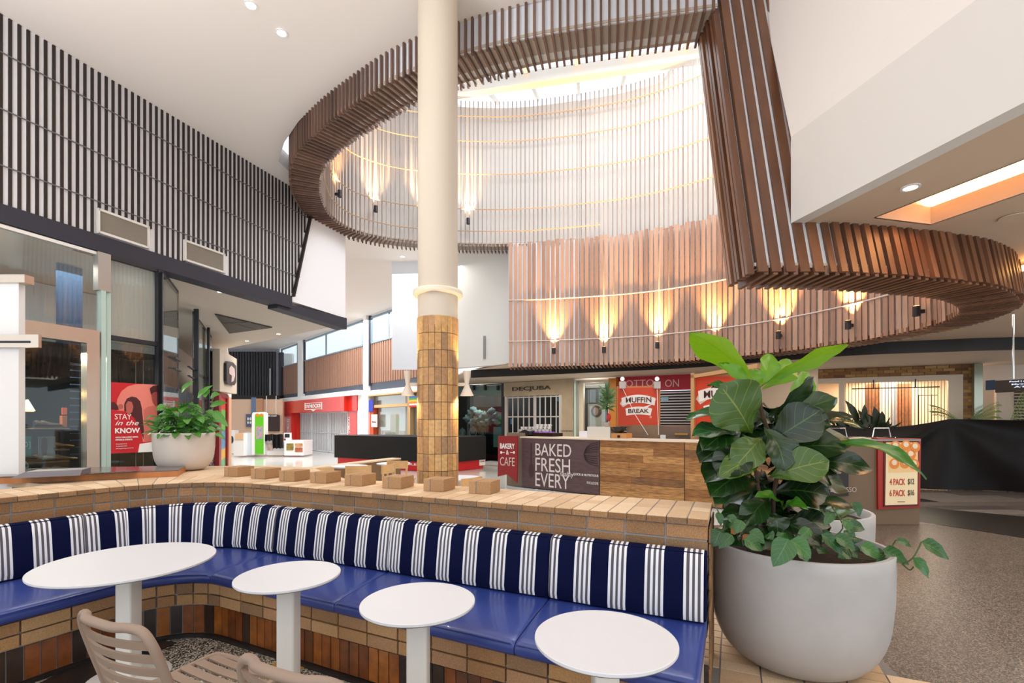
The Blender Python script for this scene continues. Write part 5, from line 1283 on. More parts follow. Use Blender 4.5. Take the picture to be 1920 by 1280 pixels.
# box sign
PS = VP((at(422, 700, 13.2).x, 13.2), (-.3, 1)); sg = thing('box_sign', 'white overhanging box with a black rounded sign at the left shops', 'sign', (at(420, 740, 13.2).x, 13.2, 2.4))
m_ = MB(); a_, b_ = at(399, 652, 12.0), at(399, 732, 12.0); c_ = at(444, 672, 14.6); d_ = at(444, 738, 14.6); w2 = Vector((-1.2, .5, 0)); e_ = at(412, 655, 12.0); g_ = at(412, 733, 12.0)
m_.hexa([Vector((g_.x, g_.y, 2.36)), Vector((d_.x, d_.y, 2.44)), Vector((d_.x, d_.y, 2.44)) + w2, Vector((b_.x, b_.y, 2.36)), Vector((e_.x, e_.y, 3.42)), Vector((c_.x, c_.y, 3.5)), Vector((c_.x, c_.y, 3.5)) + w2, Vector((a_.x, a_.y, 3.42))])
build('box', m_, mat('sign_box', (222, 206, 186), .6), sg)
PSS = thru((g_.x, g_.y), (d_.x, d_.y))
build('panel', MB().poly(PSS, [(425, 681), (428, 677), (437, 679), (443, 686), (443, 716), (440, 722), (427, 720), (425, 714)], .01, .06), black, sg)
build('emblem', MB().poly(PSS, [(430, 690), (434, 685), (440, 691), (441, 704), (438, 714), (434, 716), (435, 704), (430, 700)], .075, .008), mat('emblem_pale', (235, 205, 205), .5), sg)
# red framed shop below the box
PN = thru(V2(404, 12.4), V2(434, 17.2))
ns = thing('red_framed_shop', 'red framed shopfront with colourful posters under the white box sign', 'shopfront', (PN.p2(415).x, PN.p2(415).y, 0))
m_ = MB(); m_.wz(PN, 411, 415, 0, 2.4, 0, .1); m_.wz(PN, 427, 429.5, 0, 2.4, 0, .08); m_.wz(PN, 411, 429, 2.3, 2.42, 0, .1); build('red_frame', m_, mat('deep_red', (150, 24, 28), .4), ns)
m_ = MB(); m_.wz(PN, 429.5, 434, 0, 2.4, 0, .08); build('tan_edge', m_, mat('tan_edge', (206, 158, 120), .6), ns)
m_ = MB()
for k in range(22): m_.wz(PN, 400, 411, .05 + k * .11, .11 + k * .11, -.05, .04)
build('shutter', m_, mat('maroon_silver', (150, 110, 116), .4, .4), ns)
for z0, z1, c_, nm in ((1.95, 2.3, (232, 60, 44), 'red_header'), (1.35, 1.95, (96, 190, 60), 'green_poster'), (.8, 1.35, (84, 150, 200), 'blue_poster'), (.5, .8, (238, 186, 50), 'yellow_poster'), (.1, .5, (90, 180, 120), 'mint_poster')):
    m_ = MB(); m_.wz(PN, 415, 427, z0, z1, -.0, .02); build(nm, m_, mat(nm, c_, .4, noise=.2, nscale=14), ns)
m_ = MB(); m_.wz(PN, 380, 434, 0, 3.6, -.3, .1); struct('wall_red_shop_back', m_, white)

# ================================================================== FAR LEFT FOOD STAND
PG = VP((0, 23), (1, 0)); 
m_ = MB(); m_.wz(VP((0, 30), (1, 0)), 420, 524, 1.9, 3.2, 0, .5); struct('wall_far_shop_head', m_, mat('far_dark', (40, 34, 32), .7))
PK = VP((0, 28), (1, 0)); m_ = MB(); m_.wz(PK, 425, 530, 0, 2.9, -.3, .2); struct('wall_far_shop', m_, mat('far_peach', (232, 196, 168), .8))
for x0, x1, yt, yb, c_, nm, lab in ((471, 480, 745, 800, (110, 130, 165), 'blue_post', 'slim blue-grey post in the far food shop'), (480, 492, 747, 800, (200, 150, 110), 'tan_post', 'tan post beside the blue-grey one in the far food shop'), (461, 473, 776, 800, (90, 96, 130), 'menu_board', 'dark blue menu board hanging in the far food shop'), (500, 523, 778, 808, (58, 40, 34), 'dark_doorway', 'dark brown panel in the far food shop behind the green pillar')):
    tag(build(nm, MB().rect(PK, x0, x1, yt, yb, .0, .1), mat(nm, c_, .6)), lab, nm.split('_')[-1])
q_ = build('menu_marks', MB().disc(PK, 465, 785, 1.6, 3, .11, .01).disc(PK, 469.5, 785, 1.6, 3, .11, .01).disc(PK, 465, 792, 1.6, 2.5, .11, .01).disc(PK, 469.5, 792, 1.6, 2.5, .11, .01), paper, bpy.data.objects['menu_board'])
s_ = thing('hanging_board', 'dark hanging sign board in front of the far food shop', 'sign', at(511, 784, 24)); PH = VP((0, 24), (1, 0))
build('board', MB().rect(PH, 498, 521, 777, 782, 0, .08), black, s_); text(PH, 'CAFE COURT', 500, 519, 778.3, 780.8, .085, paper, s_); m_ = MB(); m_.rect(PH, 499, 500, 742, 777, 0, .03); m_.rect(PH, 517, 518, 742, 777, 0, .03); build('rods', m_, mat('rod_pale', (200, 196, 190), .5), s_)
st_ = thing('food_stand', 'white food stand counter with drawers beside the green pillar', 'counter', (PG.p2(500).x, 23, 0))
build('left_cabinet', MB().rect(PG, 438, 457, 811, 851, 0, 1.2), whitegloss, st_); build('wood_panel', MB().rect(PG, 441, 456, 812, 824, 1.21, .02), mat('pale_wood', (226, 186, 146), .6), st_)
build('fridge', MB().rect(PG, 458, 477, 810, 851, .0, .9), mat('pale_blue_white', (214, 222, 232), .3), st_)
build('centre_counter', MB().rect(PG, 496, 533, 826, 851, 0, .8), whitegloss, st_); build('display_case', MB().rect(PG, 533, 569, 824, 851, 0, 1.0), whitegloss, st_)
for i, (x0, x1, yt, yb, c_) in enumerate(((537, 550, 831, 844, (150, 130, 60)), (553, 567, 831, 837, (214, 150, 100)), (553, 567, 839, 847, (196, 110, 70)), (499, 511, 832, 844, (232, 206, 196)))):
    build('food_photo', MB().rect(PG, x0, x1, yt, yb, 1.01 if i < 3 else .81, .02), mat('food_photo_%d' % i, c_, .5, noise=.5, nscale=9), st_)
gpl = thing('green_pillar', 'bright green sign pillar with a fruit picture and white rounded edge', 'sign pillar', (PG.p2(486).x, 22.4, 0))
PGG = VP((0, 22.0), (1, 0))
build('white_body', MB().poly(PGG, [(472, 852), (472, 778), (474, 773), (492, 772), (496.5, 775), (496.5, 852)], -.3, .3), whitegloss, gpl)
build('green_face', MB().rect(PGG, 478, 494, 776, 851, .001, .02), mat('lime_green', (92, 190, 32), .4), gpl)
build('fruit_picture', MB().poly(PGG, [(480, 800), (484, 798), (488, 800), (492.5, 798), (493, 812), (492, 824), (488, 822), (483, 825), (480, 822), (479.5, 810)], .022, .01), mat('fruit_picture', (70, 160, 200), .5, col2=(230, 150, 110), nscale=9), gpl)
build('orange_disc', MB().disc(PGG, 482, 778, 3, 3, .022, .01).disc(PGG, 490, 778, 3, 3, .022, .01), mat('orange_dot', (236, 120, 30), .5), gpl)
dc = thing('black_cloth', 'black cloth draped over the white food stand', 'cloth', at(515, 840, 22.0)); m_ = MB(); n_ = 16
for i in range(n_ + 1):
    x = 497 + 34 * i / n_; dd = 22.0 + .06 * math.sin(i * 1.7); b = 840 if i > 6 else 826
    m_.v += [at(x, 814 + 1.0 * math.sin(i * .8), dd), at(x, b + 1.5 * math.sin(i * 2), dd - .05), at(x, 814, dd + .25), at(x, b, dd + .2)]
for i in range(n_): a = i * 4; b = a + 4; m_.f += [[a, a + 1, b + 1, b], [a + 2, b + 2, b + 3, a + 3], [a, b, b + 2, a + 2], [a + 1, a + 3, b + 3, b + 1]]; m_.m += [0] * 4
build('folds', m_, dark, dc, smooth=True)
s_ = thing('cash_register', 'small till screen standing on the white food stand', 'till', at(538, 823, 22.3)); PT = VP((0, 22.3), (1, 0))
build('screen', MB().rect(PT, 532, 545, 811, 822, 0, .1), paper, s_); build('display', MB().rect(PT, 534, 543, 813, 820, .1, .01), black, s_); build('base', MB().rect(PT, 536, 542, 822, 824.5, -.1, .3), whitegloss, s_)
wm = thing('round_appliance', 'white appliance with a round black door at the left of the food stand', 'appliance', at(433, 850, 24)); PW = VP((0, 24), (1, 0))
build('body', MB().rect(PW, 429, 439, 806, 849, -.3, .4), whitegloss, wm); build('door', MB().disc(PW, 434, 824, 3.5, 7, .11, .02), black, wm)

# ================================================================== BOOK SHOP AND CLOTHES SHOP (on the far wall)
bk = thing('red_book_shop_front', 'glossy red bookshop front with white lettering and closed folding gate', 'shopfront', (PC.p2(600).x, PC.p2(600).y, 0))
zf0, zf1 = PC.z(600, 773), PC.z(600, 749)
m_ = MB(); m_.wz(PC, 524, 645, zf0, zf1, .05, .5); build('fascia', m_, redm, bk)
m_ = MB(); m_.wz(PC, 645, 669, zf0, zf1 + .02, .05, .3); m_.wz(PC, 653, 669, 0, zf0, .05, .2); build('right_pier', m_, redm, bk)
m_ = MB(); m_.wz(PC, 524, 546, 0, zf0, .05, .45); m_.wz(PC, 546, 556, 0, zf0, .05, .2); build('left_pier', m_, redm, bk)
m_ = MB(); m_.wz(PC, 524, 669, zf1, zf1 + .22, .04, .5); build('white_head', m_, whitegloss, bk)
PCf = VP(PC.A + PC.n * .55, PC.d); PCl = VP(PC.A + PC.n * .50, PC.d); PCr = VP(PC.A + PC.n * .25, PC.d)
m_ = MB(); ys = (755, 767)
for (x0, x1, y0, y1) in ((571, 603, 755, 756), (571, 603, 766.5, 767.5), (571, 572, 755, 767.5), (602, 603, 755, 767.5)): m_.rect(PCf, x0, x1, y0, y1, .002, .02)
m_.poly(PCf, [(582, 767.5), (592, 767.5), (587, 771)], .002, .02); build('sign_outline', m_, paper, bk)
text(PCf, 'DYMOCKS', 573, 601, 757.5, 764.5, .002, paper, bk, ext=.02, bold=.02)
def vtext(pl, s, x, yt, yb, w, off, m, par):
    n = len(s); hh = (yb - yt) / n
    for i, ch in enumerate(s): pass
    # rotated word reading upwards
    a, b = pl.p3(x + w, yb, off), pl.p3(x + w, yt, off)
    cu = bpy.data.curves.new('t', 'FONT'); cu.body = s; cu.extrude = 0; cu.offset = .015; cu.resolution_u = 2; to = bpy.data.objects.new('t', cu); C.objects.link(to)
    me = bpy.data.meshes.new_from_object(to.evaluated_get(bpy.context.evaluated_depsgraph_get())); bpy.data.objects.remove(to)
    xs = [v.co.x for v in me.vertices]; yy = [v.co.y for v in me.vertices]; mb = MB(); L_ = (b - a).length; W_ = (pl.p3(x + w, yb, off) - pl.p3(x, yb, off)).length
    left = -(pl.p3(x + w, yb, off) - pl.p3(x, yb, off)).normalized(); left.z = 0
    mb.v = [a + Vector((0, 0, 1)) * ((v.co.x - min(xs)) / (max(xs) - min(xs)) * L_) + left * ((v.co.y - min(yy)) / (max(yy) - min(yy)) * W_) for v in me.vertices]
    mb.f = [list(p.vertices) for p in me.polygons]; mb.m = [0] * len(mb.f); build('side_lettering', mb, m, par)
vtext(PCl, 'DYMOCKS', 538, 785, 812, 4.5, .005, paper, bk); vtext(PCr, 'DYMOCKS', 652, 781, 812, 4.5, .01, paper, bk)
gt = MB(); x = 557
while x < 652: gt.wz(PC, x, x + .9, 0, zf0, .0, .04); x += 3.1
for x in (555, 583, 615, 650): gt.wz(PC, x, x + 2.4, 0, zf0, .0, .06)
gt.wz(PC, 555, 652, 1.0, 1.03, .02, .04); gt.wz(PC, 555, 652, 0, .06, .0, .06); gt.wz(PC, 555, 652, zf0 - .06, zf0, 0, .06); build('folding_gate', gt, mat('gate_pale', (214, 220, 226), .4), bk)
m_ = MB(); m_.wz(PC, 555, 653, 0, zf0, -.2, .05); build('gate_backing', m_, mat('gate_grey', (150, 160, 170), .5, noise=.2, nscale=2), bk)
m_ = MB(); m_.wz(PC, 670, 690, 0, 2.95, .0, .3); struct('wall_white_pier', m_, whitegloss)
cs_ = thing('clothes_shop_front', 'timber framed clothes shop window with mannequins left of the tiled column', 'shopfront', (PC.p2(730).x, PC.p2(730).y, 0))
oakp = mat('pale_oak', (222, 184, 136), .5); zc0, zc1 = PC.z(735, 757), PC.z(735, 745)
m_ = MB(); m_.wz(PC, 690, 800, zc1 + .16, 2.95, 0, .25); build('white_head', m_, whitegloss, cs_)
m_ = MB(); m_.wz(PC, 690, 800, zc1 + .10, zc1 + .16, 0, .3); m_.wz(PC, 700, 766, zc0 - .14, zc0 - .02, 0, .2); m_.wz(PC, 764, 769, 0, zc1 + .1, 0, .2); build('oak_frame', m_, oakp, cs_)
m_ = MB(); m_.wz(PC, 690, 700, 0, zc0, .0, .22); build('orange_pier', m_, mat('orange_pier', (214, 84, 44), .5), cs_)
m_ = MB(); m_.wz(PC, 691, 699, PC.z(695, 772), PC.z(695, 751), .24, .02); build('blue_poster', m_, mat('cobalt_poster', (48, 70, 190), .5), cs_)
m_ = MB(); m_.wz(PC, 696, 707, PC.z(700, 800), PC.z(700, 777), .24, .02); build('white_poster', m_, paper, cs_); text(PC, 'Baby', 697.5, 705.5, 789, 793, .27, mat('plum', (130, 40, 70), .5), cs_, bold=.02)
for k, c_ in enumerate(((60, 110, 190), (70, 160, 80), (240, 200, 60), (236, 140, 60), (240, 236, 230), (214, 60, 50))):
    m_ = MB(); m_.wz(PC, 767, 783, PC.z(775, 747 + k * 3.4), PC.z(775, 743.5 + k * 3.4), .26, .02); build('banner_stripe', m_, mat('rainbow_%d' % k, c_, .5), cs_)
m_ = MB(); m_.wz(PC, 700, 800, 0, zc1 + .1, .05, .01); build('glass', m_, glass, cs_)
m_ = MB(); m_.wz(PC, 690, 800, 0, 2.6, -1.6, .1); build('interior', m_, mat('pale_blue_interior', (206, 222, 234), .7), cs_)
def mannequin(c, h, colr, lab, rz=0, headless=True, name='mannequin'):
    o = thing(name, lab, 'mannequin', c, rz)
    prof = [(.10, 0), (.15, .02), (.17, .12), (.13, .30), (.12, .38), (.17, .52), (.18, .60), (.15, .66), (.06, .70), (.05, .76)]
    k = h / .95; mb = MB()
    for r, z in prof: pass
    mb.lathe([(r * k, z * k) for r, z in prof], seg=16)
    for v in mb.v: v.y *= .62
    build('torso', mb, mat('cloth_%d_%d_%d' % colr, colr, .8), o, smooth=True, local=True)
    for sx in (-1, 1): build('arm', MB().tube([(sx * .16 * k, 0, .62 * k), (sx * .21 * k, .0, .42 * k), (sx * .19 * k, -.04 * k, .2 * k)], [.045 * k, .035 * k, .03 * k], 8), MATS['cloth_%d_%d_%d' % colr], o, smooth=True, local=True)
    if not headless: build('head', MB().ball((0, 0, .86 * k), .075 * k, .085 * k, .11 * k), mat('mannequin_skin', (196, 176, 160), .6), o, smooth=True, local=True)
    return o
for x, c_, lab in ((711, (206, 196, 176), 'beige dressed mannequin, leftmost in the clothes shop window'), (729, (190, 206, 216), 'pale blue dressed mannequin in the middle of the clothes shop window'), (757, (196, 120, 130), 'pink dressed mannequin at the right of the clothes shop window')):
    q = PC.p2(x, -.5); mannequin((q.x, q.y, .62), .9, c_, lab, headless=False)
    tag(build('window_plinth', MB().obox((q.x, q.y), .6, .4, 0, .62), whitegloss), 'white plinth under the ' + lab.split(' dressed')[0] + ' dressed mannequin', 'plinth')
# white hanging banner
hb = thing('hanging_banner', 'plain white rectangular banner hanging from the ceiling left of the column', 'banner', at(765, 693, 14)); PB = VP((0, 14), (1, -.05))
build('sheet', MB().wz(PB, 735, 812, PB.z(765, 693), PB.z(765, 488), 0, .02), mat('banner_white', (232, 236, 244), .7), hb)
m_ = MB()
for x in (745, 800): a_ = PB.p2(x); m_.tube([(a_.x, a_.y, PB.z(765, 489)), (a_.x, a_.y, ZC)], .006, 5)
build('cables', m_, chrome, hb)

# ================================================================== COVERED KIOSK (black hoarding with red base)
ck = thing('covered_kiosk', 'kiosk wrapped in black sheeting above a red base, behind the tiled column', 'kiosk', (V2(800, 15.9)[0], 15.9, 0))
kp = [V2(627, 17.4), V2(832, 15.0), V2(911, 16.5)]
kb = [(kp[2][0] - .3, 17.3), (kp[0][0] + .6, 18.6)]
def shrink(P, f, c=(-3.2, 16.6)): return [(c[0] + (x - c[0]) * f, c[1] + (y - c[1]) * f) for x, y in P]
build('sheeting', MB().prism(kp + kb, .30, 1.10), mat('black_sheet', (12, 12, 13), .8, bump=.4, bscale=5), ck)
build('red_base', MB().prism(shrink(kp + kb, .96), .0, .34), mat('kiosk_red', (206, 22, 30), .35), ck)
PKr = thru(shrink(kp, .96)[0], shrink(kp, .96)[1]); text(PKr, 'MOBILE', 745, 781, 867.5, 871.5, .01, paper, ck, bold=.02)
m_ = MB(); PKq = thru(shrink(kp, .96)[1], shrink(kp, .96)[2]); build('white_label', MB().rect(PKq, 899, 910, 861, 872, .01, .02), paper, ck); text(PKq, 'mobile', 900.5, 908.5, 863.5, 866, .035, mat('label_red', (200, 30, 40), .5), ck)

# ================================================================== DRESS SHOP ROW
PD = thru(((945 - CX) / FPX * 17.6, 17.6), ((1075 - CX) / FPX * 16.0, 16.0))
dsx = thing('dress_shop_window', 'dark dress shop window with pale draped paper garlands right of the column', 'shop window', (PD.p2(900).x, PD.p2(900).y, 0))
ztp = 3.0
m_ = MB(); m_.wz(PD, 852, 942, 0, ztp, -1.4, .1); build('dark_back', m_, mat('window_black', (26, 28, 30), .6), dsx)
m_ = MB(); m_.wz(PD, 940, 944.5, 0, ztp, 0, .12); m_.wz(PD, 852, 944, ztp - .04, ztp, 0, .1); build('frame', m_, black, dsx)
m_ = MB(); m_.wz(PD, 852, 942, PD.z(900, 742), ztp - .05, .02, .03); build('teal_header', m_, mat('teal_panel', (112, 138, 134), .4), dsx)
m_ = MB(); m_.wz(PD, 852, 940, .1, ztp - .05, .0, .01); build('glass', m_, glassd, dsx)
m_ = MB(); m_.wz(PD, 905, 945, 0, .12, .0, .3); build('sill', m_, whitegloss, dsx)
m_ = MB()
for x in (886, 907, 931): m_.wz(PD, x, x + 3, PD.z(x, 732), PD.z(x, 723), .08, .08)
build('spotlights', m_, black, dsx)
tl_ = mat('tulle', (186, 212, 214), .9); 
def cloud(pl, pts, off, name, m, parent, r):
    mb = MB()
    for x, y, s in pts:
        c = pl.p3(x, y, off); n0 = len(mb.v); mb.ball(c, r * s, r * s * .8, r * s * .8, seg=12, rings=9)
        for v in mb.v[n0:]:
            d = v - c; f = 1 + .4 * math.sin(d.x * 38 + x) * math.cos(d.z * 31 + y); v.x = c.x + d.x * f; v.z = c.z + d.z * f
    return build(name, mb, m, parent, smooth=True)
gpts = [(877, 783, 1.0), (883, 773, .9), (888, 768, .9), (897, 774, 1), (893, 786, 1), (903, 784, 1), (912, 778, 1), (921, 771, 1), (924, 782, 1), (932, 777, .9), (936, 781, .8), (930, 790, .9), (917, 790, 1), (908, 793, .9), (886, 792, .9), (900, 794, .9)]
cloud(PD, gpts, -.4, 'garland', tl_, dsx, .17)
for i, (x, y, h, c_, lab) in enumerate(((867, 820, .5, (190, 200, 196), 'small pale mannequin bust at the left of the dark dress shop window'), (887, 822, .62, (196, 214, 220), 'white dressed mannequin torso with a dark bag in the dress shop window'), (904, 820, .60, (130, 134, 132), 'grey dressed mannequin torso in the dress shop window'))):
    q = PD.p2(x, -.45); mannequin((q.x, q.y, PD.p3(x, y, -.45).z), h, c_, lab)
    tag(build('window_plinth', MB().obox((q.x, q.y), .42, .35, 0, PD.p3(x, y, -.45).z, 0), darkint), 'dark plinth under the ' + lab[:44].rstrip(' abcdefghijklmnopqrstuvwxyz')[:0] + ['small bust', 'white torso', 'grey torso'][i] + ' in the dress shop window', 'plinth')
q = PD.p3(887, 816, -.1); build('bag', MB().ball((q.x, q.y - .0, q.z), .09, .05, .08), dark, dsx)
m_ = MB(); m_.rect(PD, 925, 940, 800, 838, -.2, .02); build('mint_card', m_, mat('mint_card', (168, 206, 196), .6), dsx)
light('POINT', (PD.p2(900, -.15).x, PD.p2(900, -.15).y, 2.7), 45, (.95, 1, 1), size=.2, name='shop_light')  # unseen light added inside the window so the garland shows
cf = thing('dress_shop_portal', 'stone coloured dress shop entrance with dark lettering above its gate', 'shopfront', (PD.p2(1010).x, PD.p2(1010).y, 0))
stone = mat('stone_panel', (176, 160, 136), .6, noise=.12, nscale=3)
zd = PD.z(1000, 742)
m_ = MB(); m_.wz(PD, 944.5, 1075, zd, ztp, 0, .15); m_.wz(PD, 1053, 1075, 0, zd, 0, .15); build('portal', m_, stone, cf)
PDf = VP(PD.A + PD.n * .15, PD.d); text(PDf, 'DECJUBA', 961, 1033, 724, 733.5, .005, mat('sign_dark', (60, 52, 44), .5), cf, bold=.01, ext=.03); text(PDf, 'DECJUBA', 1051.5, 1074, 806.5, 809.5, .005, MATS['sign_dark'], cf, bold=.01)
g_ = MB(); x = 950
while x < 1052: g_.wz(PD, x, x + 1.2, 0, zd, .0, .04); x += 10.2
for zz in (PD.z(1000, 781), zd - .04): g_.wz(PD, 949, 1053, zz - .02, zz + .02, .01, .04)
g_.wz(PD, 1000, 1004, 0, zd, 0, .06); g_.wz(PD, 1048, 1053, 0, zd, 0, .1); g_.wz(PD, 946, 950, 0, zd, 0, .1); build('gate', g_, mat('gate_silver', (206, 202, 198), .35, .3), cf)
m_ = MB(); m_.wz(PD, 944, 1075, 0, ztp, -1.5, .1); build('dark_interior', m_, MATS['window_black'], cf)
build('bright_items', MB().rect(PD, 957, 962, 785, 795, -.8, .02).rect(PD, 1044, 1048, 745, 752, -.8, .02), mat('cyan_item', (90, 150, 190), .5), cf)
PE = thru(V2(1075, 16.0), V2(1300, 14.2)); zte = 2.95
gl2 = thing('glass_fin', 'slim glass fin between the dress shop and the white-framed shop', 'glass panel', (PE.p2(1080).x, PE.p2(1080).y, 0)); build('fin', MB().wz(PE, 1076, 1080, 0, zte, 0, .3), tealglass, gl2); build('steel_edge', MB().wz(PE, 1081, 1085, 0, zte, 0, .1), chrome, gl2)
ws = thing('white_shop_window', 'cream framed shop window with a portrait photo behind a potted palm', 'shop window', (PE.p2(1110).x, PE.p2(1110).y, 0))
m_ = MB(); m_.wz(PE, 1085, 1094, 0, zte, 0, .12); m_.wz(PE, 1085, 1140, PE.z(1110, 718), zte, 0, .12); build('frame', m_, mat('cream_frame2', (226, 214, 196), .5), ws)
m_ = MB(); m_.wz(PE, 1094, 1140, 0, PE.z(1110, 718), -1.0, .05); build('dark_back', m_, mat('smoke', (86, 88, 84), .6), ws); light('POINT', (PE.p2(1115, -.3).x, PE.p2(1115, -.3).y, 2.6), 15, (1, .98, .95), size=.2, name='shop_light')
m_ = MB(); m_.wz(PE, 1094, 1140, 0, PE.z(1110, 718), .02, .01); build('glass', m_, glass, ws)
build('portrait_sheet', MB().rect(PE, 1102, 1134, 757, 840, -.3, .02), mat('portrait_sheet', (206, 204, 200), .6), ws)
build('portrait_hair', MB().disc(PE, 1118, 771, 10, 11, -.27, .01), mat('portrait_hair', (96, 78, 66), .7), ws); build('portrait_face', MB().disc(PE, 1117, 771, 5, 7.5, -.255, .01), mat('portrait_face', (190, 160, 142), .7), ws)
m_ = MB(); m_.wz(PE, 1141, 1155, 0, zte, -.0, .4); tag(build('ochre_pillar', m_, mat('ochre_panel', (190, 120, 40), .5)), 'flat ochre pillar between the white-framed shop and the crimson sign', 'pillar')
co = thing('crimson_shop_front', 'crimson shop sign with thin white letters above a silver roller shutter', 'shopfront', (PE.p2(1250).x, PE.p2(1250).y, 0))
m_ = MB(); m_.wz(PE, 1155, 1330, PE.z(1240, 732), PE.z(1240, 704), 0, .15); build('sign_board', m_, mat('crimson', (176, 20, 44), .4), co)
PEf = VP(PE.A + PE.n * .15, PE.d); thin = mat('pale_pink', (232, 190, 190), .5)
text(PEf, 'COTTO', 1160, 1226, 712, 725, .005, thin, co); text(PEf, 'ON', 1247, 1273, 711, 725, .005, thin, co)
g_ = MB()
for k in range(22): g_.wz(PE, 1155, 1330, PE.z(1260, 735 + k * 5.2 + 2.2), PE.z(1260, 735 + k * 5.2), .0, .04)
build('shutter', g_, mat('shutter_silver', (190, 186, 186), .35, .4), co); m_ = MB(); m_.wz(PE, 1155, 1330, 0, PE.z(1240, 732), -.3, .05); build('shutter_backing', m_, mat('shutter_dark', (60, 52, 54), .6), co)
build('blue_sticker', MB().rect(PE, 1239, 1253, 744, 751, .06, .01), mat('sky_card', (150, 186, 214), .5), co)
# wall between, behind the fig
PQ = thru(V2(1330, 14.0), V2(1530, 11.9)); m_ = MB(); m_.wz(PQ, 1330, 1530, 0, 3.0, -.2, .15); struct('wall_far_middle', m_, mat('beige_wall', (206, 186, 166), .8))
# brick shop
bsx = thing('brick_shop_front', 'yellow-brick framed shopfront with a white portal and see-through roller grille', 'shopfront', (PR.p2(1700).x, PR.p2(1700).y, 0))
zt_ = 3.0; zin = PR.z(1700, 705)
ybr = imat('yellow_brick', [(176, 136, 84), (150, 104, 66), (190, 152, 98), (120, 84, 56), (166, 124, 74)], .8, .2, 60)
mb = MB(); a_, b_ = PR.p2(1505), PR.p2(1825); L_ = (b_ - a_).length; rw = 0; z = 3.01
while z > .05:
    n = int(L_ / .24)
    for i in range(n):
        c = a_ + (b_ - a_) * ((i + .5 + (.5 if rw % 2 else 0)) / n); pxc = CX + FPX * c.x / c.y
        if (z > zin + .0 or pxc > 1806) and pxc < 1826: mb.obox(c, .228, .1, z - .068, z, math.atan2(PR.d.y, PR.d.x))
    z -= .078; rw += 1
build('bricks', mb, ybr, bsx)
m_ = MB(); m_.wz(PR, 1505, 1827, zin, 3.01, -.15, .18); m_.wz(PR, 1805, 1827, 0, zin, -.15, .18); build('mortar', m_, mat('mortar_warm', (150, 126, 98), .9), bsx)
zi2 = PR.z(1700, 715)
m_ = MB(); m_.wz(PR, 1505, 1806, zi2, zin, -.05, .12); m_.wz(PR, 1779, 1806, 0, zi2, -.05, .12); m_.wz(PR, 1574, 1584, 0, zi2, -.05, .1); build('white_portal', m_, mat('warm_portal', (214, 200, 182), .6), bsx)
g_ = MB(); x = 1585
while x < 1780: g_.wz(PR, x, x + .7, 0, zi2, -.02, .03); x += 6.2
build('grille', g_, mat('dark_grille', (84, 70, 60), .5), bsx)
m_ = MB(); m_.wz(PR, 1500, 1800, 0, 2.95, -2.6, .1); build('glowing_interior', m_, mat('warm_interior', (255, 226, 190), .8), bsx)
pl = MB()
for x in (1628, 1686): pl.rect(PR, x, x + 22, 720, 800, -1.4, .3)
build('brick_piers', pl, mat('inner_brick', (186, 120, 78), .8, noise=.3, nscale=12), bsx)
m_ = MB(); m_.rect(PR, 1671, 1681, 716, 805, -.9, .1); build('inner_post', m_, whitegloss, bsx)
m_ = MB(); m_.rect(PR, 1597, 1762, 726, 728, .25, .03); m_.rect(PR, 1637, 1639, 712, 727, .25, .02); m_.rect(PR, 1716, 1718, 710, 726, .25, .02); build('black_rail', m_, black, bsx)
m_ = MB()
for x0, x1 in ((1722, 1758),): m_.rect(PR, x0, x1, 740, 741.5, -1.0, .02); m_.rect(PR, x0, x0 + 1.5, 740, 800, -1, .02); m_.rect(PR, x1 - 12, x1 - 10.5, 740, 800, -1, .02)
build('clothes_rail', m_, black, bsx)
light('AREA', (PR.p2(1690, -1.3).x, PR.p2(1690, -1.3).y, 2.8), 130, (1, .86, .66), size=2.4, name='shop_light')
gp2 = thing('mirror_pillar', 'mirror-glass pillar with steel sides right of the brick shopfront', 'pillar', (PR.p2(1836).x, PR.p2(1836).y, 0)); build('panel', MB().wz(PR, 1827, 1843, 0, 3.01, 0, .2), mat('mirror_green', (170, 176, 158), .15, .5), gp2)
PZ = thru(V2(1843, 12.1), V2(2100, 11.2)); m_ = MB(); m_.wz(PZ, 1843, 2150, 0, 3.05, -.3, .2); m_.wz(PZ, 1868, 1901, 0, 2.6, -.1, .12); struct('wall_far_right', m_, mat('warm_wall', (222, 206, 190), .8))
sh2 = thing('roller_shutter', 'brown slatted roller shutter at the far right edge behind the hanging sign', 'shutter', (PZ.p2(1920).x, PZ.p2(1920).y, 0)); g_ = MB()
for k in range(16): g_.rect(PZ, 1901, 2100, 729 + k * 6, 731 + k * 6, .02, .03)
build('slats', g_, mat('shutter_pale', (200, 180, 160), .4), sh2); m_ = MB(); m_.wz(PZ, 1901, 2100, 0, PZ.z(1920, 727), -.05, .05); build('backing', m_, mat('shutter_brown', (86, 62, 50), .6), sh2)
# hanging directory sign
hs = thing('directory_sign', 'dark hanging directory sign with white lettering on a thin steel pole at the right edge', 'sign', at(1900, 733, 6.5)); PHs = thru(V2(1849, 6.9), V2(2050, 5.9))
build('board', MB().rect(PHs, 1866, 2060, 708, 732, 0, .05), mat('sign_brown', (60, 48, 42), .4), hs); build('lit_end', MB().rect(PHs, 1848, 1866, 713, 731, 0, .05), mat('sign_navy', (40, 60, 86), .3), hs)
build('pole', MB().tube([at(1900, 585, 6.5), at(1900, 710, 6.5)], .011, 8), chrome, hs)
for k, s_ in enumerate(('Food | ATM | Parents', 'Myer | Toilets', 'ATM | Lift')): text(PHs, s_, 1893 + k * 4, 1975 + k * 2, 711.5 + k * 5.2, 715 + k * 5.2, .055, mat('sign_glow', (214, 230, 255), .5, emit=.8), hs, bold=.02)

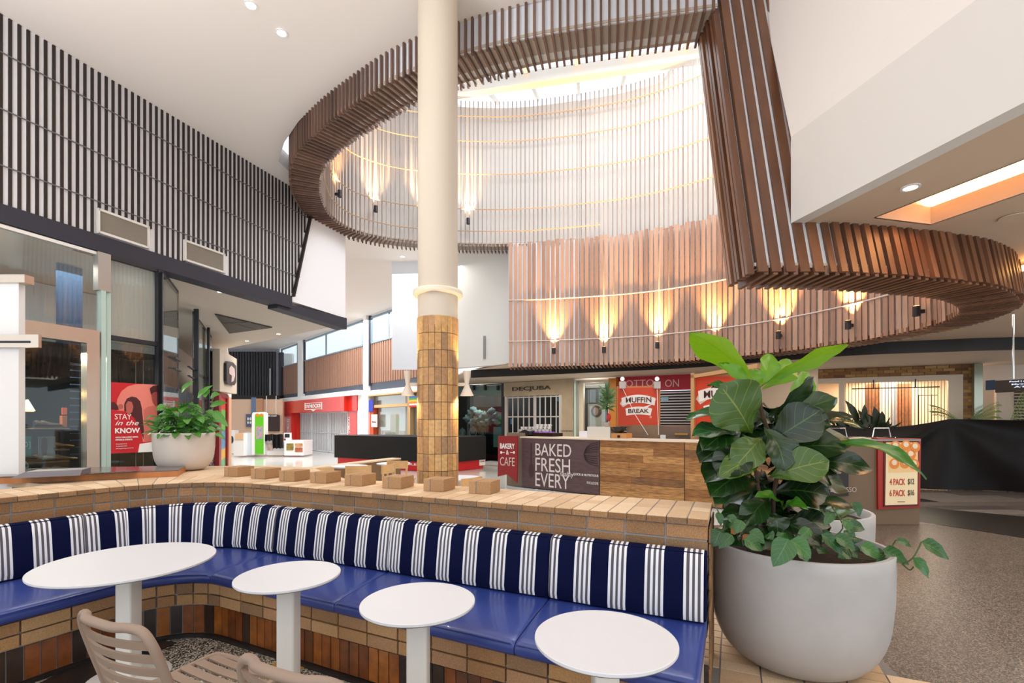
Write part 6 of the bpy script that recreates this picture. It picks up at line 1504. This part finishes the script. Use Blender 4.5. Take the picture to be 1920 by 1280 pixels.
# ================================================================== BAKERY KIOSK
k0, k1, k2 = V2(950, 12.0), V2(1320, 9.0), V2(1592, 7.5); PM = thru(V2(975, 11.75), k1)
kx = thing('bakery_counter', 'bakery kiosk counter faced with rustic planks and a dark printed panel', 'counter', (2.2, 10, 0))
planks = imat('rustic_plank', [(170, 118, 66), (150, 100, 54), (190, 138, 82), (134, 92, 56), (178, 128, 76)], .65, .45, 5, .2, stretch=(1.2, 1.2, 9))
zk = 1.235
plm = MB(); PMp = PM
for x0, x1 in ((1125, 1282.5), (1284.5, 1420), (1420, 1592)):
    a_, b_ = PM.p2(x0), PM.p2(x1)
    for r in range(8):
        za, zb = .02 + r * .148, .02 + (r + 1) * .148 - .003; cut = random.uniform(.3, .7); m1 = a_ + (b_ - a_) * cut
        for u_, v_ in ((a_, m1), (m1 + (b_ - a_).normalized() * .003, b_)):
            n_ = PM.n * .02; plm.hexa([(u_.x, u_.y, za), (v_.x, v_.y, za), (v_.x - n_.x, v_.y - n_.y, za), (u_.x - n_.x, u_.y - n_.y, za), (u_.x, u_.y, zb), (v_.x, v_.y, zb), (v_.x - n_.x, v_.y - n_.y, zb), (u_.x - n_.x, u_.y - n_.y, zb)])
build('plank_front', plm, planks, kx)
kA, kB = PM.p2(958), PM.p2(1592); kb2 = PM.n * -.75
build('carcass', MB().prism([(kA.x + PM.n.x * -.025, kA.y + PM.n.y * -.025), (kB.x + PM.n.x * -.025, kB.y + PM.n.y * -.025), (kB.x + kb2.x, kB.y + kb2.y), (kA.x + kb2.x, kA.y + kb2.y)], 0, zk - .04), mat('taupe_carcass', (120, 104, 88), .7), kx)
tA, tB = PM.p2(975, .02), PM.p2(1592, .02); build('countertop', MB().prism([(tA.x, tA.y), (tB.x, tB.y), (tB.x + kb2.x, tB.y + kb2.y), (tA.x + kb2.x, tA.y + kb2.y)], zk - .035, zk), mat('cream_top', (232, 214, 190), .4), kx)
pp_k = build('printed_panel', MB().wz(PM, 979, 1123, .02, zk - .045, -.002, .02), mat('plum_wood', (96, 72, 72), .6, noise=.3, nscale=5, stretch=(1, 1, 6)), kx)
white_t = mat('print_white', (226, 214, 208), .6)
for s_, x0, x1, y0, y1 in (('BAKED', 1004, 1071, 832, 855), ('FRESH', 1004, 1069, 859, 885), ('EVERY', 1004, 1068, 888, 914), ('DAY', 1004, 1040, 918, 944)): text(PM, s_, x0, x1, y0, y1, .02, white_t, pp_k, bold=-.005 if False else 0)
text(PM, 'healthy', 1050, 1076, 884, 896, .026, white_t, pp_k, shear=.3); text(PM, 'QUICK & NUTRITIOUS', 1075, 1122, 888, 893, .02, MATS['white_letter'], pp_k); text(PM, 'WHOLESOME', 1100, 1122, 903, 908, .02, white_t, pp_k)
for i in range(5):
    f_ = i / 4; m_ = MB(); pts = [PM.p3(1095 + 28 * math.cos(t_ / 14 * PI * 1.0 + PI / 2) * 1.0 * (1) + 28 + 0 * f_, 850 + (4 + 18 * (f_ - .5) * 2 * 1.0) * math.sin(t_ / 14 * PI + 0) + 0, .022) for t_ in range(15)]
    pts = [PM.p3(1122 - 27 * math.sin(t_ / 14 * PI * .98), 851 - 22 * math.cos(t_ / 14 * PI) * (.2 + .2 * i), .022) for t_ in range(15)]
    build('whisk_line', m_.tube(pts, .007, 5), mat('whisk_ink', (40, 28, 30), .6), pp_k)
build('spoon_print', MB().disc(PM, 996, 882, 5, 13, .02, .003), mat('spoon_ink', (66, 46, 48), .6), pp_k); build('spoon_handle', MB().rect(PM, 994.5, 997, 830, 870, .02, .003), MATS['spoon_ink'], pp_k)
flag = thing('bakery_flag', 'dark red swallow-tailed bakery and cafe sign at the left end of the bakery counter', 'sign', (PM.p2(952).x, PM.p2(952).y, .5)); PFg = thru(V2(934, 11.6), V2(970, 11.35))
build('board', MB().poly(PFg, [(934, 817), (970, 817), (969, 905), (951, 889), (933, 893)], 0, .05), mat('flag_red', (142, 34, 34), .5), flag)
text(PFg, 'BAKERY', 937.5, 965, 831, 841, .055, paper, flag, bold=.02); text(PFg, '&', 949, 954, 844, 852, .055, paper, flag); text(PFg, 'CAFE', 937.5, 965, 857, 873, .055, mat('cafe_outline', (214, 190, 180), .6), flag)
m_ = MB(); m_.rect(PFg, 938.5, 946, 847.5, 848.5, .05, .006); m_.rect(PFg, 956.5, 964, 847.5, 848.5, .05, .006); m_.disc(PFg, 939.5, 848, 1.6, 2.6, .05, .006); m_.disc(PFg, 963.5, 848, 1.6, 2.6, .05, .006); build('ornament', m_, paper, flag)
build('taupe_return', MB().wz(PM, 950, 978, 0, 1.32, -.4, .35), mat('taupe_return', (128, 112, 94), .7), kx)
# right end of the kiosk
PX_ = VP((0, 7.45), (1, 0)); ke = thing('bakery_kiosk_end', 'taupe end block of the bakery kiosk with a recessed dark panel reading espresso', 'kiosk end', (PX_.p2(1650).x, 7.45, 0))
build('body', MB().wz(PX_, 1560, 1724, 0, 1.30, -1.2, 1.2), mat('taupe_block', (128, 106, 84), .6, noise=.08, nscale=1.5), ke)
build('steel_top', MB().wz(PX_, 1556, 1726, 1.30, 1.325, -1.25, 1.3), mat('worn_steel', (140, 132, 124), .3, .6), ke)
build('espresso_panel', MB().wz(PX_, 1540, 1591, .45, 1.1, .005, .03), mat('espresso_dark', (44, 36, 36), .5), ke); text(PX_, 'ESPRESSO', 1557, 1606, 913, 922, .04, mat('outline_pale', (196, 184, 176), .6), ke)
m_ = MB()
for t_ in range(17): a = PI * t_ / 16; p_ = PX_.p3(1530 - 34 * math.cos(a), 918 - 36 * math.sin(a), .05); m_.ball(p_, .012, seg=6, rings=5)
build('festoon_dots', m_, lampglow if False else paper, ke)
ps = thing('price_sign', 'red framed lightbox sign advertising four and six packs of buns', 'sign', (PX_.p2(1686).x, 7.3, .5)); PXs = VP((0, 7.30), (1, .02))
build('frame', MB().poly(PXs, [(1646, 821), (1727, 822), (1725, 951), (1647, 955)], -.13, .13), mat('sign_red', (168, 38, 26), .4), ps)
build('bezel', MB().poly(PXs, [(1658, 825), (1723, 825), (1722, 948), (1657, 950)], .001, .01), mat('sign_maroon', (92, 34, 26), .5), ps)
pscr = build('screen', MB().poly(PXs, [(1662, 829), (1721, 829), (1720, 945), (1660, 947)], .012, .006), mat('sign_cream', (238, 218, 178), .5, emit=.15), ps)
build('photo_ground', MB().poly(PXs, [(1662, 829), (1721, 829), (1721, 884), (1667, 886)], .019, .003), mat('photo_cream', (240, 200, 140), .5, emit=.1), pscr)
for i, (x, y) in enumerate(((1679, 836), (1699, 835), (1716, 838), (1688, 852), (1708, 852), (1677, 869), (1697, 868), (1714, 870))):
    build('bun_picture', MB().disc(PXs, x, y, 9.5, 10, .023, .003), mat('bun_orange', (226, 138, 60), .6, emit=.1), pscr); build('filling_picture', MB().disc(PXs, x, y - 2, 5, 5, .027, .003), mat('filling_pale', (244, 226, 200), .6), pscr)
rt = mat('sign_letter_red', (196, 62, 50), .5); gt_ = mat('sign_letter_grey', (90, 74, 56), .5)
for s_, x0, x1, y0, m_ in (('4 PACK', 1668, 1697, 897, rt), ('$12', 1702, 1714, 897, gt_), ('6 PACK', 1668, 1697, 918, rt), ('$16', 1702, 1714, 918, gt_)): text(PXs, s_, x0, x1, y0, y0 + 12, .02, m_, pscr, bold=.01)
build('small_print', MB().poly(PXs, [(1683, 940), (1697, 940), (1697, 941), (1683, 941)], .02, .002), gt_, pscr)
# muffin signs at the back of the kiosk
def muffin(pl, x0, x1, yt, yb, lab, sc=1, full=True):
    o = thing('bakery_sign', lab, 'sign', (pl.p2((x0 + x1) / 2).x, pl.p2((x0 + x1) / 2).y, pl.z((x0 + x1) / 2, yb)))
    w = x1 - x0; h = yb - yt; X = lambda u: x0 + u * w; Y = lambda v: yt + v * h
    build('frame', MB().poly(pl, [(x0 - 3, yt - 3), (x1 + 3, yt - 4), (x1 + 3, yb + 2), (x0 - 3, yb + 2)], -.06, .06), mat('oak_frame', (190, 120, 64), .5), o)
    o_t = o; o = build('panel', MB().poly(pl, [(x0, yt), (x1, yt - 1), (x1, yb), (x0, yb)], .001, .01), mat('sign_orange', (206, 62, 24), .5, noise=.12, nscale=2), o)
    top = [(X(.08 + .84 * i / 12), Y(.27 - .09 * math.sin(PI * i / 12))) for i in range(13)]; bot = [(X(.90 - .8 * i / 12), Y(.47 - .07 * math.sin(PI * i / 12))) for i in range(13)]
    rm = mat('ribbon_white', (236, 226, 216), .5)
    build('upper_ribbon', MB().poly(pl, top + bot, .012, .006), rm, o)
    build('ribbon_tail', MB().poly(pl, [(X(.88), Y(.42)), (X(.95), Y(.28)), (X(.72), Y(.53)), (X(.56), Y(.53))], .011, .004), rm, o)
    build('ribbon_tail', MB().poly(pl, [(X(.04), Y(.42)), (X(.12), Y(.28)), (X(.24), Y(.44)), (X(.12), Y(.52))], .011, .004), mat('ribbon_shade', (206, 190, 178), .5), o)
    top = [(X(.18 + .66 * i / 8), Y(.55 - .05 * math.sin(PI * i / 8))) for i in range(9)]; bot = [(X(.80 - .60 * i / 8), Y(.74 - .03 * math.sin(PI * i / 8))) for i in range(9)]
    build('lower_ribbon', MB().poly(pl, top + bot, .012, .006), rm, o)
    tm = mat('ribbon_letter', (70, 28, 24), .5)
    text(pl, 'MUFFIN', X(.19), X(.82), Y(.25), Y(.39), .02, tm, o, bold=.02); text(pl, 'BREAK', X(.25), X(.76), Y(.56), Y(.67), .02, tm, o, bold=.02)
    build('seal', MB().disc(pl, X(.80), Y(.78), 2.2, 2.4, .012, .003), mat('seal_pink', (226, 150, 130), .5), o)
    return o_t
PMu = thru(V2(1155, 11.2), V2(1238, 10.9)); muffin(PMu, 1159, 1235, 727, 797, 'orange square bakery sign with white ribbon lettering above the plank counter')
PMv = thru(V2(1295, 10.2), V2(1420, 9.2)); muffin(PMv, 1301, 1400, 706, 806, 'second orange bakery sign, framed in pale oak, mostly hidden behind the fig')
gt2 = thing('oak_sign_post', 'pale oak upright frame around the second bakery sign', 'post', (PMv.p2(1299).x, PMv.p2(1299).y, zk)); build('upright', MB().wz(PMv, 1295, 1301, zk, PMv.z(1298, 700), -.12, .2), mat('oak_pale2', (196, 150, 100), .6), gt2); build('head_rail', MB().poly(PMv, [(1295, 703), (1420, 681), (1420, 690), (1295, 709)], -.1, .18), MATS['oak_pale2'], gt2)
bkp = [(PM.p2(x, -1.0), z1) for x, z1 in ((1176, 1), (1300, 1))]
PMb = VP(PM.A - PM.n * 1.1, PM.d)
bc = thing('back_counter', 'brown back counter of the bakery kiosk under the orange sign', 'counter', (PMb.p2(1230).x, PMb.p2(1230).y, 0))
build('body', MB().wz(PMb, 1175, 1300, 0, PMb.z(1240, 797), -.5, .5), mat('brown_counter', (146, 118, 94), .55, noise=.12, nscale=2), bc)
build('dark_section', MB().wz(PMb, 1238, 1296, .2, PMb.z(1270, 799), .001, .02), mat('mocha', (112, 92, 78), .5), bc); build('brass_handle', MB().rect(PMb, 1265, 1290, 812, 815, .025, .03), mat('brass', (186, 136, 70), .35, .8), bc)
build('power_outlet', MB().rect(PMb, 1238, 1248, 815, 823, .025, .01), whitegloss, bc)
for i, x in enumerate((1167, 1232)):
    q = PMu.p3(x, 720, .05); b_ = thing('festoon_bulb', ['round white globe bulb on the left top corner of the orange bakery sign', 'round white globe bulb on the right top corner of the orange bakery sign'][i], 'light bulb', q, 0, 'globe bulbs on the bakery sign')
    build('globe', MB().ball((0, 0, .12), .05, seg=16, rings=12), mat('globe_white', (246, 238, 228), .3, emit=.6), b_, smooth=True, local=True); build('socket_box', MB().box(-.07, -.03, -.1, .07, .03, .06), mat('socket_grey', (190, 180, 176), .5), b_, local=True)
    tip = PMb.p3((1215, 1235)[i], 815, .1) - q; build('cable', MB().tube([(0, 0, -.08), tip * .5 + Vector((0, 0, -.12)), tip], .006, 5), paper, b_, local=True)
for nm, x0, x1, yt, yb, c_, lab in (('till_screen', 1086, 1101, 808, 824, (232, 230, 236), 'white till screen turned away on the bakery counter'), ('white_cabinet', 1101, 1144, 800, 826, (216, 210, 200), 'white box cabinet on the bakery counter'), ('crate', 1146, 1174, 812, 827, (196, 140, 84), 'small wooden crate with a dark emblem under the black bowl')):
    o = thing(nm, lab, nm.split('_')[-1], (PM.p2((x0 + x1) / 2, -.4).x, PM.p2((x0 + x1) / 2, -.4).y, zk))
    build('body', MB().wz(PM, x0, x1, zk + .001, PM.p3((x0 + x1) / 2, yt, -.3).z, -.6, .3), mat(nm, c_, .5), o)
    if nm == 'crate': build('emblem', MB().disc(PM, 1160, 818, 3, 2.6, -.298, .004), dark, o)
o = thing('black_bowl', 'wide black bowl sitting on the wooden crate', 'bowl', PM.p3(1160, 811, -.4)); build('shell', MB().lathe([(.08, 0), (.14, .05), (.18, .13), (.17, .13), (.12, .05), (.02, .02)], seg=24), mat('bowl_black', (44, 42, 40), .2, .3), o, smooth=True, local=True)
o = thing('counter_palm', 'spiky potted palm standing on the white cabinet of the bakery', 'potted plant', PM.p3(1138, 799, -.4)); build('pot', MB().lathe([(.06, 0), (.08, .09), (.075, .09), (.06, .08)], seg=16), mat('pot_grey', (190, 170, 160), .6), o, smooth=True, local=True)
build('trunk', MB().tube([(0, 0, .08), (0.01, 0, .42)], .014, 6), mat('palm_bark', (84, 62, 44), .8), o, local=True); g_ = MB()
for k in range(44): a = random.uniform(0, 2 * PI); z = random.uniform(.35, .75); leaf(g_, (0, 0, z), (math.cos(a) * .22, math.sin(a) * .22, z + random.uniform(-.08, .25)), .045, (0, -1, .4), .03, .1, 0, 0, 'x', 5, 2)
for k in range(10): a = random.uniform(0, 2 * PI); leaf(g_, (0, 0, .7), (math.cos(a) * .08, math.sin(a) * .08, 1.0), .025, (0, -1, 0), .02, .1, 0, 0, 'x', 5, 2)
build('foliage', g_, mat('palm_green', (70, 104, 54), .5), o, local=True, recalc=False); build('red_flower', MB().ball((0.03, -.05, .2), .05, .04, .09), mat('flower_red', (190, 40, 40), .6), o, smooth=True, local=True)
# coffee machine and cups at the left of the counter
cmx = thing('coffee_machine', 'dark espresso machine topped with cups at the left of the bakery counter', 'coffee machine', PM.p3(1008, 822, -.4))
build('body', MB().wz(PM, 984, 1036, zk + .001, PM.p3(1008, 811, -.45).z, -.75, .45), mat('machine_dark', (58, 40, 34), .25, .5), cmx); build('hood', MB().poly(PM, [(973, 816), (976, 808), (984, 805), (992, 808), (994, 816)], -.6, .4), mat('machine_black', (34, 32, 40), .3), cmx); build('purple_light', MB().rect(PM, 1002, 1040, 809, 810.5, -.29, .01), mat('purple', (120, 60, 150), .5, emit=1.0), cmx)
cup0 = None; cw = mat('cup_white', (236, 230, 226), .3)
for r, (n, yb, xo) in enumerate(((8, 809, 976), (8, 804, 979), (7, 799.5, 1000))):
    for k in range(n):
        if r == 2 and k < 3: continue
        x = xo + k * 7.2 if r < 2 else 1008 + (k - 3) * 7.5
        q = PM.p3(x, yb, -.45 - .06 * r)
        if cup0 is None:
            o = thing('coffee_cup', 'x', 'cup', q, 0, 'white cups on the espresso machine'); build('cup_body', MB().lathe([(.03, 0), (.042, .06), (.039, .06), (.028, .006)], seg=14), cw, o, smooth=True, local=True); build('handle', MB().tube([(.036, 0, .045), (.058, 0, .04), (.056, 0, .02), (.034, 0, .015)], .005, 5), cw, o, smooth=True, local=True); cup0 = o
        else: o = dup(cup0, q)
        o['label'] = 'white coffee cup stacked among others on top of the espresso machine'
# wire racks and trays on the right end
for i, (x0, x1, y) in enumerate(((1548, 1588, 820), (1636, 1670, 820))):
    q = PX_.p2((x0 + x1) / 2, -.5); o = thing('chrome_stand', ['chrome wire stand on the bakery kiosk behind the fig leaves', 'chrome wire stand on the kiosk top left of the price sign'][i], 'stand', (q.x, q.y, 1.325), 0, 'chrome wire stands')
    a_ = PX_.p3(x0, y, -.5); b_ = PX_.p3(x1, y, -.5); h = .15; zt3 = 1.34
    build('hoop', MB().tube([(a_.x, a_.y, zt3), (a_.x + .03, a_.y, zt3 + h), (b_.x - .03, b_.y, zt3 + h), (b_.x, b_.y, zt3)], .008, 6), chrome, o, smooth=True); build('foot_bar', MB().tube([(a_.x, a_.y + .15, zt3), (a_.x, a_.y - .1, zt3)], .008, 6), chrome, o); build('foot_bar', MB().tube([(b_.x, a_.y + .15, zt3), (b_.x, a_.y - .1, zt3)], .008, 6), chrome, o)
# ================================================================== BLACK TARP BARRIER at right
tb = thing('black_tarp_barrier', 'wrinkled black plastic sheet barrier hung across the right side', 'barrier', at(1750, 920, 11.2))
m_ = MB(); NX, NZ = 70, 26
def tarp_pt(u, v):
    px = 1556 + u * 620; D = 11.9 - u * 1.8
    if px < 1780: top = 796 - (px - 1556) / 224 * 10 + 11 * math.sin(PI * (px - 1556) / 224)
    else: top = 786 + (px - 1780) * .018
    zt = HC + (HY - top) / FPX * D; z = zt * v + .01
    peak = (px - 1778) / 140; w = .05 * math.sin(u * 37 + v * 3) * (1 - v) * .6 + .10 * math.sin(3.0 * math.atan2((1 - v) * 1.2, peak + .001) * 2.2) * min(1, ((1 - v) ** 2 + peak ** 2) ** .5)
    return Vector(((px - CX) / FPX * D, D + w, z))
for s_ in (0, 1):
    for i in range(NX + 1):
        for j in range(NZ + 1): m_.v.append(tarp_pt(i / NX, j / NZ) + Vector((0, .012 * s_, 0)))
o2 = (NX + 1) * (NZ + 1)
for i in range(NX):
    for j in range(NZ):
        a = i * (NZ + 1) + j; b = a + NZ + 1; m_.f.append([a, b, b + 1, a + 1]); m_.m.append(0); m_.f.append([o2 + a, o2 + a + 1, o2 + b + 1, o2 + b]); m_.m.append(0)
build('sheet', m_, mat('tarp_black', (17, 12, 10), .5, bump=.3, bscale=9, spec=.25), tb, smooth=True, recalc=False)
build('post', MB().tube([at(1779, 925, 11.35), at(1779, 788, 11.35)], .02, 8), chrome, tb)
for i, (x, lab) in enumerate(((1650, 'dark broad-leaved plant showing above the black barrier in front of the brick shop'), (1810, 'light green palm fronds above the black barrier, left of the two palms'), (1890, 'arching green palm frond above the black barrier at the right edge'))):
    D = 12.6 if i == 0 else 10.6; D = (12.3, 11.5, 11.3)[i]; q = at(x, 860, D); o = thing('barrier_plant' if i == 0 else 'palm_plant', lab, 'plant', (q.x, q.y, 0)); g_ = MB()
    if i == 0:
        for bx, by, tx, ty, w in ((1610, 790, 1586, 750, .22), (1612, 792, 1622, 758, .18), (1640, 800, 1640, 762, .26), (1645, 800, 1655, 770, .2), (1600, 795, 1575, 775, .16), (1625, 798, 1610, 768, .2), (1650, 800, 1668, 790, .14), (1590, 800, 1570, 790, .2), (1600, 800, 1632, 780, .26), (1640, 802, 1625, 775, .25)): leaf(g_, at(bx, by + 10, D), at(tx, ty, D - .2), w, (0, -1, .3), .05, .2, .01, 0, 'x', 8, 4)
        for k in range(60): x_ = random.uniform(1555, 1670); leaf(g_, at(x_, 805, D), at(x_ + random.uniform(-22, 22), random.uniform(780, 797), D - .1), .05, (0, -1, .3), .03, .2, 0, 0, 'x', 5, 2)
        build('foliage', g_, mat('dark_plant', (40, 52, 30), .5), o, recalc=False)
    else:
        for fr_ in range(5 if i == 1 else 3):
            sx = (-1) ** fr_; L0 = 60 if i == 1 else 70; x0_ = x + (0 if i == 1 else 0); tip = (x0_ + sx * L0 if i == 1 else x0_ + 30 + 30 * fr_, 792 - 6 * fr_ if i == 1 else 752 - 4 * fr_)
            for k in range(26):
                t_ = k / 25; px_ = x0_ + (tip[0] - x0_) * t_; py_ = (800 if i == 1 else 805) + (tip[1] - (800 if i == 1 else 805)) * t_ - (14 if i == 1 else 22) * math.sin(PI * t_ * .7)
                for dy in (-1, 1): leaf(g_, at(px_, py_, D), at(px_ + (6 if tip[0] > x0_ else -6) + 4 * dy, py_ + dy * 9 * (1 - t_ * .5), D - .05), .02, (0, -1, .2), .01, .1, 0, 0, 'x', 4, 2)
        build('fronds', g_, mat('palm_light', (120, 140, 60), .5), o, recalc=False)
    build('stem', MB().tube([(q.x, q.y, 0), (q.x, q.y, at(x, 800, D).z)], .02, 6), mat('palm_bark', (84, 62, 44), .8), o)

# ================================================================== SEATING BEYOND THE WALL
wood = mat('birch', (222, 176, 120), .5, noise=.1, nscale=12)
lw = thing('far_bench_wall', 'low tan brick ledge curving on the far side of the seating area', 'ledge', (-2.2, 7, 0))
LW = catmull([Vector((*V2(530, 8.9), 0)), Vector((*V2(600, 9.6), 0)), Vector((*V2(655, 10.4), 0)), Vector((*V2(718, 11.5), 0)), Vector((*V2(752, 12.1), 0))], 6, False); cvw = Curve(LW)
build('coping', core(cvw, 0, cvw.L, .65, .68, .0, -.3), tantop, lw); build('wall', core(cvw, 0, cvw.L, 0, .648, -.01, -.28), brownb, lw)
for i, (x, y, D, lab) in enumerate(((655, 873, 6.9, 'white round table beyond the wall, left, between two wooden chairs'), (738, 868, 8.6, 'white table farther back, beside the column, beyond the wall'), (862, 895, 6.0, 'white table top just right of the column foot'))):
    q = at(x, y, D); zt4 = .745; D2 = (HC - zt4) * FPX / (y - HY); q = at(x, y, D2); o = thing('side_table', lab, 'table', (q.x, q.y, 0), 0, 'white tables beyond the wall')
    build('tabletop', MB().lathe([(.34, .725), (.34, .745)], seg=48), wtop, o, smooth=True, local=True); build('pedestal', MB().cyl((0, 0), .04, 0, .725, 12), wpost, o, local=True)
    build('base', MB().cyl((0, 0), .22, 0, .012, 24), wpost, o, local=True)
def wchair(loc, rz, lab):
    o = thing('wooden_chair', lab, 'chair', loc, rz, 'birch chairs beyond the wall')
    mb = MB(); n = 8
    for i in range(n):
        a, b = -.22 + .44 * i / n, -.22 + .44 * (i + 1) / n; f = lambda x: -.22 + .05 * (x / .22) ** 2
        mb.hexa([(a, f(a) - .008, .68), (b, f(b) - .008, .68), (b, f(b) + .008, .68), (a, f(a) + .008, .68), (a, f(a) - .008, .83), (b, f(b) - .008, .83), (b, f(b) + .008, .83), (a, f(a) + .008, .83)])
    build('backrest', mb, wood, o, local=True); build('seat', MB().box(-.22, -.2, .43, .22, .22, .455), wood, o, local=True)
    for sx in (-1, 1): build('leg', MB().beam((sx * .2, -.2, 0), (sx * .2, -.18, .82), .03, .03), wood, o, local=True); build('leg', MB().beam((sx * .2, .2, 0), (sx * .19, .19, .44), .03, .03), wood, o, local=True)
for x, yt, D, rz, lab in ((674, 871, 9.0, .2, 'birch chair beyond the wall with its backrest towards the camera, left of the pair'), (712, 870, 9.0, 1.3, 'birch chair beyond the wall turned sideways, right of the pair'), (752, 862, 10.6, -.2, 'birch chair farthest back beside the tiled column'), (866, 893, 6.6, 1.0, 'birch chair just right of the column foot, mostly hidden by the blocks'), (600, 875, 8.6, .4, 'birch chair at the left of the seating beyond the wall')):
    D2 = (HC - .83) * FPX / (yt - HY); q = at(x, yt, D2); wchair((q.x, q.y, 0), rz, lab)
# closing walls far behind
a_, b_ = PC.p2(440, -.35), PC.p2(800, -.35); a2, b2 = a_ - PC.n * 3, b_ - PC.n * 3
m_ = MB().prism([(a_.x, a_.y), (b_.x, b_.y), (b2.x, b2.y), (a2.x, a2.y)], 3.15, 3.25); struct('ceiling_far_shops', m_, white)
m_ = MB().prism([(a2.x, a2.y), (b2.x, b2.y), (b2.x + .1, b2.y + .1), (a2.x + .1, a2.y + .1)], 0, 3.15); struct('wall_far_shops_back', m_, white)
m_ = MB(); m_.box(-30, 33.2, 0, -15.2, 33.5, 6.3); struct('wall_back', m_, mat('back_white', (226, 224, 222), .8))
